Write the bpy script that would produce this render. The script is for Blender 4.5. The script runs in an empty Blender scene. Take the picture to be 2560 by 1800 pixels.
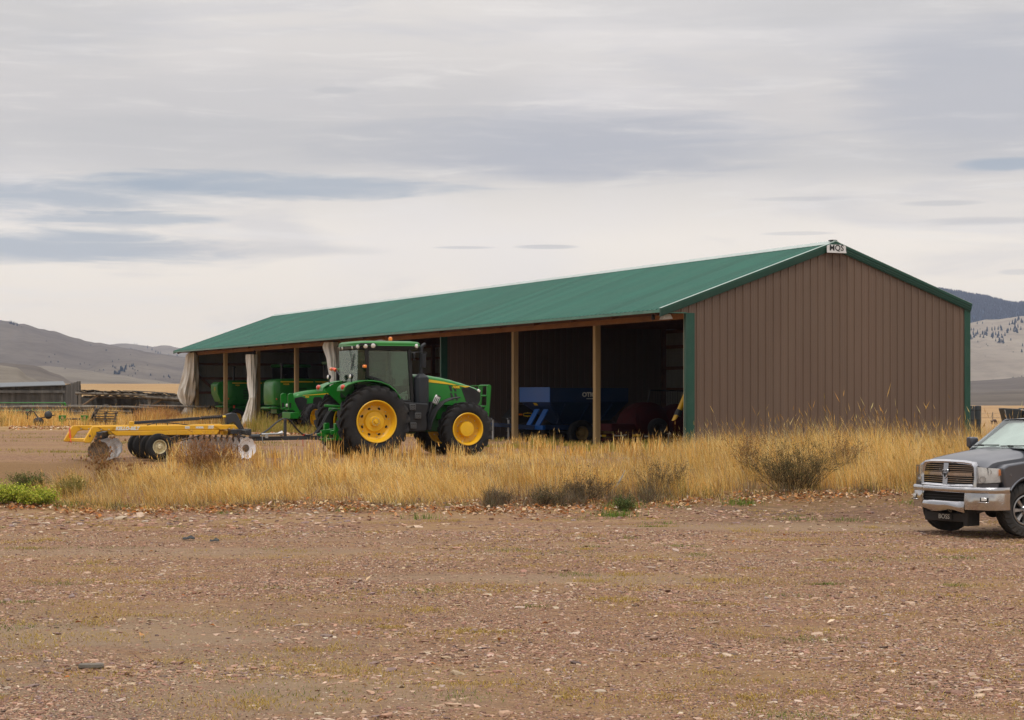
import bpy, bmesh, math, random
import numpy as np
from mathutils import Vector, Matrix, Euler
from mathutils import noise as mnoise

R = math.radians
scene = bpy.context.scene
COL = scene.collection

# ------------------------------------------------------------------ camera
EYE = 1.62
cam_d = bpy.data.cameras.new("camera")
cam = bpy.data.objects.new("camera", cam_d)
COL.objects.link(cam)
cam.location = (0, 0, EYE)
cam.rotation_euler = (R(90), 0, 0)
cam_d.sensor_width = 36.0
cam_d.lens = 67.5
cam_d.shift_y = 87.0 / 2560.0
cam_d.clip_start = 0.5
cam_d.clip_end = 20000
scene.camera = cam
scene.view_settings.view_transform = 'Standard'
scene.view_settings.look = 'None'
scene.view_settings.exposure = 0.08
scene.view_settings.gamma = 1.0
scene.cycles.max_bounces = 8
scene.cycles.diffuse_bounces = 3
scene.cycles.glossy_bounces = 3
scene.cycles.transmission_bounces = 6
scene.cycles.transparent_max_bounces = 8
scene.cycles.volume_bounces = 0
scene.cycles.caustics_reflective = False
scene.cycles.caustics_refractive = False

# ------------------------------------------------------------------ node helper
class NT:
    def __init__(self, tree):
        self.t = tree; self.n = tree.nodes; self.l = tree.links
    def new(self, typ, **kw):
        nd = self.n.new(typ)
        for k, v in kw.items():
            if k.startswith('i_'):
                key = k[2:]
                key = int(key) if key.isdigit() else key.replace('_', ' ')
                self.put(nd.inputs[key], v)
            else:
                setattr(nd, k, v)
        return nd
    def put(self, sock, v):
        if isinstance(v, bpy.types.NodeSocket): self.l.new(v, sock)
        else: sock.default_value = v
    def math(self, op, a, b=None, c=None, clamp=False):
        nd = self.n.new('ShaderNodeMath'); nd.operation = op; nd.use_clamp = clamp
        self.put(nd.inputs[0], a)
        if b is not None: self.put(nd.inputs[1], b)
        if c is not None: self.put(nd.inputs[2], c)
        return nd.outputs[0]
    def mix(self, fac, a, b, blend='MIX'):
        nd = self.n.new('ShaderNodeMix'); nd.data_type = 'RGBA'; nd.blend_type = blend
        self.put(nd.inputs['Factor'], fac)
        self.put(nd.inputs[6], a); self.put(nd.inputs[7], b)
        return nd.outputs[2]
    def ramp(self, fac, stops, interp='LINEAR'):
        nd = self.n.new('ShaderNodeValToRGB'); nd.color_ramp.interpolation = interp
        el = nd.color_ramp.elements
        while len(el) < len(stops): el.new(0.5)
        for e, (p, c) in zip(el, stops):
            e.position = p; e.color = c if len(c) == 4 else (*c, 1)
        self.put(nd.inputs[0], fac)
        return nd.outputs[0]
    def noise(self, vec, scale, detail=4, rough=0.55, dist=0.0, out='Fac'):
        nd = self.n.new('ShaderNodeTexNoise')
        if vec is not None: self.put(nd.inputs['Vector'], vec)
        nd.inputs['Scale'].default_value = scale; nd.inputs['Detail'].default_value = detail
        nd.inputs['Roughness'].default_value = rough; nd.inputs['Distortion'].default_value = dist
        return nd.outputs[out]
    def mapr(self, v, a, b, c=0.0, d=1.0, smooth=False):
        nd = self.n.new('ShaderNodeMapRange')
        nd.interpolation_type = 'SMOOTHSTEP' if smooth else 'LINEAR'
        self.put(nd.inputs[0], v)
        for i, q in enumerate((a, b, c, d)): nd.inputs[i + 1].default_value = q
        return nd.outputs[0]
    def xyz(self, x, y, z):
        nd = self.n.new('ShaderNodeCombineXYZ')
        self.put(nd.inputs[0], x); self.put(nd.inputs[1], y); self.put(nd.inputs[2], z)
        return nd.outputs[0]

def rgba(c): return (c[0], c[1], c[2], 1.0)

# ------------------------------------------------------------------ world: overcast sky with cloud bands
SUN_EL, SUN_AZ = 66.0, 196.0           # azimuth clockwise from +Y
world = bpy.data.worlds.new("World"); scene.world = world
world.use_nodes = True
w = NT(world.node_tree); w.n.clear()
wout = w.new('ShaderNodeOutputWorld')
skyt = w.new('ShaderNodeTexSky', sky_type='NISHITA', sun_disc=False, sun_elevation=R(SUN_EL), sun_rotation=R(SUN_AZ))
bg1 = w.new('ShaderNodeBackground', i_Strength=0.10); w.l.new(skyt.outputs[0], bg1.inputs[0])
tc = w.new('ShaderNodeTexCoord').outputs['Generated']
sep = w.new('ShaderNodeSeparateXYZ'); w.l.new(tc, sep.inputs[0])
az = w.math('ARCTAN2', sep.outputs[0], sep.outputs[1])
el = w.math('ARCSINE', sep.outputs[2])
# fine streaky noise, stretched along the horizon
v1 = w.xyz(w.math('MULTIPLY', az, 6.0), w.math('MULTIPLY', el, 34.0), 0.3)
n1 = w.noise(v1, 1.0, 6, 0.55, 0.6)
v2 = w.xyz(w.math('MULTIPLY', az, 14.0), w.math('MULTIPLY', el, 130.0), 4.7)
n2 = w.noise(v2, 1.0, 7, 0.62, 0.4)
v3 = w.xyz(w.math('MULTIPLY', az, 5.0), w.math('MULTIPLY', el, 12.0), 9.1)
n3 = w.noise(v3, 1.0, 3, 0.5, 0.3)
base = w.ramp(el, [(0.0, (1.03, 0.905, 0.725)), (0.045, (1.03, 0.92, 0.765)), (0.080, (0.98, 0.895, 0.785)), (0.118, (0.67, 0.64, 0.615)), (0.150, (0.67, 0.635, 0.615)), (0.20, (0.78, 0.735, 0.69)), (0.5, (0.68, 0.66, 0.655))])
base = w.mix(w.mapr(n3, 0.50, 0.72, 0, 0.40, True), base, (0.84, 0.80, 0.79, 1))
base = w.mix(w.mapr(n1, 0.50, 0.72, 0, 0.40, True), base, (0.55, 0.55, 0.59, 1))
base = w.mix(w.mapr(n2, 0.52, 0.70, 0, 0.30, True), base, (0.92, 0.88, 0.83, 1))
def cloud(px, py, rx, ry, strength, col, soft=1.0, nz=1.3):
    """A cloud bank round one direction of the sky (azimuth / elevation in radians), ragged by noise."""
    global base
    a0, e0 = math.atan((px - 1280) / 4800), math.atan((987 - py) / 4800)
    da = w.math('DIVIDE', w.math('SUBTRACT', az, a0), rx / 4800)
    de = w.math('DIVIDE', w.math('SUBTRACT', el, e0), ry / 4800)
    d2 = w.math('ADD', w.math('MULTIPLY', da, da), w.math('MULTIPLY', de, de))
    d2 = w.math('ADD', d2, w.math('MULTIPLY', w.math('SUBTRACT', n2, 0.5), nz * 2.2))
    d2 = w.math('ADD', d2, w.math('MULTIPLY', w.math('SUBTRACT', n1, 0.5), nz * 1.2))
    m = w.mapr(d2, 1.25, 1.25 - 1.25 * soft, 0, strength, True)
    base = w.mix(m, base, rgba(col))
BL = (0.36, 0.425, 0.50); LV = (0.44, 0.455, 0.505); GY = (0.545, 0.535, 0.535)
cloud(1400, 360, 620, 100, 0.80, LV, 1.0, 1.0)
cloud(2470, 250, 380, 210, 0.62, LV, 1.0, 0.7)
cloud(2150, 400, 520, 60, 0.35, GY, 1.0, 0.6)
cloud(2250, 80, 520, 150, 0.30, LV, 1.0, 0.6)
cloud(60, 60, 420, 150, 0.55, GY, 1.0, 0.6)
cloud(1900, 20, 700, 70, 0.45, GY, 1.0, 0.6)
cloud(500, 370, 760, 80, 0.45, GY, 1.0, 0.6)
cloud(520, 310, 280, 18, 0.35, GY, 0.8, 0.8)
cloud(160, 496, 560, 52, 0.72, BL, 1.0, 1.3)
cloud(700, 468, 500, 36, 0.74, BL, 1.0, 1.3)
cloud(290, 556, 300, 24, 0.68, BL, 1.0, 1.5)
cloud(150, 628, 520, 46, 0.78, BL, 1.0, 1.3)
cloud(760, 280, 900, 120, 0.35, GY, 1.0, 1.2)
cloud(620, 625, 330, 22, 0.35, GY, 0.9, 0.7)
cloud(2510, 428, 120, 18, 0.75, BL, 0.8, 0.5)
cloud(2010, 503, 150, 7, 0.45, GY, 0.8, 0.8)
cloud(2350, 519, 110, 8, 0.55, GY, 0.8, 0.6)
cloud(2470, 566, 170, 12, 0.50, GY, 0.8, 0.8)
cloud(2000, 588, 90, 5, 0.40, GY, 0.8, 0.8)
cloud(1160, 619, 80, 4, 0.55, GY, 0.8, 0.4)
cloud(1365, 617, 80, 6, 0.60, GY, 0.8, 0.4)
cloud(838, 229, 60, 9, 0.55, GY, 0.7, 0.2)
cloud(2545, 690, 50, 8, 0.40, GY, 0.8, 0.3)
# a thick overcast is brighter overhead than at the horizon
up = w.mapr(el, 0.25, 1.0, 1.0, 2.7, True)
west = w.mapr(sep.outputs[0], -1.0, 1.0, 0.62, 0.9)  # sky outside the view dimmed, most to the west, to darken the shed interior
gain = w.math('MULTIPLY', up, west)
front = w.mapr(sep.outputs[1], 0.3, 0.8, 0, 1, True)
gain = w.math('MULTIPLY_ADD', w.math('SUBTRACT', w.math('MULTIPLY', gain, 1.0), up), w.math('SUBTRACT', 1.0, front), up)
bg2 = w.new('ShaderNodeBackground'); w.l.new(base, bg2.inputs[0]); w.l.new(gain, bg2.inputs[1])
mixs = w.new('ShaderNodeMixShader', i_0=0.95)
w.l.new(bg1.outputs[0], mixs.inputs[1]); w.l.new(bg2.outputs[0], mixs.inputs[2])
w.l.new(mixs.outputs[0], wout.inputs[0])

sun_d = bpy.data.lights.new("sun", 'SUN'); sun_d.energy = 1.5; sun_d.angle = R(11); sun_d.color = (1.0, 0.95, 0.87)
sun = bpy.data.objects.new("sun", sun_d); COL.objects.link(sun)
_s = Vector((math.sin(R(SUN_AZ)) * math.cos(R(SUN_EL)), math.cos(R(SUN_AZ)) * math.cos(R(SUN_EL)), math.sin(R(SUN_EL))))
sun.rotation_euler = (-_s).to_track_quat('-Z', 'Y').to_euler()

# ------------------------------------------------------------------ materials
MATS = {}
def mat(name, col, rough=0.5, metal=0.0, var=0.12, vscale=3.0, dust=0.0, dustcol=(0.26, 0.20, 0.14), bump=0.0, bscale=40.0,
        coat=0.0, spec=0.5, dscale=2.2, sheen=0.0, stretch=None, panel=None, mud=0.0):
    m = bpy.data.materials.new(name); m.use_nodes = True
    t = NT(m.node_tree); b = t.n['Principled BSDF']
    co = t.new('ShaderNodeTexCoord').outputs['Object']
    if stretch:
        mp = t.new('ShaderNodeMapping'); t.l.new(co, mp.inputs[0]); mp.inputs['Scale'].default_value = stretch; co = mp.outputs[0]
    n = t.noise(co, vscale, 5, 0.6)
    lo = tuple(max(0, c * (1 - var)) for c in col); hi = tuple(min(1, c * (1 + var)) for c in col)
    c = t.mix(t.mapr(n, 0.3, 0.7), rgba(lo), rgba(hi))
    ro = t.math('ADD', rough, t.mapr(n, 0.3, 0.7, -0.06, 0.06))
    if dust > 0:
        n2 = t.noise(co, dscale, 6, 0.7, 0.4)
        dm = t.mapr(n2, 0.42, 0.72, 0, dust, True)
        c = t.mix(dm, c, rgba(dustcol))
        ro = t.math('ADD', ro, t.math('MULTIPLY', dm, 0.5), clamp=True)
    if panel:          # every sheet of cladding has weathered a little differently
        ax, wd, amt = panel
        sp = t.new('ShaderNodeSeparateXYZ'); t.l.new(t.new('ShaderNodeTexCoord').outputs['Object'], sp.inputs[0])
        wn = t.new('ShaderNodeTexWhiteNoise', noise_dimensions='1D'); t.l.new(t.math('FLOOR', t.math('DIVIDE', sp.outputs[ax], wd)), wn.inputs['W'])
        c = t.mix(1.0, c, t.ramp(wn.outputs[0], [(0, (1 - amt,) * 3), (1, (1 + amt,) * 3)]), 'MULTIPLY')
        if mud:        # mud splashed up the foot of the wall
            mm = t.math('ADD', sp.outputs[2], t.math('MULTIPLY', t.noise(t.new('ShaderNodeTexCoord').outputs['Object'], 3.0, 6, 0.7), -1.1))
            c = t.mix(t.mapr(mm, -0.5, 0.45, mud, 0, True), c, (0.20, 0.15, 0.105, 1))
    t.put(b.inputs['Base Color'], c); t.put(b.inputs['Roughness'], ro)
    b.inputs['Metallic'].default_value = metal
    b.inputs['Specular IOR Level'].default_value = spec
    b.inputs['Coat Weight'].default_value = coat
    b.inputs['Coat Roughness'].default_value = 0.08
    if sheen: b.inputs['Sheen Weight'].default_value = sheen
    if bump > 0:
        bn = t.new('ShaderNodeBump', i_Strength=bump, i_Distance=0.02)
        t.l.new(t.noise(co, bscale, 4, 0.6), bn.inputs['Height']); t.l.new(bn.outputs[0], b.inputs['Normal'])
    MATS[name] = m
    return m

def glass_mat(name, tint, rough=0.02, alpha=0.35):
    m = bpy.data.materials.new(name); m.use_nodes = True
    t = NT(m.node_tree); b = t.n['Principled BSDF']; out = t.n['Material Output']
    b.inputs['Base Color'].default_value = rgba(tint); b.inputs['Roughness'].default_value = rough
    b.inputs['Specular IOR Level'].default_value = 0.9
    tr = t.new('ShaderNodeBsdfTransparent'); tr.inputs[0].default_value = rgba(tuple(0.55 + 0.45 * x for x in tint))
    gl = t.new('ShaderNodeBsdfGlossy'); gl.inputs['Roughness'].default_value = rough
    fr = t.new('ShaderNodeFresnel', i_IOR=1.5)
    mx = t.new('ShaderNodeMixShader'); t.l.new(t.math('ADD', t.math('MULTIPLY', fr.outputs[0], 0.6), 0.03, clamp=True), mx.inputs[0])
    m2 = t.new('ShaderNodeMixShader', i_0=alpha)
    t.l.new(tr.outputs[0], m2.inputs[1]); t.l.new(b.outputs[0], m2.inputs[2])
    t.l.new(m2.outputs[0], mx.inputs[1]); t.l.new(gl.outputs[0], mx.inputs[2])
    t.l.new(mx.outputs[0], out.inputs[0])
    MATS[name] = m
    return m

def attr_mat(name, rough=0.8, transl=0.0, var=0.0, spec=0.25):
    """Colour of each blade, leaf or stone comes from the mesh's own colour attribute."""
    m = bpy.data.materials.new(name); m.use_nodes = True
    t = NT(m.node_tree); b = t.n['Principled BSDF']; out = t.n['Material Output']
    a = t.new('ShaderNodeAttribute', attribute_name='Col')
    c = a.outputs[0]
    if var:
        co = t.new('ShaderNodeTexCoord').outputs['Object']
        c = t.mix(1.0, c, t.ramp(t.noise(co, 25, 4), [(0.3, (1 - var,) * 3), (0.7, (1 + var,) * 3)]), 'MULTIPLY')
    t.put(b.inputs['Base Color'], c); b.inputs['Roughness'].default_value = rough
    b.inputs['Specular IOR Level'].default_value = spec
    if transl:
        tl = t.new('ShaderNodeBsdfTranslucent'); t.put(tl.inputs[0], c)
        mx = t.new('ShaderNodeMixShader', i_0=transl)
        t.l.new(b.outputs[0], mx.inputs[1]); t.l.new(tl.outputs[0], mx.inputs[2]); t.l.new(mx.outputs[0], out.inputs[0])
    MATS[name] = m
    return m

# ------------------------------------------------------------------ mesh helpers
def basis(d, up=(0, 0, 1)):
    d = Vector(d).normalized(); u = Vector(up)
    if abs(d.dot(u.normalized())) > 0.98: u = Vector((1, 0, 0)) if abs(d.x) < 0.9 else Vector((0, 1, 0))
    s = d.cross(u).normalized(); u = s.cross(d).normalized()
    return d, s, u

class MB:
    def __init__(self): self.v = []; self.f = []; self.mi = []; self.m = 0
    def add(self, verts, faces):
        o = len(self.v)
        self.v += [tuple(p) for p in verts]
        self.f += [tuple(i + o for i in f) for f in faces]
        self.mi += [self.m] * len(faces)
        return self
    def bx(self, x0, x1, y0, y1, z0, z1):
        vs = [(x0, y0, z0), (x1, y0, z0), (x1, y1, z0), (x0, y1, z0), (x0, y0, z1), (x1, y0, z1), (x1, y1, z1), (x0, y1, z1)]
        return self.add(vs, [(0, 3, 2, 1), (4, 5, 6, 7), (0, 1, 5, 4), (1, 2, 6, 5), (2, 3, 7, 6), (3, 0, 4, 7)])
    def box(self, c, s, rot=(0, 0, 0)):
        M = Euler(rot).to_matrix(); h = [q / 2 for q in s]
        vs = [Vector(c) + M @ Vector((sx * h[0], sy * h[1], sz * h[2])) for sx, sy, sz in
              ((-1, -1, -1), (1, -1, -1), (1, 1, -1), (-1, 1, -1), (-1, -1, 1), (1, -1, 1), (1, 1, 1), (-1, 1, 1))]
        return self.add(vs, [(0, 3, 2, 1), (4, 5, 6, 7), (0, 1, 5, 4), (1, 2, 6, 5), (2, 3, 7, 6), (3, 0, 4, 7)])
    def bar(self, p, q, w, h, up=(0, 0, 1)):
        p, q = Vector(p), Vector(q); d, s, u = basis(q - p, up)
        vs = []
        for c in (p, q):
            for a, b in ((-1, -1), (1, -1), (1, 1), (-1, 1)): vs.append(c + s * a * w / 2 + u * b * h / 2)
        return self.add(vs, [(0, 3, 2, 1), (4, 5, 6, 7), (0, 1, 5, 4), (1, 2, 6, 5), (2, 3, 7, 6), (3, 0, 4, 7)])
    def tube(self, pts, r, seg=8, caps=True):
        pts = [Vector(p) for p in pts]; n = len(pts)
        rs = r if isinstance(r, (list, tuple)) else [r] * n
        vs = []; fs = []; prev = None
        for i, p in enumerate(pts):
            d = (pts[min(i + 1, n - 1)] - pts[max(i - 1, 0)])
            if d.length < 1e-9: d = Vector((0, 0, 1))
            d.normalize()
            if prev is None: _, s, u = basis(d)
            else:
                s = prev - d * prev.dot(d)
                if s.length < 1e-6: _, s, u = basis(d)
                s.normalize(); u = s.cross(d) * -1
                u = d.cross(s) * -1
            prev = s
            u = s.cross(d).normalized()
            for k in range(seg):
                a = 2 * math.pi * k / seg
                vs.append(p + (s * math.cos(a) + u * math.sin(a)) * rs[i])
        for i in range(n - 1):
            for k in range(seg):
                a = i * seg + k; b = i * seg + (k + 1) % seg
                fs.append((a, b, b + seg, a + seg))
        if caps:
            fs.append(tuple(range(seg))); fs.append(tuple((n - 1) * seg + k for k in range(seg)))
        return self.add(vs, fs)
    def lathe(self, prof, c=(0, 0, 0), axis=(0, 1, 0), seg=32, closed=False, caps=True):
        """prof: list of (radius, distance along the axis)."""
        d, s, u = basis(axis); c = Vector(c); vs = []; fs = []
        n = len(prof)
        for r, a in prof:
            for k in range(seg):
                t = 2 * math.pi * k / seg
                vs.append(c + d * a + (s * math.cos(t) + u * math.sin(t)) * r)
        for i in range(n if closed else n - 1):
            j = (i + 1) % n
            for k in range(seg):
                k2 = (k + 1) % seg
                fs.append((i * seg + k, i * seg + k2, j * seg + k2, j * seg + k))
        if not closed and caps:
            if prof[0][0] > 1e-6: fs.append(tuple(range(seg)))
            if prof[-1][0] > 1e-6: fs.append(tuple((n - 1) * seg + k for k in range(seg)))
        return self.add(vs, fs)
    def prism(self, poly, a0, a1, axis='y'):
        """poly in (x,z) extruded along y, or (y,z) along x, or (x,y) along z."""
        def P(p, a):
            return (p[0], a, p[1]) if axis == 'y' else ((a, p[0], p[1]) if axis == 'x' else (p[0], p[1], a))
        n = len(poly)
        vs = [P(p, a0) for p in poly] + [P(p, a1) for p in poly]
        fs = [tuple(range(n)), tuple(range(2 * n - 1, n - 1, -1))]
        for i in range(n):
            j = (i + 1) % n; fs.append((i, j, j + n, i + n))
        return self.add(vs, fs)
    def loft(self, rings, caps=True, closed=True):
        n = len(rings[0]); vs = [p for r in rings for p in r]; fs = []
        for i in range(len(rings) - 1):
            for k in range(n if closed else n - 1):
                k2 = (k + 1) % n
                fs.append((i * n + k, i * n + k2, (i + 1) * n + k2, (i + 1) * n + k))
        if caps and closed:
            fs.append(tuple(range(n))); fs.append(tuple((len(rings) - 1) * n + k for k in range(n)))
        return self.add(vs, fs)
    def grid(self, rows):
        return self.loft(rows, caps=False, closed=False)
    def ball(self, c, r, seg=10, rings=6):
        prof = []
        for i in range(rings + 1):
            a = math.pi * i / rings; prof.append((math.sin(a), -math.cos(a)))
        sx, sy, sz = r if isinstance(r, (tuple, list)) else (r, r, r)
        vs = []; fs = []
        for q, h in prof:
            for k in range(seg):
                t = 2 * math.pi * k / seg
                vs.append((c[0] + sx * q * math.cos(t), c[1] + sy * q * math.sin(t), c[2] + sz * h))
        for i in range(rings):
            for k in range(seg):
                k2 = (k + 1) % seg
                fs.append((i * seg + k, i * seg + k2, (i + 1) * seg + k2, (i + 1) * seg + k))
        return self.add(vs, fs)
    def mesh(self, name, mats, sharp=35, recalc=True):
        me = bpy.data.meshes.new(name)
        me.from_pydata(self.v, [], self.f)
        for m in (mats if isinstance(mats, (list, tuple)) else [mats]): me.materials.append(m)
        me.polygons.foreach_set('material_index', self.mi)
        if recalc:
            bm = bmesh.new(); bm.from_mesh(me)
            bmesh.ops.remove_doubles(bm, verts=bm.verts, dist=1e-5)
            bmesh.ops.recalc_face_normals(bm, faces=bm.faces)
            bm.to_mesh(me); bm.free()
        me.polygons.foreach_set('use_smooth', [True] * len(me.polygons))
        me.set_sharp_from_angle(angle=R(sharp))
        return me
    def build(self, name, mats, parent=None, bevel=0.0, sharp=35, recalc=True, seg=1, label=None, loc=None):
        me = self.mesh(name, mats, sharp, recalc)
        o = bpy.data.objects.new(name, me); COL.objects.link(o)
        if parent is not None: o.parent = parent
        if loc: o.location = loc
        if bevel > 0:
            bv = o.modifiers.new('bevel', 'BEVEL'); bv.width = bevel; bv.segments = seg; bv.limit_method = 'ANGLE'; bv.angle_limit = R(40)
            bv.harden_normals = False
        if label: o['label'] = label
        return o

def empty(name, loc=(0, 0, 0), rz=0.0, parent=None):
    o = bpy.data.objects.new(name, None); COL.objects.link(o)
    o.location = loc; o.rotation_euler = (0, 0, R(rz)); o.empty_display_size = 0.3
    if parent is not None: o.parent = parent
    return o
def tag(o, label=None, cat=None, group=None, kind=None):
    if label: o['label'] = label
    if cat: o['category'] = cat
    if group: o['group'] = group
    if kind: o['kind'] = kind
    return o
def copy_tree(o, parent=None):
    c = o.copy(); COL.objects.link(c)
    if parent is not None: c.parent = parent
    for ch in list(o.children): copy_tree(ch, c)
    return c
def text_mesh(s, size, mt, parent, M, name='lettering', extrude=0.003, bold=0.0, align='CENTER', shear=0.0, spacing=1.0):
    """Lettering as a thin raised mesh; M places the text's own XY plane."""
    cu = bpy.data.curves.new(name, 'FONT'); cu.body = s; cu.size = size; cu.extrude = extrude; cu.offset = bold
    cu.align_x = align; cu.align_y = 'CENTER'; cu.shear = shear; cu.space_character = spacing; cu.resolution_u = 3
    tmp = bpy.data.objects.new(name, cu); COL.objects.link(tmp)
    dg = bpy.context.evaluated_depsgraph_get(); dg.update()
    me = bpy.data.meshes.new_from_object(tmp.evaluated_get(dg))
    bpy.data.objects.remove(tmp); bpy.data.curves.remove(cu)
    me.name = name; me.materials.clear(); me.materials.append(mt); me.transform(M)
    o = bpy.data.objects.new(name, me); COL.objects.link(o)
    if parent is not None: o.parent = parent
    return o
def frameM(o, xdir, ydir):
    x = Vector(xdir).normalized(); y = Vector(ydir); y = (y - x * y.dot(x)).normalized(); z = x.cross(y)
    M = Matrix((x, y, z)).transposed().to_4x4(); M.translation = Vector(o); return M
def sstep(a, b, x):
    t = min(1.0, max(0.0, (x - a) / (b - a))); return t * t * (3 - 2 * t)
def lerp(a, b, t): return a + (b - a) * t
def interp(pts, x):
    if x <= pts[0][0]: return pts[0][1]
    for (x0, y0), (x1, y1) in zip(pts, pts[1:]):
        if x <= x1: return y0 + (y1 - y0) * (x - x0) / (x1 - x0)
    return pts[-1][1]
def sinterp(pts, x):
    """monotone-ish smooth interpolation"""
    if x <= pts[0][0]: return pts[0][1]
    for (x0, y0), (x1, y1) in zip(pts, pts[1:]):
        if x <= x1:
            t = (x - x0) / (x1 - x0); return y0 + (y1 - y0) * (t * t * (3 - 2 * t) * 0.5 + t * 0.5)
    return pts[-1][1]

# ------------------------------------------------------------------ lie of the land
def ground(x, y):
    z = -0.86 + 0.78 * sstep(37.0, 53.0, y)
    n = mnoise.noise(Vector((x * 0.35, y * 0.35, 3.1))) * 0.035 + mnoise.noise(Vector((x * 0.09, y * 0.09, 7.7))) * 0.05
    z += n * (1 - 0.75 * sstep(45, 56, y))
    # low berm under the grass strip
    z += 0.05 * sstep(40, 43, y) * (1 - sstep(47, 51, y))
    # the stubble field behind the old sheds climbs gently to the left
    if y > 70:
        left = 1 - sstep(-30, 40, x * 300 / y)
        right = -5.9 * min(1.0, max(0.0, (y - 78) / 402.0)) + 3.6 * sstep(480, 700, y) + 2.6 * sstep(700, 1100, y)
        z += left * (4.6 * sstep(150, 520, y)) + (1 - left) * right
    # packed floor of the machine shed lies a step lower in the near bays
    u, v = x - 5.45, y - 58.9
    t = -0.4035 * u + 0.9150 * v; d = -(-0.9150 * u - 0.4035 * v)
    if -1 < t < 22 and -1 < d < 12:
        z -= 0.27 * sstep(0.4, 2.4, t) * (1 - sstep(18.2, 20.2, t)) * sstep(0.2, 1.6, d) * (1 - sstep(8.8, 10.2, d))
    return z
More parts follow.
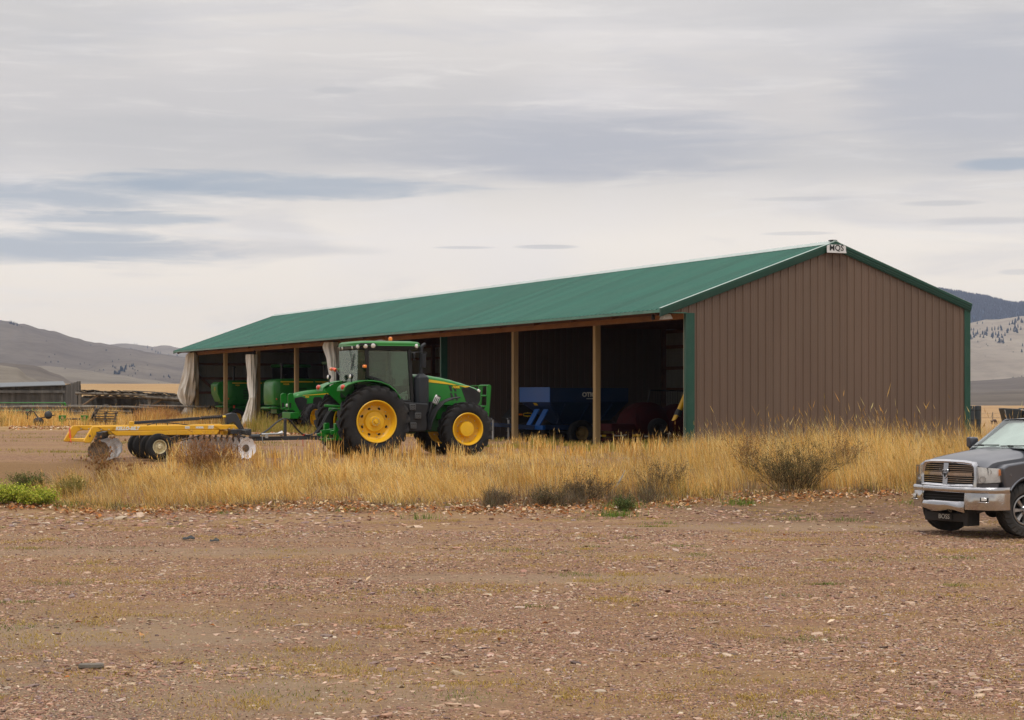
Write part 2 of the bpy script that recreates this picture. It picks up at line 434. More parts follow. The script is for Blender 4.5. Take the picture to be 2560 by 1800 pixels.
# ------------------------------------------------------------------ ground sheet
def make_ground():
    ys = list(np.arange(-60, 8, 4.0)) + list(np.arange(8, 56, 0.5)) + list(np.arange(56, 92, 0.8)) + list(np.arange(92, 130, 2.0)) + list(np.geomspace(130, 7000, 40))
    half = list(np.arange(0, 18, 0.6)) + list(np.arange(18, 80, 3.0)) + list(np.geomspace(80, 5000, 34))
    xs = [-x for x in half[:0:-1]] + half
    v = [(x, y, ground(x, y)) for y in ys for x in xs]
    n = len(xs)
    f = [(i * n + k, i * n + k + 1, (i + 1) * n + k + 1, (i + 1) * n + k) for i in range(len(ys) - 1) for k in range(n - 1)]
    me = bpy.data.meshes.new('ground'); me.from_pydata(v, [], f)
    me.polygons.foreach_set('use_smooth', [True] * len(f))
    m = bpy.data.materials.new('gravel_ground'); m.use_nodes = True
    t = NT(m.node_tree); b = t.n['Principled BSDF']
    co = t.new('ShaderNodeTexCoord').outputs['Object']
    sp = t.new('ShaderNodeSeparateXYZ'); t.l.new(co, sp.inputs[0])
    X, Y = sp.outputs[0], sp.outputs[1]
    flat = t.xyz(X, Y, 0.0)
    # gravel: stones of many tints, sand between them
    vor = t.new('ShaderNodeTexVoronoi', feature='F1', i_Scale=34.0); t.l.new(flat, vor.inputs['Vector'])
    vor2 = t.new('ShaderNodeTexVoronoi', feature='F1', i_Scale=11.0); t.l.new(flat, vor2.inputs['Vector'])
    s1 = t.new('ShaderNodeSeparateColor'); t.l.new(vor.outputs['Color'], s1.inputs[0])
    s2 = t.new('ShaderNodeSeparateColor'); t.l.new(vor2.outputs['Color'], s2.inputs[0])
    stone = [(0.0, (0.137, 0.075, 0.049)), (0.22, (0.255, 0.132, 0.077)), (0.42, (0.338, 0.191, 0.105)), (0.62, (0.223, 0.140, 0.105)), (0.8, (0.392, 0.225, 0.128)), (1.0, (0.478, 0.318, 0.190))]
    c = t.mix(0.35, t.ramp(s1.outputs[0], stone), t.ramp(s2.outputs[1], stone))
    fine = t.noise(flat, 90, 3, 0.7)
    c = t.mix(t.mapr(fine, 0.3, 0.75, 0.0, 0.55), c, (0.185, 0.104, 0.052, 1))
    c = t.mix(1.0, c, t.ramp(t.noise(flat, 9, 6, 0.75), [(0.3, (0.70, 0.70, 0.72)), (0.7, (1.25, 1.22, 1.16))]), 'MULTIPLY')
    # sandy wheel-worn patches, mostly stretched across
    ps = t.new('ShaderNodeMapping'); t.l.new(flat, ps.inputs[0]); ps.inputs['Scale'].default_value = (0.12, 0.42, 1); ps.inputs['Location'].default_value = (2.1, 0.6, 0)
    sand = t.noise(ps.outputs[0], 1.6, 7, 0.68, 0.8)
    c = t.mix(t.mapr(sand, 0.47, 0.60, 0, 0.75, True), c, t.mix(t.noise(flat, 60, 4, 0.7), (0.255, 0.155, 0.073, 1), (0.392, 0.250, 0.125, 1)))
    # thin dry thatch, yellowish
    th = t.new('ShaderNodeMapping'); t.l.new(flat, th.inputs[0]); th.inputs['Scale'].default_value = (0.30, 0.75, 1); th.inputs['Location'].default_value = (7.3, 3.9, 0)
    that = t.noise(th.outputs[0], 1.3, 8, 0.75, 1.0)
    thm = t.math('MULTIPLY', t.mapr(that, 0.53, 0.66, 0, 0.9, True), t.mapr(t.noise(flat, 45, 3, 0.7), 0.40, 0.6))
    c = t.mix(thm, c, (0.326, 0.191, 0.055, 1))
    bl = t.math('MULTIPLY', t.mapr(X, -3.5, 1.0, 1, 0, True), t.mapr(Y, 19.0, 25.0, 1, 0, True))
    bl = t.math('MULTIPLY', bl, t.mapr(t.noise(flat, 0.55, 6, 0.7, 0.6), 0.40, 0.56, 0.0, 0.85, True))
    c = t.mix(t.math('MULTIPLY', bl, 0.8), c, t.mix(t.noise(flat, 70, 4, 0.7), (0.205, 0.148, 0.098, 1), (0.315, 0.235, 0.158, 1)))
    for ex, ey, ra, rb in ((-1.75, 15.9, 1.9, 1.1), (-4.6, 19.6, 2.6, 1.2), (0.6, 26.0, 3.4, 0.9), (6.0, 36.0, 5.0, 1.3), (-5.5, 30.5, 4.0, 1.0)):     # bare, wheel-smoothed pans of sand
        ddx = t.math('DIVIDE', t.math('SUBTRACT', X, ex), ra); ddy = t.math('DIVIDE', t.math('SUBTRACT', Y, ey), rb)
        dd = t.math('ADD', t.math('ADD', t.math('MULTIPLY', ddx, ddx), t.math('MULTIPLY', ddy, ddy)), t.math('MULTIPLY', t.math('SUBTRACT', t.noise(flat, 1.3, 6, 0.7), 0.5), 2.2))
        c = t.mix(t.mapr(dd, 0.1, 1.25, 0.62, 0.0, True), c, t.mix(t.noise(flat, 50, 4, 0.7), (0.265, 0.182, 0.116, 1), (0.35, 0.252, 0.165, 1)))
    tr = t.math('ABSOLUTE', t.math('SUBTRACT', t.math('ADD', Y, t.math('MULTIPLY', t.math('SINE', t.math('MULTIPLY', X, 0.10)), 2.0)), 31.0))
    trk = t.math('MULTIPLY', t.mapr(t.math('ABSOLUTE', t.math('SUBTRACT', tr, 0.95)), 0.15, 0.55, 1, 0, True), t.mapr(t.noise(flat, 0.7, 5, 0.7), 0.35, 0.6, 0, 0.65))
    c = t.mix(trk, c, (0.284, 0.187, 0.117, 1))
    # damp dark soil blotches
    dk = t.noise(ps.outputs[0], 2.4, 6, 0.7, 0.5)
    c = t.mix(t.mapr(dk, 0.57, 0.70, 0, 0.5, True), c, (0.147, 0.084, 0.047, 1))
    dm = t.math('MULTIPLY', t.mapr(X, 2.0, 5.0, 0, 1, True), t.mapr(t.math('ADD', Y, t.math('MULTIPLY', t.noise(flat, 0.6, 5, 0.7), 4.0)), 37.5, 40.5, 0, 1, True))
    c = t.mix(t.math('MULTIPLY', dm, t.mapr(t.noise(flat, 3.0, 5, 0.7), 0.35, 0.6, 0.15, 0.8)), c, (0.107, 0.061, 0.038, 1))
    # soil and straw under the grass strip
    wob = t.math('MULTIPLY', t.math('SUBTRACT', t.noise(flat, 0.8, 4), 0.5), 3.0)
    yw = t.math('ADD', Y, wob)
    strip = t.math('MULTIPLY', t.mapr(yw, 40.0, 41.5, 0, 1, True), t.mapr(yw, 49.0, 51.0, 1, 0, True))
    c = t.mix(t.math('MULTIPLY', strip, 0.75), c, t.mix(t.noise(flat, 30, 5, 0.7), (0.114, 0.067, 0.030, 1), (0.315, 0.177, 0.063, 1)))
    # dry pasture and stubble beyond the yard
    fld = t.math('MAXIMUM', t.mapr(yw, 89, 94, 0, 1, True), t.math('MULTIPLY', t.mapr(X, 14.5, 16, 0, 1), t.mapr(yw, 60, 64, 0, 1)))
    fs = t.new('ShaderNodeMapping'); t.l.new(flat, fs.inputs[0]); fs.inputs['Scale'].default_value = (0.02, 0.09, 1)
    fn = t.noise(fs.outputs[0], 2.0, 8, 0.65)
    fc = t.ramp(fn, [(0.3, (0.27, 0.155, 0.062)), (0.5, (0.35, 0.215, 0.095)), (0.7, (0.46, 0.32, 0.16))])
    c = t.mix(fld, c, fc)
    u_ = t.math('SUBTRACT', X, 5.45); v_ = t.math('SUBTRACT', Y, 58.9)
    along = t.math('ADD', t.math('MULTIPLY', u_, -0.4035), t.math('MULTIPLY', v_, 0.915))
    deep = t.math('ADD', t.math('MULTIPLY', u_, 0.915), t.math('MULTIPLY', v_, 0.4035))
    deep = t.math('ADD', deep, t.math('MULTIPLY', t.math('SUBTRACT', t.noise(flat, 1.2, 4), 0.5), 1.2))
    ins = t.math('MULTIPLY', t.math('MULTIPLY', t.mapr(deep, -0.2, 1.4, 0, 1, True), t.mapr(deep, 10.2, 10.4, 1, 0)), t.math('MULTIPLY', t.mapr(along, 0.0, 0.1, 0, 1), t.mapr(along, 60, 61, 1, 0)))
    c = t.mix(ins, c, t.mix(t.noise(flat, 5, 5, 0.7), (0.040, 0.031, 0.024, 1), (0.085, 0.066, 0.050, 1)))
    t.put(b.inputs['Base Color'], c); b.inputs['Roughness'].default_value = 0.92; b.inputs['Specular IOR Level'].default_value = 0.2
    h = t.math('ADD', t.math('MULTIPLY', t.mapr(vor.outputs['Distance'], 0, 0.6, 1, 0), 0.5), t.math('ADD', t.math('MULTIPLY', t.mapr(vor2.outputs['Distance'], 0.0, 0.5, 1, 0, True), 0.8), fine))
    bn = t.new('ShaderNodeBump', i_Strength=0.75, i_Distance=0.03); t.l.new(h, bn.inputs['Height'])
    h2 = t.noise(flat, 2.5, 6, 0.65)
    bn2 = t.new('ShaderNodeBump', i_Strength=0.5, i_Distance=0.15); t.l.new(h2, bn2.inputs['Height']); t.l.new(bn2.outputs[0], bn.inputs['Normal'])
    t.l.new(bn.outputs[0], b.inputs['Normal'])
    me.materials.append(m)
    o = bpy.data.objects.new('ground', me); COL.objects.link(o)
    tag(o, kind='structure')
    return o
make_ground()

# ------------------------------------------------------------------ far hills
def hill_mat(name, c0, c1, c2, s):
    m = bpy.data.materials.new(name); m.use_nodes = True
    t = NT(m.node_tree); b = t.n['Principled BSDF']
    co = t.new('ShaderNodeTexCoord').outputs['Object']
    n = t.noise(co, s, 8, 0.62, 0.3); n2 = t.noise(co, s * 9, 6, 0.7)
    c = t.ramp(n, [(0.33, c0), (0.5, c1), (0.68, c2)])
    c = t.mix(t.mapr(n2, 0.45, 0.70, 0, 0.6), c, rgba(tuple(x * 0.6 for x in c0)))
    t.put(b.inputs['Base Color'], c); b.inputs['Roughness'].default_value = 1.0; b.inputs['Specular IOR Level'].default_value = 0.0
    return m
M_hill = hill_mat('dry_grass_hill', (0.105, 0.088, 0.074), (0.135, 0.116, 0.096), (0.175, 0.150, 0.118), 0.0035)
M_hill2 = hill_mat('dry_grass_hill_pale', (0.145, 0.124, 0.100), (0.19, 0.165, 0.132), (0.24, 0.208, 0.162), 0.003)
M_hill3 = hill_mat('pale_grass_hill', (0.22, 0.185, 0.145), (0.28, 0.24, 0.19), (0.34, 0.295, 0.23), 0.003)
M_forest_floor = hill_mat('dark_forest_floor', (0.006, 0.022, 0.045), (0.010, 0.032, 0.060), (0.016, 0.040, 0.066), 0.01)  # dark blue-green ground between the mountain's trees

class Hill:
    """A rolling hill: crest line at distance dc, its foot at d0, and a back slope."""
    def __init__(self, name, crest, d0, dc, zfoot, m, x0=None, x1=None, power=0.8, gully=0.03, seed=0, nx=90, ns=26, slope=0.0):
        self.cr = crest; self.d0 = d0; self.dc = dc; self.zf = zfoot; self.pw = power; self.gl = gully; self.seed = seed; self.slope = slope
        a = crest[0][0] if x0 is None else x0; b = crest[-1][0] if x1 is None else x1
        ss = [i / ns for i in range(ns + 1)] + [1.12, 1.3, 1.6]
        v = []; f = []
        for s in ss:
            for i in range(nx + 1): v.append(self.pt(a + (b - a) * i / nx, s))
        for r in range(len(ss) - 1):
            for i in range(nx):
                f.append((r * (nx + 1) + i, r * (nx + 1) + i + 1, (r + 1) * (nx + 1) + i + 1, (r + 1) * (nx + 1) + i))
        me = bpy.data.meshes.new(name); me.from_pydata(v, [], f); me.materials.append(m)
        me.polygons.foreach_set('use_smooth', [True] * len(f))
        o = bpy.data.objects.new(name, me); COL.objects.link(o); tag(o, kind='structure')
    def pt(self, px, s):
        d = self.d0 + (self.dc - self.d0) * s + self.slope * (px - self.cr[0][0])
        dc = self.dc + self.slope * (px - self.cr[0][0])
        zc = EYE + (987 - sinterp(self.cr, px)) / 4800 * dc
        x = (px - 1280) / 4800 * d
        h = zc - self.zf
        if s <= 1:
            z = self.zf + h * math.sin(s * math.pi / 2) ** (1 / self.pw)
            k = math.sin(math.pi * min(1, s)) ** 0.8
        else:
            z = zc - h * (s - 1) ** 1.3 * 0.9; k = 0
        q = Vector((x / (self.dc * 0.06), d / (self.dc * 0.3), self.seed))
        z += h * self.gl * k * (mnoise.fractal(q, 0.9, 2.1, 5) * 2.2 - 0.6 * abs(mnoise.noise(Vector((px / 22.0, s * 1.4, self.seed + 3)))))
        z += h * 0.006 * mnoise.noise(Vector((px / 9.0, self.seed, 0.5))) * (1 if s <= 1 else 0)
        return (x, d, z)
    def at(self, px, py):
        best = None
        for i in range(201):
            p = self.pt(px, i / 200); e = abs(987 - (p[2] - EYE) / p[1] * 4800 - py)
            if best is None or e < best[0]: best = (e, p)
        return Vector(best[1])
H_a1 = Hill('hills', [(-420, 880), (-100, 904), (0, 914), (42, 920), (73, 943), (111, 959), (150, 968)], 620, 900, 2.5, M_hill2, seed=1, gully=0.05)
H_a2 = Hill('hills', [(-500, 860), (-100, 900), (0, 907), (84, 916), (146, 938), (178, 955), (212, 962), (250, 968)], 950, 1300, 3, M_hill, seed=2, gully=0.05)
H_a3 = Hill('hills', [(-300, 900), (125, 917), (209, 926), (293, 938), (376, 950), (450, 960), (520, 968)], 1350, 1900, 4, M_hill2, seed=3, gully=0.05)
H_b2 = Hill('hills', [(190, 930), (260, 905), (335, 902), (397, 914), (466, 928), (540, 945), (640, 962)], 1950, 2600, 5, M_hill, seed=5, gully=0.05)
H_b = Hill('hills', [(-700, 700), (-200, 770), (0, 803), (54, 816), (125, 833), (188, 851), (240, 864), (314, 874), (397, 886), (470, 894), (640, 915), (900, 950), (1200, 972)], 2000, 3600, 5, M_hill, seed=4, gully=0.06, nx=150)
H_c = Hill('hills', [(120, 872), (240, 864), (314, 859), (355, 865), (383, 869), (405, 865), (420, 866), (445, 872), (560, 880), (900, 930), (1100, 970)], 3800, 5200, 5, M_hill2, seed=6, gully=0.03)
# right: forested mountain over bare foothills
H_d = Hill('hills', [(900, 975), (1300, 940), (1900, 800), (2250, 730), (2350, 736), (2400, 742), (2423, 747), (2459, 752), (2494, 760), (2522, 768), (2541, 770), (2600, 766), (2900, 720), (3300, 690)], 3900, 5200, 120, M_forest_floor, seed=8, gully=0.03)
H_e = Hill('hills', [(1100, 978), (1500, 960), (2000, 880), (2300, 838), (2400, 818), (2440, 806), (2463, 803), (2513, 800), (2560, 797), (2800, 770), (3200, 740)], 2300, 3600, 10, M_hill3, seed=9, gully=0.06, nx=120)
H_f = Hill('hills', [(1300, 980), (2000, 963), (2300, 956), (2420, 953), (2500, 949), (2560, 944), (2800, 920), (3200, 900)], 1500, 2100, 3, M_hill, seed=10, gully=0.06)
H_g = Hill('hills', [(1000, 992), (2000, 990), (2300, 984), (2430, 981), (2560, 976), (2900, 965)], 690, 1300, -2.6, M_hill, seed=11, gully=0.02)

# ------------------------------------------------------------------ conifers
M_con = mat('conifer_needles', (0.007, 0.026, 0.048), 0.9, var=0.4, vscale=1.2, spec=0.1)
M_trunk = mat('conifer_bark', (0.07, 0.05, 0.035), 0.9)
def conifer_mb(mb, c, h, w, seed, tiers=6, seg=7):
    rnd = random.Random(seed); lean = rnd.uniform(-.03, .03)
    for i in range(tiers):
        t0 = 0.10 + 0.86 * i / tiers; t1 = min(1.03, t0 + 1.7 / tiers)
        r = w * 0.5 * (1 - t0) ** 0.75 * rnd.uniform(0.75, 1.2) + w * 0.03
        vs = []
        for k in range(seg):
            a = 2 * math.pi * (k + rnd.random() * 0.6) / seg; q = r * rnd.uniform(0.6, 1.15)
            vs.append((c[0] + math.cos(a) * q + lean * h * t0, c[1] + math.sin(a) * q, c[2] + h * (t0 - rnd.uniform(0, .05))))
        vs.append((c[0] + lean * h * t1, c[1], c[2] + h * t1))
        mb.add(vs, [(k, (k + 1) % seg, seg) for k in range(seg)])
CON = []
for s in range(4):
    mb = MB(); conifer_mb(mb, (0, 0, 0), 1.0, 0.36 + 0.12 * s, 50 + s)
    mb.m = 1; mb.lathe([(0.02, -0.06), (0.014, 0.4)], (0, 0, 0), (0, 0, 1), 5)
    CON.append(mb.mesh('conifer', [M_con, M_trunk], recalc=False))
_k = [0]
FRONT_TO_BACK = lambda: [H_a1, H_a2, H_a3, H_b2, H_b, H_c]
def top_hill(px, py):
    for h in FRONT_TO_BACK():
        if h.cr[0][0] <= px <= h.cr[-1][0] and py >= sinterp(h.cr, px) - 0.3: return h
    return H_b
def conifer(hill, px, py, hpx, label, group, wide=1.0):
    p = hill.at(px, py); h = hpx / 4800 * p.y
    o = bpy.data.objects.new('conifer_tree', CON[_k[0] % 4]); _k[0] += 1
    COL.objects.link(o); o.location = (p.x, p.y, p.z - 0.02 * h); o.scale = (h * wide, h * wide, h); o.rotation_euler = (0, 0, _k[0] * 1.7)
    tag(o, label, 'tree', group)
rnd = random.Random(5)
S = 480 / 2296.0
for x, y, hp in [(40, 112, 18), (72, 125, 12), (120, 140, 40), (138, 142, 36), (158, 150, 34), (168, 152, 40), (188, 156, 34), (204, 160, 32), (232, 168, 20), (258, 176, 14), (14, 105, 16)]:
    conifer(H_b, x * S, 780 + y * S + 1.0, hp * S * 1.25, 'dark conifer on the skyline of the big hill, far left', 'conifers on the left skyline', 1.1)
for x, y, hp in [(1350, 660, 26), (1370, 675, 26), (1385, 678, 26), (1366, 735, 34), (1380, 745, 40), (1398, 748, 42), (1415, 748, 44), (1430, 742, 40), (1446, 715, 60), (1458, 705, 50), (1470, 712, 46), (1488, 715, 40), (1500, 690, 46), (1510, 668, 44), (1552, 662, 30), (1575, 655, 34), (1592, 652, 34), (1495, 722, 28)]:
    conifer(top_hill(x * S, 780 + y * S), x * S, 780 + y * S, hp * S * 1.25, 'dark conifer in the dense clump in a fold of the left hill', 'conifers clumped in the fold of the left hill', 1.1)
for x, y in [(548, 617), (610, 605), (696, 602), (655, 515), (588, 545), (960, 628), (1073, 634), (1010, 614), (1345, 600), (1240, 700), (1270, 465), (1562, 515), (1420, 578), (555, 354), (1085, 405), (778, 683), (1130, 712), (1192, 697), (1610, 660), (1613, 700), (1648, 708), (1765, 640), (1588, 685)]:
    conifer(top_hill(x * S, 780 + y * S), x * S, 780 + y * S, rnd.uniform(15, 23) * S, 'tiny conifer standing alone on the bare left hillside', 'lone conifers scattered over the left hillside', 1.9)
for x, y, hp in [(1618, 745, 24), (1586, 768, 14), (1532, 765, 12), (1800, 762, 22), (1862, 806, 12), (1960, 785, 24), (2015, 778, 26), (2030, 790, 22), (1785, 782, 8), (1985, 810, 8), (2074, 812, 8), (1900, 850, 8), (2060, 865, 10), (2122, 895, 8)]:
    conifer(top_hill(x * S, 780 + y * S), x * S, 780 + y * S, hp * S * 1.3, 'small conifer on the grey slope below the clump', 'conifers on the lower left slope', 1.4)
for x, y, hp in [(1165, 402, 16), (1178, 402, 20), (1610, 388, 20), (1638, 390, 20), (1700, 408, 10), (1720, 410, 10), (1765, 432, 34), (1818, 456, 30), (1862, 482, 24), (1890, 497, 26), (1916, 500, 30), (2018, 520, 26), (2118, 530, 28), (1500, 446, 14), (1545, 455, 24), (1565, 457, 32), (1580, 456, 18), (1612, 460, 22), (1630, 460, 20), (1700, 472, 12)]:
    conifer(H_c, x * S, 780 + y * S + 0.8, hp * S * 1.25, 'hazy blue conifer on the farther left ridge', 'conifers on the farther left ridge', 1.1)
# right: the mountain's forest reads as one mass
def forest(name, hill, n, sel, hpx, seed, label):
    r = random.Random(seed); mb = MB()
    k = 0
    while k < n:
        px = r.uniform(1950, 3100); s = r.random() ** 0.7
        p = hill.pt(px, s); py = 987 - (p[2] - EYE) / p[1] * 4800
        if not sel(px, py, r): k += 0.25; continue
        h = r.uniform(*hpx) / 4800 * p[1]
        conifer_mb(mb, (p[0], p[1], p[2] - 0.05 * h), h, h * r.uniform(0.45, 0.65), r.random(), tiers=3, seg=5); k += 1
    o = mb.build(name, M_con, recalc=False); tag(o, label, 'forest', kind='stuff')
forest('mountain_forest', H_d, 14000, lambda px, py, r: True, (8, 14), 3, 'blue forest covering the far mountain at right')
def sel_e(px, py, r):
    # a belt of trees running up to the right across the bare slope
    mid = interp([(2420, 850), (2440, 842), (2480, 838), (2510, 832), (2540, 822), (2560, 815), (2760, 760)], px)
    wd = interp([(2420, 6), (2470, 12), (2500, 20), (2560, 20), (2760, 20)], px)
    return abs(py - mid) < wd * r.uniform(0.3, 1.1)
forest('hillside_wood', H_e, 1100, sel_e, (9, 15), 4, 'belt of blue conifers running up the bare right slope')
Q = 160 / 680.0
for x, y, hp in [(185, 468, 28), (240, 470, 28), (212, 452, 16), (120, 535, 32), (145, 535, 30), (215, 527, 14), (265, 492, 12), (345, 472, 10), (402, 465, 10), (430, 508, 14), (100, 640, 24), (190, 662, 22), (135, 628, 18), (105, 700, 18), (98, 742, 20), (280, 690, 16), (296, 700, 16), (215, 722, 10), (500, 700, 12), (665, 702, 34), (655, 768, 40), (566, 768, 12), (490, 792, 12), (268, 810, 10), (445, 668, 44), (420, 672, 60), (462, 676, 60), (380, 650, 30), (540, 642, 28)]:
    conifer(H_e, 2400 + x * Q, 700 + y * Q, hp * Q, 'small blue conifer dotted on the bare right slope', 'conifers dotted on the right slope', 1.3)
for x, y, hp in [(566, 942, 14), (620, 948, 12), (656, 976, 18), (350, 1040, 10), (556, 896, 8)]:
    conifer(H_f, 2400 + x * Q, 700 + y * Q, hp * Q, 'dark speck of a bush low on the right foothill', 'bushes on the right foothill', 1.5)
# ------------------------------------------------------------------ the long machine shed
M_roof = mat('green_roof_steel', (0.034, 0.148, 0.108), 0.45, var=0.10, vscale=0.35, dust=0.25, dustcol=(0.10, 0.19, 0.145), dscale=0.5, spec=0.5, panel=(0, 0.9, 0.10))
M_gtrim = mat('green_trim_steel', (0.005, 0.058, 0.038), 0.5, var=0.12, vscale=1.5, dust=0.10, dustcol=(0.14, 0.2, 0.15))
M_fascia = mat('weathered_green_fascia', (0.05, 0.17, 0.12), 0.4, var=0.25, vscale=1.2, dust=0.35, dustcol=(0.30, 0.36, 0.33), dscale=2.5)
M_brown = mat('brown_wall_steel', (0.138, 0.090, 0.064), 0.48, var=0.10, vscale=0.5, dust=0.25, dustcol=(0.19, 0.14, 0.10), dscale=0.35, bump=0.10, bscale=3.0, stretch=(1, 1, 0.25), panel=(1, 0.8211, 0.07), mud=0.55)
M_inner = mat('shade_toned_partition_steel', (0.092, 0.064, 0.050), 0.5, var=0.15, vscale=0.5, dust=0.2, dustcol=(0.10, 0.08, 0.06), dscale=0.5)  # wall brown darkened for the partition, interior shade put into its colour
M_backer = mat('grey_white_steel_backing', (0.19, 0.205, 0.19), 0.5, var=0.12, vscale=0.8, dust=0.2, dustcol=(0.22, 0.20, 0.17))
M_wood = mat('treated_timber', (0.36, 0.25, 0.12), 0.8, var=0.30, vscale=2.0, bump=0.3, bscale=30, dust=0.3, dustcol=(0.16, 0.11, 0.06), stretch=(1, 1, 0.15))
M_beam = mat('stained_header_timber', (0.27, 0.125, 0.042), 0.75, var=0.35, vscale=2.2, bump=0.3, bscale=30, dust=0.4, dustcol=(0.11, 0.06, 0.03), dscale=1.2, stretch=(0.25, 0.25, 1))
M_girt = mat('red_brown_girt', (0.115, 0.052, 0.030), 0.85, var=0.3)
M_gmetal = mat('galvanised_steel', (0.42, 0.43, 0.43), 0.4, 0.7, var=0.15)
M_sign = mat('white_sign_board', (0.66, 0.66, 0.66), 0.5, var=0.06)
M_black = mat('black_paint', (0.016, 0.017, 0.018), 0.45, var=0.2)
M_lampw = mat('white_lamp_housing', (0.62, 0.60, 0.55), 0.4)

W, L, OH = 10.4, 60.6, 1.04
BAYS = [0.0, 6.75, 13.6, 20.6, 27.2, 33.8, 40.6, 47.4, 53.9, 60.3]
def rz(y):     # roof surface height above the shed floor at local y (0 front wall line, -W back wall)
    return 4.69 + (-y) * 0.3558 if y >= -W / 2 else 4.69 + 0.0 + (W + y) * 0.3558
shed = empty('machine_shed', (5.45, 58.9, -0.1), 113.8)
tag(shed, 'long open-fronted farm machine shed with green steel roof and brown gable wall', 'shed')

def rib_profile(a, b, pitch=0.2737, depth=0.022):
    """(position, height) pairs of a ribbed steel sheet"""
    out = []; x = a
    while x < b - 1e-6:
        for dx, h in ((0.0, 0), (0.015, depth), (0.04, depth), (0.055, 0), (0.10, 0.0), (0.108, 0.005), (0.122, 0.005), (0.13, 0), (0.185, 0), (0.193, 0.005), (0.207, 0.005), (0.215, 0)):
            if x + dx < b: out.append((x + dx, h))
        x += pitch
    out.append((b, 0)); return out
# roof: two ribbed slopes (ribs run down the slope)
mb = MB()
prof = rib_profile(-0.10, L + 0.45, 0.30, 0.042)
n = math.sqrt(1 + 0.3558 ** 2)
def slope_pt(x, y, h, sgn): return (x, y + sgn * h * 0.3558 / n, rz(y) + h / n)
ysf = [OH, 0.0, -2.6, -W / 2 + 0.02]
mb.grid([[slope_pt(x, y, h, 1) for x, h in prof] for y in ysf])
ysb = [-W / 2 - 0.02, -W - 0.05]
mb.grid([[slope_pt(x, y, h, -1) for x, h in prof] for y in ysb])
roof = mb.build('roof', M_roof, shed, recalc=False, sharp=25)
# underside lining so that the roof has thickness
mb = MB()
for y0, y1 in ((OH - 0.03, -W / 2), (-W / 2, -W)):
    mb.add([(-0.02, y0, rz(y0) - 0.06), (L + 0.35, y0, rz(y0) - 0.06), (L + 0.35, y1, rz(y1) - 0.06), (-0.02, y1, rz(y1) - 0.06)], [(0, 1, 2, 3)])
mb.build('roof_lining', mat('dark_roof_underside', (0.05, 0.047, 0.042), 0.9), shed)
mb = MB()
for i in range(21):
    x = i * 3.0 + 0.4
    if x > L: break
    for s in (1, -1):
        ya = OH - 0.05 if s == 1 else -W + 0.02
        mb.bar((x, ya, rz(ya) - 0.14), (x, -W / 2 - s * 0.02, rz(-W / 2) - 0.14), 0.05, 0.15)
    mb.bar((x, 0, 4.5), (x, -W, 4.5), 0.05, 0.14)
    for q in (0.25, 0.5, 0.75): mb.bar((x, -W * q, 4.55), (x, -W * q, rz(-W * q) - 0.2), 0.04, 0.09)
mb.build('truss', M_girt, shed)
# ridge cap with its foam-closed notches
mb = MB(); a, b = -0.12, L + 0.47; q = 0.24; ym = -W / 2
mb.loft([[(x, ym + q, rz(ym + q) + 0.045), (x, ym + 0.05, rz(ym) + 0.075), (x, ym - 0.05, rz(ym) + 0.075), (x, ym - q, rz(ym - q) + 0.045), (x, ym - q, rz(ym - q) + 0.036), (x, ym, rz(ym) + 0.06), (x, ym + q, rz(ym + q) + 0.036)] for x in (a, b)])
mb.build('ridge_cap', mat('pale_ridge_flashing', (0.40, 0.46, 0.43), 0.4, 0.2, var=0.15), shed, sharp=20)
# eave fascia
mb = MB(); mb.bx(-0.07, L + 0.42, OH + 0.004, OH + 0.022, rz(OH) - 0.092, rz(OH) - 0.008)
mb.bx(-0.07, L + 0.42, OH + 0.024, OH + 0.036, rz(OH) - 0.092, rz(OH) - 0.070)
mb.build('fascia', M_fascia, shed)
mb = MB()
for x0, x1 in ((-0.05, L + 0.40),): mb.bx(x0, x1, 0.06, OH - 0.002, rz(OH) - 0.090, rz(OH) - 0.078)
mb.build('soffit', M_girt, shed)
# gable wall (near end): ribbed brown steel, covers the eave overhang too
def wall_sheet(mb, prof, zb, zt, place):
    rows = [[place(p, h, zb(p)) for p, h in prof], [place(p, h, zt(p)) for p, h in prof]]
    mb.grid(rows)
mb = MB()
pf = rib_profile(-W, 0.0, 0.2737, 0.036)
wall_sheet(mb, pf, lambda y: -0.25, lambda y: rz(y) - 0.10, lambda y, h, z: (-0.02 - h, y, z))
pf2 = rib_profile(0.001, OH - 0.01, 0.2737, 0.036)
wall_sheet(mb, pf2, lambda y: 4.235, lambda y: max(4.236, rz(y) - 0.10), lambda y, h, z: (-0.02 - h, y, z))
for z in (0.5, 1.7, 2.9, 3.9, 5.0):          # screw heads in rows along the girts
    for i in range(38):
        y = -W + 0.0275 + i * 0.2737
        if rz(y) - 0.2 > z:
            for dy in (0.07, 0.15): mb.bx(-0.027, -0.018, y + dy, y + dy + 0.018, z, z + 0.018)
mb.m = 1
mb.add([(0.0, 0, -0.2), (0.0, -W, -0.2), (0.0, -W, 4.6), (0.0, -W / 2, rz(-W / 2) - 0.12), (0.0, 0, 4.6)], [(0, 1, 2, 3, 4)])
gable = mb.build('gable_wall', [M_brown, M_backer], shed, recalc=False, sharp=25)
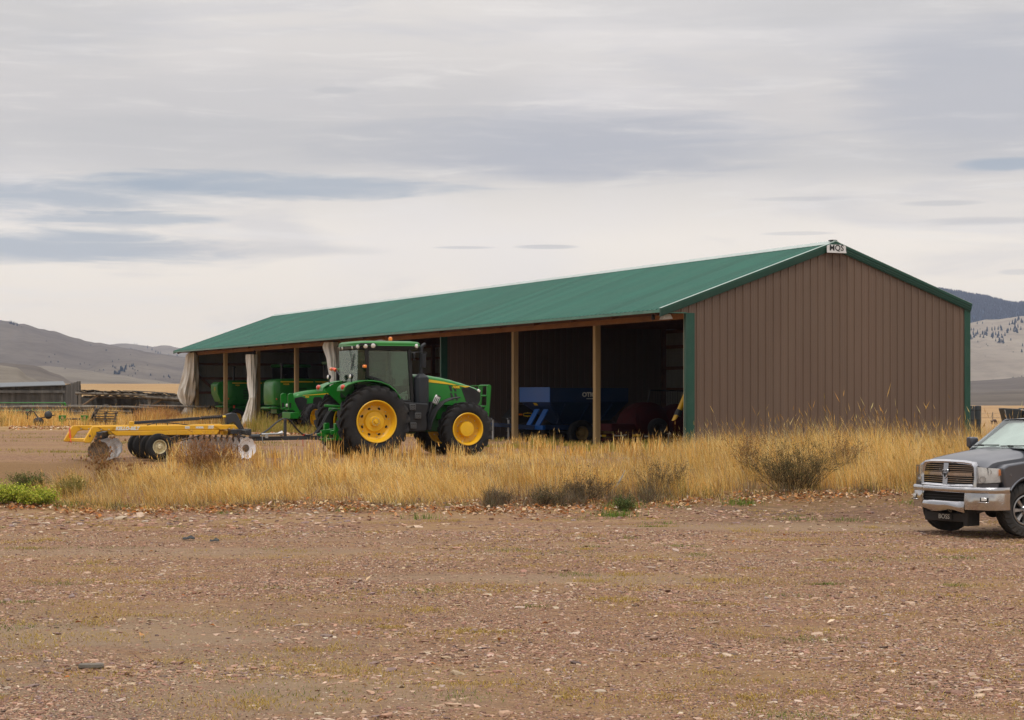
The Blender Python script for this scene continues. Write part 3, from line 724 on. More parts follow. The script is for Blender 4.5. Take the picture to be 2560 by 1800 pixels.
# far end wall, back wall, partition
mb = MB(); pe = rib_profile(-W, 0.0, 0.2737, 0.02)
wall_sheet(mb, pe, lambda y: -0.2, lambda y: rz(y) - 0.1, lambda y, h, z: (L + 0.02 + h, y, z))
mb.m = 1
wall_sheet(mb, pe, lambda y: -0.2, lambda y: rz(y) - 0.12, lambda y, h, z: (L - h * 0.9, y, z))
endw = mb.build('end_wall', [M_brown, M_backer], shed, recalc=False, sharp=25)
for z in (0.12, 1.0, 1.85, 2.70, 3.55, 4.35):
    g = MB(); g.bx(L - 0.12, L - 0.022, -W + 0.1, -0.1, z - 0.07, z + 0.07); g.build('girt', M_girt, endw)
g = MB(); g.bar((L - 0.15, -0.2, 2.95), (L - 0.15, -3.4, 0.1), 0.04, 0.14); g.build('brace', M_girt, endw)
mb = MB(); pb = rib_profile(0.0, L, 0.2737, 0.02)
wall_sheet(mb, pb, lambda x: -0.25, lambda x: 4.66, lambda x, h, z: (x, -W - 0.02 - h, z))
mb.m = 1
wall_sheet(mb, pb, lambda x: -0.6, lambda x: 4.60, lambda x, h, z: (x, -W + h * 0.9, z))
backw = mb.build('back_wall', [M_brown, M_backer], shed, recalc=False, sharp=25)
for z in (0.15, 1.05, 1.95, 2.85, 3.75, 4.4):
    g = MB(); g.bx(0.1, L - 0.1, -W + 0.02, -W + 0.12, z - 0.07, z + 0.07); g.build('girt', M_girt, backw)
XP = BAYS[3]
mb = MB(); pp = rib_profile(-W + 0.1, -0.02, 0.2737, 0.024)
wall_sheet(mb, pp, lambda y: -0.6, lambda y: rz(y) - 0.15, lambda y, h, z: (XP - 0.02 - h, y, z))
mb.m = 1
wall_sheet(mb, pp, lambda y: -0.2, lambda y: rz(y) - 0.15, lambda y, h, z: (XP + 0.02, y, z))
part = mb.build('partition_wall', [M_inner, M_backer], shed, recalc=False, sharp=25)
g = MB(); g.bx(XP - 0.07, XP - 0.048, -0.24, 0.02, -0.2, 4.12); g.bx(XP - 0.072, XP + 0.05, 0.022, 0.04, -0.2, 4.12)
g.build('corner_trim', M_gtrim, part)
# header beam over the openings, posts
mb = MB(); mb.bx(0.14, L - 0.05, -0.06, 0.05, 4.06, 4.60); mb.build('header_beam', M_beam, shed, bevel=0.006)
for i, x in enumerate(BAYS[1:]):
    if i == 2: continue
    pw = 0.20
    mb = MB(); mb.bx(x - pw / 2, x + pw / 2, -0.26, -0.062, -0.45, 4.45)
    mb.build('post', M_wood, shed, bevel=0.008)
for x in BAYS[1:-1]:
    mb = MB(); mb.bx(x - 0.1, x + 0.1, -W + 0.13, -W + 0.33, -0.3, 4.5); mb.build('post', M_girt, shed)
# green corner trims
mb = MB(); mb.bx(-0.064, -0.048, -0.14, 0.13, -0.25, 4.232); mb.bx(-0.062, 0.10, 0.132, 0.15, -0.25, 4.232); mb.bx(-0.046, 0.10, -0.10, 0.128, -0.25, 4.22)
mb.build('corner_trim', M_gtrim, shed, bevel=0.004)
mb = MB(); mb.bx(0.101, 0.115, -0.02, 0.15, -0.25, 4.22); mb.build('door_jamb', mat('cream_jamb', (0.48, 0.42, 0.30), 0.6), shed)
mb = MB(); mb.bx(-0.064, -0.048, -W - 0.06, -W + 0.16, -0.25, 4.62); mb.bx(-0.062, 0.12, -W - 0.08, -W - 0.062, -0.25, 4.62)
mb.build('corner_trim', M_gtrim, shed, bevel=0.004)
mb = MB(); mb.bx(-0.070, -0.010, 0.15, OH - 0.01, 4.215, 4.243); mb.build('overhang_trim', M_fascia, shed)
# rake trim along both roof edges of the gable (stepped profile)
for s, y0, y1 in ((1, OH + 0.03, -W / 2), (-1, -W - 0.08, -W / 2)):
    mb = MB()
    for dz0, dz1, xx, yy in ((-0.035, 0.045, 0.15, 0), (-0.115, -0.037, 0.128, 0), (-0.175, -0.117, 0.110, 0), (-0.215, -0.178, 0.085, 0)):
        pts = [(y0, rz(y0) + dz0), (y1, rz(y1) + dz0), (y1, rz(y1) + dz1), (y0, rz(y0) + dz1)]
        mb.prism(pts, -xx, -0.045, 'x')
    mb.build('rake_trim', M_gtrim, shed)
    mb = MB(); mb.prism([(y0, rz(y0) + 0.047), (y1, rz(y1) + 0.047), (y1, rz(y1) + 0.056), (y0, rz(y0) + 0.056)], -0.152, 0.0, 'x')
    mb.build('rake_flashing', mat('bright_flashing', (0.36, 0.46, 0.42), 0.4, 0.2), shed)
    mb = MB(); pts = [(y0, rz(y0) - 0.15), (y1, rz(y1) - 0.15), (y1, rz(y1) + 0.03), (y0, rz(y0) + 0.03)]
    mb.prism(pts, L + 0.43, L + 0.46, 'x'); mb.build('rake_trim', M_gtrim, shed)
# sign on the peak
mb = MB(); yc = -W / 2
mb.prism([(yc - 0.355, 6.24), (yc + 0.355, 6.24), (yc + 0.355, 6.43), (yc + 0.27, 6.475), (yc - 0.27, 6.475), (yc - 0.355, 6.43)], -0.185, -0.165, 'x')
sg = mb.build('sign', M_sign, shed, bevel=0.003)
mb = MB(); mb.bx(-0.20, -0.187, yc - 0.36, yc + 0.36, 6.215, 6.262); mb.build('sign_frame', M_sign, sg)
text_mesh('MQS', 0.262, M_black, sg, frameM((-0.189, yc, 6.368), (0, -1, 0), (0, 0, 1)), bold=0.003)
mb = MB(); mb.bx(-0.10, 0.1, yc - 0.10, yc + 0.14, rz(yc) + 0.065, rz(yc) + 0.10); mb.build('ridge_end', M_black, shed, bevel=0.02)
# flood lamp and sensor under the soffit near the corner
mb = MB(); mb.m = 0
mb.loft([[(0.2, 0.55, 4.20), (0.42, 0.55, 4.20), (0.42, 0.75, 4.20), (0.2, 0.75, 4.20)], [(0.15, 0.50, 4.05), (0.45, 0.50, 4.07), (0.45, 0.82, 4.03), (0.15, 0.82, 4.02)]])
mb.build('flood_lamp', M_lampw, shed, bevel=0.01)
mb = MB(); mb.lathe([(0.05, 0), (0.06, -0.06), (0.06, -0.15), (0.02, -0.17)], (1.25, 0.6, 4.22), (0, 0, 1), 12); mb.tube([(1.25, 0.6, 4.06), (1.27, 0.62, 3.96)], 0.008, 5)
mb.build('yard_lamp', M_black, shed)

# ------------------------------------------------------------------ tied-back tarpaulin curtains
M_tarp = mat('white_tarpaulin', (0.80, 0.785, 0.74), 0.6, var=0.08, vscale=1.0, dust=0.18, dustcol=(0.48, 0.42, 0.34), dscale=0.8, bump=0.12, bscale=6.0)
def curtain(rows, seed, label, tie):
    """rows: (height, left x, right x) in the shed's own frame; folds run down the cloth."""
    rnd = random.Random(seed); rows = sorted(rows, reverse=True)
    root = empty('curtain', (0, 0, 0)); nseg = 84
    ph = [rnd.uniform(0, 6.28) for _ in range(8)]
    zs = np.linspace(rows[0][0], rows[-1][0], 46); rings = []
    lw = sorted([(z, a) for z, a, b in rows]); rw = sorted([(z, b) for z, a, b in rows])
    for z in zs:
        a = sinterp(lw, z); b = sinterp(rw, z); c = (a + b) / 2; hw = abs(a - b) / 2
        dp = hw * 0.25; hw *= 0.40; ring = []
        tight = math.exp(-((z - tie) / 0.25) ** 2)
        for k in range(nseg):
            t = 2 * math.pi * k / nseg
            fold = 0.5 * math.sin(7 * t + ph[0] + z * 0.9) + 0.35 * math.sin(12 * t + ph[1] - z * 1.3) + 0.3 * math.sin(4 * t + ph[2] + z * 0.6) + 0.2 * math.sin(19 * t + ph[3] + 0.6 * z)
            cr = mnoise.noise(Vector((math.cos(t) * 1.6, math.sin(t) * 1.6, z * 1.8 + seed)))
            q = 1 + (0.13 * fold + 0.14 * cr) * (1 - 0.35 * tight)
            ring.append((c + math.cos(t) * hw * q, 0.28 + math.sin(t) * dp * q * (1.0 + 0.15 * fold), z))
        rings.append(ring)
    mb = MB(); mb.loft(rings)
    o = mb.build('cloth', M_tarp, root, sharp=60)
    z = tie; a = sinterp(lw, z); b = sinterp(rw, z); c = (a + b) / 2; hw = abs(a - b) / 2
    m2 = MB(); dp = hw * 0.25; hw *= 0.40
    m2.tube([(c + math.cos(t) * hw * 1.12, 0.28 + math.sin(t) * dp * 1.15, z) for t in np.linspace(0, 2 * math.pi, 25)], 0.018, 6)
    m2.build('tie_rope', M_tarp, root)
    m3 = MB(); zt = rows[0][0]; m3.tube([((rows[0][1] + rows[0][2]) / 2, 0.2, zt - 0.1), ((rows[0][1] + rows[0][2]) / 2, 0.1, zt + 0.22)], 0.03, 6); m3.build('hanger', M_black, root)
    root.matrix_world = shed_M
    tag(root, label, 'curtain', 'tarpaulin curtains tied along the shed front')
    return root
shed_M = Matrix.Translation((5.45, 58.9, -0.1)) @ Matrix.Rotation(R(113.8), 4, 'Z')
curtain([(4.22, 60.3, 59.0), (4.05, 61.0, 58.65), (3.0, 61.5, 58.6), (1.75, 62.8, 58.7), (1.3, 62.2, 59.4), (1.02, 61.3, 60.2), (0.7, 61.9, 60.0), (0.2, 63.0, 60.3), (0.04, 62.9, 60.4)], 1, 'dirty white tarpaulin bunched and tied at the far left corner of the shed', 1.02)
curtain([(3.86, 48.05, 46.3), (3.3, 48.0, 46.25), (2.3, 47.85, 46.25), (1.58, 47.55, 46.3), (1.0, 48.2, 46.2), (0.3, 49.0, 46.25), (-0.02, 49.35, 46.4)], 2, 'white tarpaulin hanging in front of the two harvesters, tied at knee height', 1.58)
curtain([(4.17, 34.9, 32.7), (4.0, 35.1, 32.6), (3.3, 34.5, 32.55), (2.5, 34.15, 32.7), (1.8, 34.0, 33.0), (1.0, 34.1, 32.9), (0.0, 34.5, 32.7)], 3, 'white tarpaulin hanging right behind the rear window of the big tractor', 1.5)
# ------------------------------------------------------------------ paints shared by the farm machines
M_green = mat('green_machine_paint', (0.003, 0.155, 0.009), 0.38, var=0.12, vscale=1.5, dust=0.22, dustcol=(0.075, 0.115, 0.03), dscale=1.4, coat=0.12, spec=0.4)
M_yellow = mat('yellow_wheel_paint', (0.74, 0.42, 0.008), 0.42, var=0.08, vscale=2.0, dust=0.22, dustcol=(0.42, 0.27, 0.07), dscale=2.5)
M_tyre = mat('tyre_rubber', (0.018, 0.018, 0.019), 0.85, var=0.3, vscale=4, dust=0.6, dustcol=(0.055, 0.048, 0.040), dscale=2.0, spec=0.25, bump=0.15, bscale=60)
M_dark = mat('dark_grey_plastic', (0.013, 0.014, 0.016), 0.55, var=0.25, dust=0.35, dustcol=(0.05, 0.045, 0.04), dscale=3, spec=0.3)
M_frame = mat('black_cab_frame', (0.012, 0.013, 0.014), 0.38, var=0.2, dust=0.2, dustcol=(0.04, 0.036, 0.032), spec=0.3)
M_exh = mat('dark_exhaust_paint', (0.013, 0.016, 0.021), 0.5, var=0.2, dust=0.25, dustcol=(0.05, 0.05, 0.05), spec=0.35)
M_steel = mat('bare_bolt_steel', (0.55, 0.53, 0.48), 0.35, 0.8, var=0.15)
M_hole = mat('deep_hole', (0.008, 0.007, 0.006), 0.9)
M_rub = mat('black_rubber_hose', (0.016, 0.016, 0.017), 0.55, var=0.2)
M_lens = mat('clear_lamp_lens', (0.75, 0.76, 0.74), 0.12, 0.2, var=0.05, coat=0.6)
M_red = mat('red_lamp_lens', (0.55, 0.05, 0.02), 0.25, var=0.2, coat=0.5)
M_amber = mat('amber_lamp_lens', (0.80, 0.21, 0.01), 0.25, var=0.15, coat=0.5)
M_orange = mat('fluorescent_orange', (0.85, 0.10, 0.02), 0.4, var=0.08)
M_seat = mat('seat_cloth', (0.05, 0.06, 0.05), 0.8)
M_white = mat('white_plastic', (0.68, 0.70, 0.66), 0.5, var=0.06)
M_glass = glass_mat('cab_glass', (0.12, 0.34, 0.20), 0.02, 0.04)
M_ylet = mat('yellow_decal', (0.75, 0.50, 0.02), 0.4, var=0.04)

def tyre_mb(R_, w_, rim, nl=20, side=-1, lug=0.05, lugw=0.055):
    """agricultural tyre round the Y axis, chevron lugs leaning over the shoulder"""
    mb = MB(); rc = R_ - lug; mid = (rim + rc) / 2
    prof = [(rim, -0.36), (rim + 0.03, -0.43), (rim + 0.25 * (rc - rim), -0.485), (mid, -0.5), (rc - 0.10, -0.49), (rc - 0.035, -0.46), (rc - 0.008, -0.40), (rc, -0.2), (rc + 0.004, 0)]
    prof = [(r, a * w_) for r, a in prof]; prof = prof + [(r, -a) for r, a in prof[-2::-1]]
    mb.lathe(prof, (0, 0, 0), (0, 1, 0), 56, caps=False)
    if lug > 0.012:
        for s in (-1, 1):
            for k in range(nl):
                a0 = 2 * math.pi * (k + (0.5 if s > 0 else 0)) / nl
                us = [0.0, 0.25, 0.5, 0.75, 0.95, 1.12]; rings = []
                for u in us:
                    ax = s * w_ * min(0.015 + 0.47 * u, 0.485); an = a0 - (0.62 * u - 0.10 * u * u) * (0.55 / R_) ; ro = R_ if u < 0.9 else (R_ - 0.012 if u < 1 else R_ - 0.105)
                    ri = rc - 0.025 if u < 1 else R_ - 0.15
                    if u > 1: ax = s * w_ * 0.497
                    hw = lugw / 2 * (1.0 + 0.35 * u); ring = []
                    for dt, rr in ((-hw * 1.25, ri), (-hw * 0.8, ro), (hw * 0.8, ro), (hw * 1.25, ri)):
                        t = an + dt / R_; ring.append((math.cos(t) * rr, ax, math.sin(t) * rr))
                    rings.append(ring)
                mb.loft(rings)
    return mb
def wheel(parent, loc, R_, w_, rimR, side, rim_mat, prof, nl=20, lug=0.05, lugw=0.055, bolts=(), holes=(), steer=0, hub=None):
    """wheel > tyre, rim.  prof: the rim's outer face, (radius, outward offset)."""
    e = empty('wheel', loc, steer, parent)
    tyre_mb(R_, w_, rimR, nl, side, lug, lugw).build('tyre', M_tyre, e, sharp=40)
    mb = MB(); mb.lathe([(r, a * side) for r, a in prof], (0, 0, 0), (0, 1, 0), 48, caps=False)
    mb.lathe([(rimR - 0.03, 0.3 * w_ * side), (rimR - 0.05, -0.1 * w_ * side), (rimR - 0.03, -0.40 * w_ * side), (rimR + 0.005, -0.43 * w_ * side), (rimR + 0.02, -0.40 * w_ * side)], (0, 0, 0), (0, 1, 0), 40, caps=False)
    mb.m = 1
    for r, off, n_, rad, ph in bolts:
        for k in range(n_):
            t = 2 * math.pi * (k + ph) / n_
            mb.lathe([(rad, 0), (rad, 0.02 * side), (rad * 0.7, 0.028 * side)], (math.cos(t) * r, off * side, math.sin(t) * r), (0, 1, 0), 7)
    mb.m = 2
    for r, off, n_, ra, rb, ph in holes:
        for k in range(n_):
            t = 2 * math.pi * (k + ph) / n_; c = Vector((math.cos(t) * r, off * side, math.sin(t) * r))
            rd = Vector((math.cos(t), 0, math.sin(t))); tg = Vector((-math.sin(t), 0, math.cos(t)))
            ring = [c + rd * ra * math.cos(q) + tg * rb * math.sin(q) for q in np.linspace(0, 2 * math.pi, 13)[:-1]]
            ring2 = [p - Vector((0, 0.012 * side, 0)) for p in ring]
            mb.loft([ring2, ring])
    mb.build('rim', [rim_mat, M_steel, M_hole], e, sharp=30)
    return e

def ring_yz(x, hw, zb, zs, zt, rnd=0.1, n=4):
    """cross-section at x: flat sides from zb to zs, rounded shoulders up to zt"""
    pts = [(x, -hw, zb), (x, -hw, zs)]
    for i in range(1, n + 1):
        a = math.pi / 2 * i / n
        pts.append((x, -hw + (hw * 0.98) * (1 - math.cos(a)) if False else -hw * math.cos(a) ** 0.55 if i < n else 0.0, zs + (zt - zs) * math.sin(a)))
    right = pts; left = [(p[0], -p[1], p[2]) for p in right[-2::-1]]
    return right + left
def curve_plate(mb, pts, y0, y1, th):
    """a bent plate following pts in (x,z), thickness th towards below, between y0 and y1"""
    n_ = len(pts); outer = []; inner = []
    for i, p in enumerate(pts):
        a = Vector(pts[max(0, i - 1)]); b = Vector(pts[min(n_ - 1, i + 1)]); d = (b - a).normalized(); nn = Vector((d.y, -d.x))
        outer.append(p); inner.append((p[0] + nn.x * th, p[1] + nn.y * th))
    rings = [[(o[0], y0, o[1]), (o[0], y1, o[1]), (i_[0], y1, i_[1]), (i_[0], y0, i_[1])] for o, i_ in zip(outer, inner)]
    mb.loft(rings)
def arc(cx, cz, r, a0, a1, n_):
    return [(cx + r * math.cos(R(a)), cz + r * math.sin(R(a))) for a in np.linspace(a0, a1, n_)]

# ------------------------------------------------------------------ the big tractor
def make_tractor():
    T = empty('tractor', (-4.19, 53.4, -0.08), 24.0)
    tag(T, 'large green tractor with yellow wheels and glass cab hitched to the yellow disc harrow', 'tractor')
    # wheels
    rr = [(0.565, 0.27), (0.585, 0.285), (0.57, 0.30), (0.545, 0.29), (0.53, 0.22), (0.50, 0.17), (0.49, 0.10), (0.455, 0.075), (0.43, 0.06), (0.31, 0.075), (0.285, 0.095), (0.27, 0.13), (0.16, 0.14), (0.14, 0.155), (0.13, 0.20), (0.05, 0.20), (0.045, 0.26), (0, 0.26)]
    for s in (-1, 1):
        wheel(T, (0, 0.97 * s, 0.97), 0.985, 0.62, 0.555, s, M_yellow, rr, 21, 0.058, 0.062,
              bolts=[(0.425, 0.055, 12, 0.016, 0.3), (0.10, 0.195, 10, 0.014, 0.2), (0.335, 0.07, 4, 0.014, 0.15)], holes=[(0.375, 0.072, 8, 0.030, 0.045, 0.5)])
    fr = [(0.44, 0.22), (0.46, 0.235), (0.445, 0.25), (0.42, 0.24), (0.405, 0.17), (0.385, 0.12), (0.375, 0.06), (0.33, 0.03), (0.26, 0.02), (0.22, 0.03), (0.215, 0.15), (0.20, 0.185), (0.0, 0.20)]
    for s in (-1, 1):
        wheel(T, (2.72, 0.95 * s, 0.745), 0.755, 0.50, 0.435, s, M_yellow, fr, 19, 0.048, 0.05,
              bolts=[(0.355, 0.045, 10, 0.013, 0.1), (0.24, 0.02, 10, 0.013, 0.4)])
    # chassis, axles
    mb = MB(); mb.bx(-0.35, 1.5, -0.34, 0.34, 0.62, 1.32); mb.bx(1.5, 3.25, -0.27, 0.27, 0.66, 1.36)
    mb.tube([(0, -0.8, 0.97), (0, 0.8, 0.97)], 0.11, 12); mb.box((0, 0, 0.97), (0.5, 1.0, 0.5)); mb.tube([(2.72, -0.8, 0.74), (2.72, 0.8, 0.74)], 0.09, 10); mb.box((2.72, 0, 0.8), (0.45, 0.9, 0.3))
    mb.build('chassis', mat('dark_green_casting', (0.012, 0.075, 0.018), 0.6, var=0.3, dust=0.5, dustcol=(0.04, 0.04, 0.03)), T, bevel=0.02)  # chassis castings in a darker, dusty green
    # hood
    top = [(1.38, 2.285), (1.6, 2.275), (1.85, 2.25), (2.2, 2.20), (2.5, 2.14), (2.8, 2.06), (3.1, 1.975), (3.3, 1.915), (3.42, 1.87), (3.47, 1.82)]
    hwf = [(1.38, 0.44), (2.2, 0.455), (3.0, 0.45), (3.3, 0.41), (3.42, 0.36), (3.47, 0.33)]
    bot = [(1.38, 1.42), (2.3, 1.42), (2.75, 1.40), (3.2, 1.34), (3.38, 1.36), (3.47, 1.52)]
    HW = lambda x: interp(hwf, x); HT = lambda x: sinterp(top, x)
    mb = MB(); rings = []
    for x in np.linspace(1.38, 3.47, 26):
        zt = HT(x); rings.append(ring_yz(x, HW(x), interp(bot, x), zt - 0.115, zt, n=5))
    mb.loft(rings); hood = mb.build('hood', M_green, T, sharp=40)
    # yellow stripe, model number, vents
    for s in (-1, 1):
        mb = MB(); up = [(1.40, 2.165), (1.85, 2.13), (2.3, 2.075), (2.7, 2.02), (3.07, 1.95)]; lo = [(3.07, 1.945), (2.7, 1.965), (2.3, 2.005), (1.85, 2.052), (1.40, 2.09)]
        def sidept(x, z, e): return (x, s * (HW(x) + e), z)
        xs = np.linspace(1.40, 3.07, 16)
        mb.loft([[sidept(x, min(interp(up, x), HT(x) - 0.118), .002), sidept(x, min(interp(up, x), HT(x) - 0.118), .008), sidept(x, interp(lo[::-1], x), .008), sidept(x, interp(lo[::-1], x), .002)] for x in xs])
        mb.build('stripe', M_ylet, hood)
        text_mesh('7230R', 0.085, M_ylet, hood, frameM((2.66, s * 0.463, 1.915), (-s, 0, 0.06) if s > 0 else (1, 0, -0.06), (0, 0, 1)), bold=0.004)
        for k, (x0, z0, z1) in enumerate([(2.40, 1.80, 1.96), (2.53, 1.795, 1.94), (2.44, 1.545, 1.755), (2.57, 1.54, 1.75)]):
            mb = MB(); dx = 0.10
            mb.prism([(x0 + 0.03, z1), (x0 + dx, z1 - 0.01), (x0 + dx + 0.05, z0), (x0 + 0.09, z0)], s * 0.452, s * 0.461, 'y')
            mb.build('vent', M_black, hood)
        # black grille side panel and its headlight
        up = [(2.82, 1.885), (3.07, 1.925), (3.30, 1.84), (3.44, 1.75)]; lo = [(2.82, 1.88), (2.98, 1.47), (3.15, 1.40), (3.36, 1.42), (3.44, 1.55)]
        xs = np.linspace(2.82, 3.44, 14)
        mb = MB(); mb.loft([[(x, s * (HW(x) - .02), interp(up, x)), (x, s * (HW(x) + .010), interp(up, x)), (x, s * (HW(x) + .010), interp(lo, x)), (x, s * (HW(x) - .02), interp(lo, x))] for x in xs]); mb.build('grille', M_dark, T)
        mb = MB(); mb.box((3.385, s * 0.37, 1.815), (0.10, 0.06, 0.075), (0, 0.35, -s * 0.55)); mb.build('headlight', M_lens, T, bevel=0.012)
    mb = MB(); mb.bx(3.44, 3.485, -0.32, 0.32, 1.50, 1.83); mb.build('grille', M_dark, T, bevel=0.02)
    # front axle support and weights bracket with ladder guard
    mb = MB(); mb.prism([(2.1, 1.0), (2.2, 1.42), (3.1, 1.36), (3.4, 1.1), (3.4, 0.75), (2.9, 0.85)], -0.30, 0.30, 'y'); mb.build('front_support', M_green, T, bevel=0.03)
    mb = MB()
    for s in (-1, 1): mb.prism([(3.50, 1.00), (3.62, 0.93), (3.72, 0.97), (3.80, 1.93), (3.77, 1.985), (3.70, 1.985), (3.66, 1.93), (3.66, 1.40), (3.56, 1.25)], s * 0.30 - 0.02, s * 0.30 + 0.02, 'y')
    for x, z in ((3.73, 1.97), (3.69, 1.68), (3.66, 1.38)): mb.tube([(x - 0.0, -0.30, z), (x, 0.30, z)], 0.02, 8)
    for z in (1.955, 1.665, 1.36):
        for s in (-1, 1): mb.bar((3.42, s * 0.30, z), (3.70, s * 0.30, z), 0.02, 0.03)
    mb.bx(3.35, 3.6, -0.32, 0.32, 0.95, 1.2)
    mb.build('front_guard', M_green, T, bevel=0.006)
    # exhaust can and stack on the right
    mb = MB(); cx, cy = 1.50, -0.72
    def oct_(z, a, b): return [(cx + sx, cy + sy, z) for sx, sy in ((a, b * .5), (a * .6, b), (-a * .6, b), (-a, b * .5), (-a, -b * .5), (-a * .6, -b), (a * .6, -b), (a, -b * .5))]
    mb.loft([oct_(1.20, 0.12, 0.12), oct_(1.24, 0.20, 0.17), oct_(2.15, 0.20, 0.17), oct_(2.19, 0.19, 0.16), oct_(2.29, 0.07, 0.07)])
    mb.build('exhaust_can', M_exh, T, bevel=0.012)
    mb = MB(); mb.tube([(1.50, cy, 2.26), (1.50, cy, 2.97), (1.52, cy, 3.03), (1.57, cy, 3.08), (1.63, cy, 3.115)], [0.055, 0.055, 0.056, 0.052, 0.045], 12)
    mb.loft([[(1.555 + 0.085 * math.cos(a), cy - 0.01 + 0.075 * math.sin(a), z) for a in np.linspace(0, 2 * math.pi, 13)[:-1]] for z in (2.45, 2.84)])
    mb.build('exhaust_stack', M_exh, T, bevel=0.005)
    # steps and tank, with perforated treads
    mb = MB(); mb.prism([(0.86, 1.50), (0.98, 1.50), (1.60, 1.46), (1.62, 1.30), (1.56, 1.16), (1.60, 0.80), (1.52, 0.68), (1.02, 0.66), (1.0, 1.2)], -1.02, -0.42, 'y')
    mb.build('fuel_tank', M_dark, T, bevel=0.04, seg=2)
    for x, z in ((1.12, 1.36), (1.28, 1.12), (1.14, 0.85)):
        mb = MB(); mb.bx(x - 0.09, x + 0.09, -1.075, -1.024, z - 0.085, z + 0.085)
        st = mb.build('step', mat('worn_step', (0.06, 0.062, 0.064), 0.6) if 'worn_step' not in MATS else MATS['worn_step'], T, bevel=0.01)
        mb = MB()
        for dx in (-0.045, 0, 0.045): mb.bx(x + dx - 0.012, x + dx + 0.012, -1.082, -1.076, z + 0.03, z + 0.06)
        for dx, dz in ((-0.04, -0.01), (0.04, -0.01), (0, -0.04), (-0.04, -0.06), (0.04, -0.06)): mb.bx(x + dx - 0.01, x + dx + 0.01, -1.082, -1.076, z + dz - 0.008, z + dz + 0.008)
        mb.build('tread_hole', M_hole, st)
    # front fenders on stalks
    for s in (-1, 1):
        mb = MB(); curve_plate(mb, [(1.60, 0.72), (1.66, 0.98), (1.80, 1.27), (2.02, 1.50), (2.28, 1.61), (2.52, 1.645)], s * 0.78, s * 1.15, 0.035)
        mb.build('front_fender', M_dark, T, bevel=0.012)
        mb = MB(); mb.bar((1.62, s * 0.7, 0.85), (1.86, s * 0.62, 1.50), 0.16, 0.10); mb.build('fender_stalk', M_dark, T, bevel=0.02)
    # battered white plate clipped above the fender
    mb = MB(); c = Vector((1.93, -0.80, 1.56)); mb.box(c, (0.17, 0.07, 0.26), (0, 0.42, 0)); tb = mb.build('reflector_box', mat('scuffed_white_plate', (0.55, 0.56, 0.54), 0.35, 0.3, var=0.3, vscale=12), T, bevel=0.03, seg=2)
    mb = MB()
    for k in (-1, 0, 1): mb.box((1.93 + 0.045 * k - 0.02, -0.838, 1.55 - 0.02 * k), (0.018, 0.006, 0.14), (0, 0.42, 0))
    mb.box((1.99, -0.838, 1.66), (0.12, 0.006, 0.03), (0, 0.42, 0)); mb.build('black_strip', M_black, tb)
    # rear fenders
    fa = [(-0.93, 1.80), (-0.91, 1.90), (-0.82, 1.98), (-0.6, 2.055), (-0.35, 2.095), (-0.1, 2.10), (0.15, 2.065), (0.38, 1.98), (0.56, 1.85), (0.70, 1.66), (0.80, 1.44), (0.86, 1.25)]
    for s in (-1, 1):
        mb = MB(); curve_plate(mb, fa, s * 0.60, s * 1.20, 0.035); f_ = mb.build('rear_fender', M_green, T, bevel=0.014, seg=2)
        mb = MB(); mb.prism([(-0.88, 1.84), (-0.6, 2.02), (-0.1, 2.065), (0.35, 1.95), (0.66, 1.66), (0.80, 1.3), (0.2, 1.2), (-0.30, 1.25), (-0.45, 1.45)], s * 0.575, s * 0.597, 'y'); mb.build('inner_panel', M_green, f_)
        mb = MB(); mb.ball((-0.90, s * 1.05, 1.905), (0.06, 0.13, 0.075), 12, 8); mb.build('tail_light', M_red, T)
        mb = MB(); mb.tube([(-0.62, s * 0.95, 2.05), (-0.62, s * 0.95, 2.17)], 0.02, 6); mb.lathe([(0.03, 0.05), (0.07, 0.02), (0.075, -0.03), (0.06, -0.035)], (-0.62, s * 0.95, 2.20), (1, 0, 0), 12)
        wl = mb.build('work_lamp', M_frame, T)
        mb = MB(); mb.lathe([(0.058, -0.036), (0.05, -0.05), (0, -0.052)], (-0.62, s * 0.95, 2.20), (1, 0, 0), 12); mb.build('lens', M_lens, wl)
    # cab
    cab = empty('cab', (0, 0, 0), 0, T)
    mb = MB()
    for s in (-1, 1):
        mb.bar((-0.12, s * 0.80, 2.15), (-0.14, s * 0.82, 3.0), 0.10, 0.11, (1, 0, 0))
        mb.bar((1.20, s * 0.80, 1.45), (1.10, s * 0.82, 3.0), 0.09, 0.10, (1, 0, 0))
        bp = [(-0.16, 2.20), (0.05, 2.16), (0.22, 2.10), (0.42, 1.99), (0.58, 1.85), (0.70, 1.68), (0.78, 1.50)]
        for p, q in zip(bp, bp[1:]): mb.bar((p[0], s * 0.80, p[1]), (q[0], s * 0.80, q[1]), 0.07, 0.10)
        mb.bx(0.72, 1.24, s * 0.80 - 0.04, s * 0.80 + 0.04, 1.42, 1.56)
        mb.bx(-0.14, 1.16, s * 0.82 - 0.04, s * 0.82 + 0.04, 2.92, 3.0)
    mb.bx(-0.42, -0.12, -0.78, 0.82, 1.62, 1.98); mb.bx(-0.36, -0.28, -0.80, 0.84, 2.93, 3.0); mb.bx(1.08, 1.24, -0.8, 0.8, 1.35, 1.5)
    mb.build('cab_frame', M_frame, cab, bevel=0.02, seg=2)
    mb = MB(); mb.bx(-0.3, 1.2, -0.76, 0.76, 1.36, 1.44); mb.bx(1.0, 1.2, -0.7, 0.7, 1.45, 1.95); mb.build('cab_floor', M_dark, cab)
    for s in (-1, 1):
        mb = MB(); mb.prism([(-0.08, 2.24), (0.06, 2.205), (0.24, 2.15), (0.45, 2.03), (0.62, 1.88), (0.75, 1.70), (0.80, 1.57), (1.14, 1.57), (1.06, 2.91), (-0.09, 2.91)], s * 0.81 - 0.004, s * 0.81 + 0.004, 'y'); mb.build('side_window', M_glass, cab)
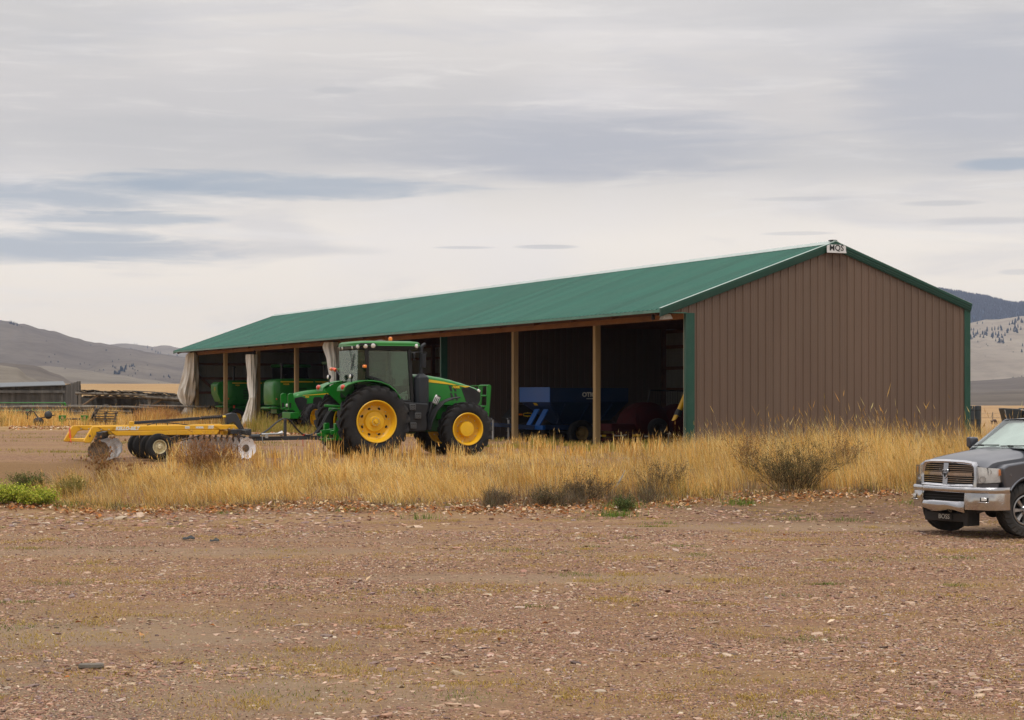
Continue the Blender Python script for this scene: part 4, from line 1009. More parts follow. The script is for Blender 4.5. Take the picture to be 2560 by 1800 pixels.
    mb = MB(); mb.prism([(-0.70, 2.0), (-0.58, 1.99), (0.60, 1.99), (0.78, 2.0), (0.84, 2.93), (-0.74, 2.93)], -0.37, -0.36, 'x'); mb.build('rear_window', M_glass, cab)
    for s in (-1, 1):
        mb = MB(); mb.loft([[(-0.37, s * 0.76, 1.99), (-0.17, s * 0.80, 2.1), (-0.19, s * 0.82, 2.93), (-0.37, s * 0.79, 2.93)], [(-0.36, s * 0.75, 1.99), (-0.17, s * 0.79, 2.1), (-0.19, s * 0.81, 2.93), (-0.36, s * 0.78, 2.93)]]); mb.build('corner_window', M_glass, cab)
    mb = MB(); mb.prism([(-0.72, 1.95), (0.72, 1.95), (0.74, 2.93), (-0.74, 2.93)], 1.12, 1.128, 'x'); mb.build('windscreen', M_glass, cab)
    mb = MB(); mb.box((0.30, 0, 1.72), (0.5, 0.55, 0.14)); mb.box((0.05, 0, 2.08), (0.14, 0.52, 0.70), (0, -0.12, 0)); mb.box((0.02, 0, 2.50), (0.09, 0.26, 0.18)); mb.bx(0.15, 0.45, -0.15, 0.15, 1.45, 1.66); mb.box((0.42, -0.36, 1.95), (0.42, 0.10, 0.06)); mb.build('driver_seat', M_seat, cab, bevel=0.04, seg=2)
    mb = MB(); mb.tube([(0.98, 0, 1.5), (0.86, 0, 2.02)], 0.05, 8); mb.tube([(0.84 + 0.06 * math.sin(a), 0.19 * math.cos(a), 2.05 + 0.18 * math.sin(a)) for a in np.linspace(0, 2 * math.pi, 21)], 0.015, 6); mb.box((0.92, 0, 2.06), (0.06, 0.3, 0.16)); mb.build('steering_wheel', M_frame, cab)
    mb = MB(); mb.box((0.62, -0.55, 2.2), (0.08, 0.22, 0.32)); mb.tube([(0.55, -0.55, 1.5), (0.60, -0.55, 2.1)], 0.02, 6); mb.build('monitor', M_frame, cab, bevel=0.01)
    mb = MB(); mb.bx(0.86, 1.10, -0.76, -0.58, 1.45, 1.72); mb.prism([(0.90, 1.725), (1.08, 1.725), (1.09, 1.82), (1.0, 1.78)], -0.72, -0.64, 'y'); jug = mb.build('plastic_jug', M_white, cab, bevel=0.02, seg=2)
    mb = MB(); mb.bx(1.02, 1.07, -0.769, -0.762, 1.58, 1.66); mb.build('jug_label', M_black, jug)
    # roof
    mb = MB(); rings = []
    for z, gx, gy in ((3.045, 0.02, 0.02), (3.06, 0, 0), (3.12, 0.0, 0.0), (3.165, -0.06, -0.05), (3.185, -0.22, -0.18), (3.19, -0.55, -0.5)):
        x0, x1, yh, c = -0.42 - gx, 1.42 + gx, 0.90 + gy, 0.16
        rings.append([(x0 + c, -yh, z), (x1 - 0.06, -yh, z), (x1, -yh + 0.08, z), (x1, yh - 0.08, z), (x1 - 0.06, yh, z), (x0 + c, yh, z), (x0, yh - c * 1.2, z), (x0, -yh + c * 1.2, z)])
    mb.loft(rings); roof = mb.build('roof', M_green, cab, bevel=0.03, seg=2, sharp=50)
    mb = MB(); rings = []
    for z, g in ((2.94, -0.06), (2.97, 0.0), (3.044, 0.005)):
        x0, x1, yh, c = -0.40 - g, 1.38 + g, 0.88 + g, 0.16
        rings.append([(x0 + c, -yh, z), (x1 - 0.06, -yh, z), (x1, -yh + 0.08, z), (x1, yh - 0.08, z), (x1 - 0.06, yh, z), (x0 + c, yh, z), (x0, yh - c * 1.2, z), (x0, -yh + c * 1.2, z)])
    mb.loft(rings)
    for s in (-1, 1): mb.prism([(-0.42, 3.05), (0.18, 3.05), (0.06, 3.12), (-0.35, 3.115)], s * 0.905 - 0.006, s * 0.905 + 0.006, 'y')
    mb.build('roof_housing', M_frame, roof, bevel=0.01)
    lamps = []
    for s in (-1, 1):
        lamps += [((0.02, s * 0.905, 3.045), (0, s, -.15), 0.065), ((-0.20, s * 0.895, 3.03), (-.3, s, -.2), 0.06), ((-0.37, s * 0.76, 3.02), (-1, s * .8, -.2), 0.055), ((-0.405, s * 0.42, 3.0), (-1, 0, -.2), 0.05), ((1.30, s * 0.895, 3.05), (.4, s, 0), 0.06), ((1.40, s * 0.7, 3.03), (1, .3 * s, 0), 0.05)]
    for p, d, r_ in lamps:
        mb = MB(); mb.lathe([(r_, -0.02), (r_, 0.012), (r_ * 0.8, 0.02), (0, 0.024)], p, d, 14); mb.build('roof_lamp', M_lens, cab)
    mb = MB(); mb.lathe([(0.05, 0), (0.05, 0.03)], (0.86, 0, 3.185), (0, 0, 1), 14); bc = mb.build('beacon', M_frame, cab)
    mb = MB(); mb.lathe([(0.056, 0.03), (0.056, 0.10), (0.04, 0.13), (0, 0.14)], (0.86, 0, 3.185), (0, 0, 1), 14); mb.build('beacon_lens', M_amber, bc)
    mb = MB(); mb.lathe([(0.14, 0), (0.13, 0.035), (0.05, 0.05), (0, 0.05)], (0.62, 0.15, 3.188), (0, 0, 1), 16); mb.build('antenna', mat('grey_dome', (0.10, 0.07, 0.05), 0.5), cab)
    # rear wiper, corner marker arms, mirror bracket
    mb = MB(); mb.tube([(-0.385, -0.1, 2.93), (-0.385, -0.42, 2.42)], 0.008, 5); mb.box((-0.385, -0.34, 2.6), (0.012, 0.03, 0.5), (0.52, 0, 0)); mb.build('wiper', M_frame, cab)
    mb = MB(); mb.bar((-0.20, -0.86, 2.35), (-0.24, -0.98, 2.47), 0.05, 0.05); am = mb.build('marker_arm', M_frame, cab)
    mb = MB(); mb.box((-0.26, -1.0, 2.475), (0.10, 0.10, 0.085)); mb.build('marker_lens', M_amber, am, bevel=0.015)
    mb = MB(); mb.tube([(-0.30, 0.86, 2.20), (-0.32, 1.15, 2.36), (-0.32, 1.25, 2.40)], 0.02, 6); am = mb.build('marker_arm', M_exh, cab)
    mb = MB(); mb.tube([(-0.32, 1.22, 2.39), (-0.33, 1.36, 2.425), (-0.33, 1.52, 2.435)], 0.042, 8); mb.build('marker_lens', M_red, am)
    mb = MB(); mb.tube([(-0.33, 1.52, 2.435), (-0.33, 1.66, 2.435)], 0.05, 8); mb.build('marker_lens', M_amber, am)
    mb = MB(); mb.tube([(-0.33, 1.22, 2.392), (-0.33, 1.36, 2.43)], 0.046, 8); mb.build('marker_lens', M_orange, am)
    for s in (-1, 1):
        mb = MB(); mb.tube([(1.14, s * 0.85, 2.87), (1.52, s * 1.0, 2.88), (1.56, s * 1.02, 2.82)], 0.014, 6); ms = mb.build('mirror_bracket', M_frame, cab)
        mb = MB(); mb.box((1.20, s * 0.93, 2.78), (0.06, 0.14, 0.16)); mb.box((1.22, s * 0.93, 2.66), (0.05, 0.12, 0.03)); mb.build('mirror', M_frame, ms, bevel=0.012)
    # three-point hitch and drawbar
    mb = MB()
    for s in (-1, 1):
        mb.bar((-0.3, s * 0.32, 0.75), (-1.05, s * 0.42, 0.66), 0.06, 0.12); mb.bar((-0.62, s * 0.44, 0.66), (-0.42, s * 0.42, 1.42), 0.06, 0.07); mb.bar((-0.42, s * 0.42, 1.42), (-0.15, s * 0.34, 1.36), 0.07, 0.09)
        mb.bx(-0.95, -0.80, s * 0.44 - 0.06, s * 0.44 + 0.06, 0.50, 0.92)
    mb.bar((-0.25, 0, 1.26), (-0.95, 0, 1.30), 0.07, 0.09); mb.bar((-0.3, 0.2, 1.36), (-1.0, 0.25, 1.40), 0.06, 0.07); mb.bx(-0.50, -0.34, -0.36, 0.36, 1.28, 1.42)
    mb.bx(-0.48, -0.33, -0.30, 0.30, 0.66, 1.25); mb.build('hitch_link', M_green, T, bevel=0.012)
    mb = MB(); mb.bx(-1.22, 0.3, -0.05, 0.05, 0.44, 0.50); mb.prism([(-1.30, 0.62), (-1.20, 0.66), (-1.06, 0.62), (-1.02, 0.42), (-1.10, 0.38), (-1.12, 0.55), (-1.28, 0.56)], -0.05, 0.05, 'y'); mb.build('drawbar', M_green, T, bevel=0.01)
    mb = MB(); mb.tube([(-1.18, 0, 0.35), (-1.18, 0, 0.70)], 0.02, 8); mb.build('hitch_pin', M_steel, T)
    mb = MB()
    for k, y in enumerate((-0.18, -0.06, 0.06, 0.18)): mb.tube([(-0.36, y, 1.15), (-0.50, y, 1.15)], 0.035, 8)
    mb.build('hydraulic_coupler', M_frame, T)
    mb = MB(); mb.tube([(-1.0, 0.2, 0.5), (-1.05, 0.2, 0.12), (-1.0, 0.3, 0.06), (-0.9, 0.3, 0.16)], 0.018, 6); mb.build('safety_chain', M_black, T)
    return T
TRACTOR = make_tractor()
# ------------------------------------------------------------------ the yellow disc harrow
M_hy = mat('yellow_harrow_paint', (0.70, 0.37, 0.010), 0.45, var=0.10, vscale=1.5, dust=0.30, dustcol=(0.40, 0.26, 0.09), dscale=1.6)
M_hb = mat('black_harrow_steel', (0.022, 0.025, 0.030), 0.5, var=0.25, dust=0.3, dustcol=(0.06, 0.05, 0.04))
M_disc = mat('polished_disc', (0.80, 0.80, 0.82), 0.4, 0.1, var=0.12, vscale=6, dust=0.30, dustcol=(0.34, 0.29, 0.24), dscale=6)
M_discd = mat('soil_stained_disc', (0.12, 0.085, 0.06), 0.75, 0.1, var=0.35, vscale=7)
M_crim = mat('cream_wheel_paint', (0.70, 0.62, 0.40), 0.5, var=0.12, dust=0.4, dustcol=(0.25, 0.19, 0.10), dscale=6)
def make_harrow():
    H = empty('disc_harrow', (-4.19, 53.4, -0.08), 24.0)
    tag(H, 'yellow offset disc harrow with black gangs and silver discs behind the large tractor', 'harrow')
    NY, FY = -0.72, 0.66
    def chan(mb, x0, x1, y, z0, z1, th=0.12): mb.bx(x0, x1, y - th / 2, y + th / 2, z0, z1)
    for y, dx in ((NY, 0), (FY, -0.24)):
        mb = MB(); t = 0.07
        # upper beam with the bent rear leg
        mb.prism([(-7.62 + dx, 0.885), (-3.84, 0.905), (-3.73, 0.79), (-4.20, 0.775), (-7.05 + dx, 0.765), (-7.36 + dx, 0.76), (-7.48 + dx, 0.74), (-7.66 + dx, 0.46), (-7.82 + dx, 0.46), (-7.84 + dx, 0.50)], y - t, y + t, 'y')
        fb = mb.build('side_beam', M_hy, H, bevel=0.012)
        mb = MB(); mb.prism([(-7.16 + dx, 0.755), (-4.26, 0.770), (-4.33, 0.645), (-7.02 + dx, 0.640)], y - t - 0.012, y + t - 0.012, 'y'); mb.build('lower_beam', M_hy, H, bevel=0.012)
        for x0 in (-7.2 + dx, -4.12):   # gusset ribs
            mb = MB(); mb.prism([(x0 - 0.28, 0.875), (x0 - 0.12, 0.78), (x0 + 0.05, 0.78), (x0 + 0.16, 0.88)], y - t - 0.02, y - t - 0.002, 'y'); mb.build('gusset', M_hy, fb)
        mb = MB()
        for x in (-7.40 + dx, -7.2 + dx, -4.0, -3.88): mb.lathe([(0.018, 0), (0.018, -0.02), (0, -0.022)], (x, y - t, 0.80), (0, 1, 0), 8)
        mb.build('bolt', M_steel, fb)
    mb = MB()
    for x in (-7.0, -5.7, -4.3): mb.bx(x - 0.07, x + 0.07, NY + 0.06, FY - 0.06, 0.66, 0.80)
    mb.bx(-7.74, -7.64, NY + 0.02, FY - 0.3, 0.47, 0.56); mb.bar((-7.69, NY, 0.515), (-7.93, FY, 0.515), 0.10, 0.09)
    mb.bar((-4.2, NY, 0.70), (-3.6, 0.0, 0.66), 0.10, 0.12); mb.bar((-4.2, FY, 0.70), (-3.6, 0.0, 0.66), 0.10, 0.12)
    mb.bx(-6.5, -6.37, -0.06, 0.06, 0.78, 1.0)
    mb.build('cross_member', M_hy, H, bevel=0.012)
    # lettering
    text_mesh('KELLO-BILT', 0.118, M_white, H, frameM((-6.72, NY - 0.073, 0.822), (1, 0, 0), (0, 0, 1)), bold=0.007, shear=0.25)
    text_mesh('MODEL', 0.062, M_white, H, frameM((-4.80, NY - 0.073, 0.836), (1, 0, 0), (0, 0, 1)), bold=0.006, shear=0.2)
    text_mesh('225', 0.100, M_white, H, frameM((-4.50, NY - 0.073, 0.844), (1, 0, 0), (0, 0, 1)), bold=0.006, shear=0.2)
    mb = MB(); mb.bx(-5.19, -5.07, NY - 0.075, NY - 0.071, 0.81, 0.87); pl = mb.build('data_plate', M_white, H)
    mb = MB(); mb.bx(-5.18, -5.08, NY - 0.078, NY - 0.0755, 0.838, 0.842); mb.build('plate_line', M_black, pl)
    # slow-vehicle triangle and reflectors
    mb = MB(); mb.prism([(0.40, 0.47), (0.80, 0.47), (0.60, 0.82)], -7.95, -7.94, 'x'); tr = mb.build('warning_triangle', M_orange, H)
    mb = MB(); mb.prism([(0.36, 0.44), (0.84, 0.44), (0.60, 0.87)], -7.938, -7.93, 'x'); mb.build('triangle_border', M_red, tr)
    # transport wheels: a pair each side
    rim = [(0.175, 0.085), (0.185, 0.095), (0.178, 0.105), (0.162, 0.10), (0.150, 0.05), (0.140, 0.035), (0.11, 0.045), (0.09, 0.06), (0.06, 0.06), (0.055, 0.10), (0.045, 0.115), (0, 0.115)]
    for y, s in ((-0.92, -1), (-0.30, -1), (0.44, -1), (1.06, 1)):
        wheel(H, (-5.92 - (0.02 if y > 0 else 0), y, 0.345), 0.345, 0.25, 0.175, s, M_crim, rim, 24, 0.0, bolts=[(0.078, 0.06, 8, 0.009, 0)])
    mb = MB(); mb.tube([(-5.92, -0.85, 0.345), (-5.92, 1.0, 0.345)], 0.045, 10)
    for y in (-0.6, 0.75): mb.bar((-5.92, y, 0.36), (-5.05, y, 0.66), 0.10, 0.14)
    mb.bar((-5.55, -0.72, 0.42), (-4.55, -0.50, 0.66), 0.03, 0.03); mb.bar((-5.5, -0.1, 0.45), (-5.6, -0.1, 0.7), 0.08, 0.08)
    mb.build('axle_arm', M_hb, H, bevel=0.01)
    # disc gangs
    def gang(p0, p1, n_, r_, concave, name):
        p0, p1 = Vector(p0), Vector(p1); d = (p1 - p0).normalized()
        g = empty(name, (0, 0, 0), 0, H)
        mb = MB(); mb.tube([p0, p1], 0.035, 8)
        for i in range(n_ - 1):
            c = p0 + (p1 - p0) * ((i + 0.5) / (n_ - 1)); mb.tube([c - d * 0.06, c + d * 0.06], 0.06, 10)
        mb.build('gang_axle', M_hb, g)
        up = Vector((0, 0, 1)); s_ = d.cross(up).normalized(); seg = 60
        for i in range(n_):
            c = p0 + (p1 - p0) * (i / (n_ - 1)); ph = i * 0.7
            mb = MB(); ring = []
            for q, off in ((0.09, 0.0), (0.17, 0.012), (r_ * 0.78, 0.035), (r_, 0.065)):
                rr_ = []
                for k in range(seg):
                    t = 2 * math.pi * k / seg
                    e = 1.0 if q < r_ else (1 - 0.07 * (0.5 + 0.5 * math.cos(10 * t + ph)) ** 2)
                    rr_.append(c + (s_ * math.cos(t + ph) + up * math.sin(t + ph)) * q * e + d * off * concave)
                ring.append(rr_)
            th = d * 0.008
            back = [[p + th for p in rr_] for rr_ in ring[::-1]]
            mb.loft(ring + back, caps=False)
            mb.m = 1; mb.lathe([(0.10, -0.02), (0.10, 0.03)], c, d, 14); mb.tube([c - d * 0.05, c + d * 0.01], [0.045, 0.05], 8)
            mb.build('disc', [M_discd if (name == 'rear_gang' and i == 0) else M_disc, M_discd], g, sharp=30)
        return g, d
    g1, d1 = gang((-3.64, -1.12, 0.285), (-4.52, 1.50, 0.285), 11, 0.29, -1, 'front_gang')
    g2, d2 = gang((-7.50, -1.02, 0.235), (-6.72, 1.02, 0.285), 10, 0.29, -1, 'rear_gang')
    # standing dirt on the end discs
    for g, p0, p1, n_ in ((g1, (-3.64, -1.12, 0.285), (-4.52, 1.50, 0.285), 11), (g2, (-7.50, -1.02, 0.25), (-6.72, 1.02, 0.285), 10)):
        p0, p1 = Vector(p0), Vector(p1); up = Vector((0, 0, 0.42))
        mb = MB(); mb.bar(p0 + up - (p1 - p0) * 0.02, p1 + up + (p1 - p0) * 0.02, 0.12, 0.12); mb.build('gang_beam', M_hb, g, bevel=0.01)
        dd = (p1 - p0).normalized(); sd = dd.cross(Vector((0, 0, 1)))
        for i in range(n_ - 1):
            c = p0 + (p1 - p0) * ((i + 0.5) / (n_ - 1))
            mb = MB(); mb.tube([c + up * 0.9 - sd * 0.09, c + up * 0.6 - sd * 0.13, c + up * 0.25 - sd * 0.06, c - sd * 0.01], 0.028, 6)
            mb.bar(c + up - dd * 0.04 - sd * 0.07, c + up + dd * 0.04 - sd * 0.07, 0.03, 0.15)
            mb.build('shank', M_hb, g)
    # front top frame of the gang beam and its end plates
    mb = MB(); mb.bx(-3.98, -3.44, -0.90, -0.78, 0.66, 0.78); mb.bx(-3.50, -3.42, -0.92, -0.5, 0.62, 0.79); mb.build('frame_arm', M_hb, H, bevel=0.01)
    # levelling bar, spring and bent strut
    mb = MB(); mb.bar((-6.43, 0, 0.955), (-4.95, 0, 1.045), 0.06, 0.075); mb.tube([(-4.95, 0, 1.045), (-3.86, 0, 1.11)], 0.028, 8); mb.bar((-4.95, 0, 1.045), (-4.60, 0, 1.065), 0.08, 0.085)
    lb = mb.build('levelling_bar', M_hb, H, bevel=0.006)
    a, b = Vector((-4.55, 0, 1.07)), Vector((-3.95, 0, 1.105)); pts = []
    for i in range(161):
        t = i / 160; q = 2 * math.pi * 12 * t; pts.append(a + (b - a) * t + Vector((0, math.cos(q) * 0.05, math.sin(q) * 0.05)))
    mb = MB(); mb.tube(pts, 0.011, 5); mb.build('coil_spring', M_hb, lb)
    mb = MB(); mb.tube([(-3.98, 0, 1.10), (-3.84, 0, 1.112)], 0.035, 8); mb.build('spring_cap', M_ylet, lb)
    mb = MB(); mb.prism([(-3.88, 1.17), (-3.72, 1.215), (-3.60, 1.20), (-3.32, 0.66), (-3.50, 0.66), (-3.66, 0.97), (-3.86, 0.90)], -0.09, 0.09, 'y'); mb.build('mast', M_hb, H, bevel=0.01)
    # tongue, jack, hose stand and hoses
    mb = MB(); mb.bar((-3.55, 0, 0.50), (-1.40, 0, 0.525), 0.10, 0.11); mb.tube([(-3.22, 0, 0.56), (-2.92, 0, 0.565)], 0.07, 12); mb.bx(-3.6, -3.4, -0.3, 0.3, 0.46, 0.60); mb.bx(-1.45, -1.24, -0.05, 0.05, 0.46, 0.58)
    mb.build('tongue', M_hb, H, bevel=0.008)
    mb = MB(); mb.tube([(-2.90, -0.09, 0.625), (-2.36, -0.09, 0.64)], 0.032, 10); mb.lathe([(0.03, 0), (0.08, 0.12)], (-2.44, -0.09, 0.64), (1, 0, 0.05), 10); mb.tube([(-2.88, -0.09, 0.62), (-2.88, -0.12, 0.42), (-2.80, -0.12, 0.38)], 0.012, 6); mb.bx(-2.8, -2.72, -0.12, -0.05, 0.52, 0.62)
    mb.build('parking_jack', M_gmetal, H)
    mb = MB(); mb.bx(-2.24, -2.17, -0.03, 0.03, 0.56, 1.0); mb.tube([(-2.2, -0.06, 1.0), (-2.2, 0.06, 1.0)], 0.03, 8); mb.build('hose_stand', M_hb, H)
    for k, oy in enumerate((-0.035, 0.035)):
        mb = MB(); hp = [(-3.3, oy, 0.52), (-2.95, oy, 0.60), (-2.72, oy, 0.72), (-2.45, oy, 0.95), (-2.30, oy, 1.04), (-2.20, oy, 1.055), (-2.10, oy, 1.03), (-1.98, oy, 0.90), (-1.82, oy, 0.70), (-1.68, oy * 1.2, 0.60), (-1.50, oy * 1.5, 0.585), (-1.32, oy * 2, 0.66), (-1.16, oy * 2, 0.86), (-1.05, oy * 2, 1.08), (-0.92, oy * 2, 1.27), (-0.78, oy * 2, 1.33), (-0.50, oy * 2, 1.15)]
        # smooth the hose
        q = [Vector(p) for p in hp]
        for _ in range(2):
            nq = [q[0]]
            for u, v_ in zip(q, q[1:]): nq += [u * 0.75 + v_ * 0.25, u * 0.25 + v_ * 0.75]
            q = nq + [q[-1]]
        mb.tube(q, 0.017, 7); mb.build('hydraulic_hose', M_rub, H)
    mb = MB(); mb.tube([(-1.70, -0.05, 0.605), (-1.62, 0.05, 0.60)], 0.03, 6); mb.tube([(-1.72, -0.06, 0.48), (-1.71, -0.06, 0.28)], 0.008, 5); mb.build('red_strap', M_red, H)
    for x in (-5.85, -5.55):
        mb = MB(); mb.tube([(x, -0.35, 0.80), (x, -0.35, 0.95), (x + 0.05, -0.35, 0.97)], 0.012, 5); mb.build('hose_hook', M_hb, H)
    mb = MB(); mb.tube([(-6.1, -0.35, 0.90), (-5.85, -0.35, 0.965), (-5.55, -0.36, 0.965), (-5.0, -0.35, 0.90), (-4.4, -0.2, 0.86), (-3.5, -0.03, 0.60)], 0.014, 6); mb.build('hydraulic_hose', M_rub, H)
    return H
HARROW = make_harrow()
# ------------------------------------------------------------------ the grey pickup truck
M_tpaint = mat('grey_metallic_paint', (0.070, 0.075, 0.090), 0.36, 0.5, var=0.05, vscale=1.0, dust=0.12, dustcol=(0.15, 0.14, 0.13), dscale=1.2, coat=0.6)
M_chrome = mat('chrome', (0.54, 0.54, 0.56), 0.13, 1.0, var=0.06, vscale=5, dust=0.30, dustcol=(0.30, 0.26, 0.22), dscale=5)
M_tblk = mat('black_truck_plastic', (0.014, 0.014, 0.015), 0.55, var=0.2, dust=0.3, dustcol=(0.06, 0.05, 0.04))
M_wsg = glass_mat('windscreen_glass', (0.70, 0.82, 0.78), 0.02, 0.10)
M_tint = glass_mat('tinted_glass', (0.05, 0.06, 0.06), 0.02, 0.7)
M_shade = mat('silver_sunshade', (0.62, 0.68, 0.64), 0.35, 0.2, var=0.10, vscale=4)
M_alloy = mat('alloy_wheel', (0.42, 0.42, 0.42), 0.35, 0.8, var=0.15, dust=0.4, dustcol=(0.16, 0.13, 0.10))
M_mud = mat('mud_tyre', (0.030, 0.029, 0.028), 0.85, var=0.25, vscale=5, dust=0.6, dustcol=(0.09, 0.075, 0.06), dscale=3)
def make_truck():
    K = empty('pickup_truck', (8.41, 34.17, -0.843), 214.0)
    tag(K, 'dark grey pickup truck with chrome grille and dented chrome bumper at the right edge', 'truck')
    AZ = 0.46
    # body sides with wheel arches
    def archpts(cx, r, a0=180, a1=0, n_=13): return [(cx + r * math.cos(R(a)), AZ + r * math.sin(R(a))) for a in np.linspace(a0, a1, n_)]
    side = [(0.56, 0.80), (0.60, 0.98), (0.62, 1.20), (0.50, 1.255), (0.0, 1.305), (-0.55, 1.345), (-2.9, 1.36), (-2.92, 1.42), (-4.80, 1.44), (-4.86, 1.30), (-4.86, 0.72), (-4.40, 0.62)]
    side += [(p[0], p[1]) for p in archpts(-3.79, 0.54, 18, 162)] + [(-3.2, 0.56), (-0.65, 0.56)] + [(p[0], p[1]) for p in archpts(0.0, 0.545, 162, 18)][::-1][::-1]
    # order: rear arch from rear to front, then sill, then front arch from rear to front
    ra = [(-3.79 + 0.54 * math.cos(R(a)), AZ + 0.54 * math.sin(R(a))) for a in np.linspace(168, 12, 13)]
    fa = [(0.545 * math.cos(R(a)), AZ + 0.545 * math.sin(R(a))) for a in np.linspace(168, 40, 12)]
    side = side[:12] + ra + [(-3.2, 0.56), (-0.60, 0.56)] + fa
    body = None
    for s in (-1, 1):
        mb = MB(); mb.prism(side, s * 0.70, s * 0.995, 'y')
        b_ = mb.build('body_side', M_tpaint, K, bevel=0.055, seg=3, sharp=50)
        mb = MB()
        for cx, lo_, hi_ in ((0.0, 38, 172), (-3.79, 8, 172)):
            mb.loft([[(cx + r_ * math.cos(R(a)), y, AZ + r_ * math.sin(R(a))) for r_, y in ((0.535, s * 0.99), (0.575, s * 1.012), (0.60, s * 0.985), (0.56, s * 0.95))] for a in np.linspace(lo_, hi_, 17)])
        mb.build('wheel_arch_lip', M_tpaint, b_, sharp=50)
        mb = MB()
        for cx in (0.0, -3.79): mb.loft([[(cx + 0.53 * math.cos(R(a)), y, AZ + 0.53 * math.sin(R(a))) for y in (s * 0.60, s * 0.96)] for a in np.linspace(0, 180, 15)], caps=False, closed=False)
        mb.build('wheel_well', M_tblk, K)
        for nm, x0, x1 in (('front_door', -0.72, -1.85), ('rear_door', -1.87, -2.86)):
            mb = MB(); mb.prism([(x0, 0.62), (x0, 1.33), (x1, 1.345), (x1, 0.62)], s * 0.992, s * 1.0, 'y'); d_ = mb.build(nm, M_tpaint, K, bevel=0.003)
            mb = MB(); mb.box((x1 + 0.16, s * 1.012, 1.22), (0.18, 0.03, 0.035)); mb.build('handle', M_chrome, d_, bevel=0.01)
    # hood with raised centre
    xs = np.linspace(0.93, -0.56, 12); rows = []
    for i, x in enumerate(xs):
        t = i / 11.0; zc = lerp(1.325, 1.525, t ** 0.8); nose = 0.055 * (1 - min(1, t / 0.16)) ** 2; row = []
        for y in [-0.81, -0.805] + list(np.linspace(-0.80, 0.80, 33)) + [0.805, 0.81]:
            a = abs(y)
            z = zc - nose - (0.03 if a > 0.8 else 0) - (0.07 if a > 0.807 else 0)
            z += 0.016 * (1 - sstep(0.30, 0.42, a)) * sstep(0.08, 0.3, t)
            z -= 0.03 * sstep(0.35, 0.66, a) + (0.035 + 0.075 * t) * sstep(0.56, 0.80, a)
            xx = x - 0.10 * (a / 0.75) ** 2 * (1 - t)
            row.append((xx, y, z))
        rows.append(row)
    mb = MB(); mb.grid(rows); mb.grid([rows[0], [(p[0] - 0.02, p[1], p[2] - 0.05) for p in rows[0]]]); mb.build('hood', M_tpaint, K, sharp=60)
    mb = MB(); mb.bx(-0.55, 0.80, -0.68, 0.68, 0.75, 1.12); mb.bx(-4.7, 0.75, -0.40, 0.40, 0.48, 0.72); mb.bx(-4.8, -3.0, -0.72, 0.72, 0.80, 0.95); mb.bx(-3.0, -0.5, -0.74, 0.74, 0.55, 1.3); mb.build('underbody', M_tblk, K)
    mb = MB(); mb.bx(-4.86, -4.80, -0.74, 0.74, 0.8, 1.42); mb.build('tailgate', M_tpaint, K, bevel=0.02)
    # grille
    def G(y, z, o=0.0): return Vector((1.0 - 0.075 * (abs(y) / 0.62) ** 2 - 0.10 * (z - 0.86) + o, y, z))
    def strip(mb, pts, w_, th, o):
        for p, q in zip(pts, pts[1:]): mb.bar(G(*p, o), G(*q, o), w_, th, (1, 0, 0))
    mb = MB(); n_ = 9
    mb.loft([[G(y, 0.89, -0.06), G(y, 0.89, -0.03), G(y, 1.27, -0.03), G(y, 1.27, -0.06)] for y in np.linspace(-0.60, 0.60, n_)]); mb.build('grille_backing', M_hole, K)
    mb = MB()
    outer = [(-0.645, 0.855), (-0.655, 1.02), (-0.63, 1.22), (-0.58, 1.30), (-0.40, 1.325), (0, 1.335), (0.40, 1.325), (0.58, 1.30), (0.63, 1.22), (0.655, 1.02), (0.645, 0.855), (0.40, 0.85), (0, 0.845), (-0.40, 0.85)]
    inner = [(-0.565, 0.915), (-0.58, 1.02), (-0.555, 1.19), (-0.52, 1.245), (-0.38, 1.262), (0, 1.27), (0.38, 1.262), (0.52, 1.245), (0.555, 1.19), (0.58, 1.02), (0.565, 0.915), (0.38, 0.91), (0, 0.905), (-0.38, 0.91)]
    mid = [((a[0] + b[0]) / 2, (a[1] + b[1]) / 2) for a, b in zip(outer, inner)]
    mb.loft([[G(*p, -0.05) for p in outer], [G(*p, 0.0) for p in outer], [G(*p, 0.028) for p in mid], [G(*p, 0.0) for p in inner], [G(*p, -0.05) for p in inner]], caps=False)
    for y0, y1 in ((-0.56, -0.055), (0.055, 0.56)): strip(mb, [(y, 1.085) for y in np.linspace(y0, y1, 5)], 0.05, 0.05, -0.005)
    mb.loft([[G(-0.060, z, -0.04), G(-0.055, z, 0.012), G(0.055, z, 0.012), G(0.060, z, -0.04)] for z in (0.90, 1.27)])
    mb.build('grille_surround', M_chrome, K, sharp=40)
    for z in (0.945, 0.98, 1.015, 1.05, 1.125, 1.16, 1.195, 1.23):
        for s in (-1, 1):
            mb = MB(); strip(mb, [(s * y, z) for y in np.linspace(0.056, 0.565 if z < 1.2 else 0.535, 5)], 0.009, 0.03, -0.015); mb.build('grille_slat', M_chrome, K)
    em = [(0, 0.99), (-0.045, 1.03), (-0.07, 1.09), (-0.065, 1.165), (-0.03, 1.155), (0, 1.175), (0.03, 1.155), (0.065, 1.165), (0.07, 1.09), (0.045, 1.03)]
    mb = MB(); mb.loft([[G(*p, 0.012) for p in em], [G(*p, 0.028) for p in em]])
    eb = mb.build('emblem', M_chrome, K, bevel=0.004)
    mb = MB()
    for s in (-1, 1):
        mb.tube([G(s * 0.010, 1.125, 0.032), G(s * 0.035, 1.14, 0.032), G(s * 0.052, 1.115, 0.032), G(s * 0.045, 1.07, 0.032), G(s * 0.028, 1.075, 0.032)], 0.008, 5)
        mb.tube([G(s * 0.014, 1.10, 0.032), G(s * 0.008, 1.03, 0.032)], 0.007, 5)
    mb.build('emblem_relief', M_tblk, eb)
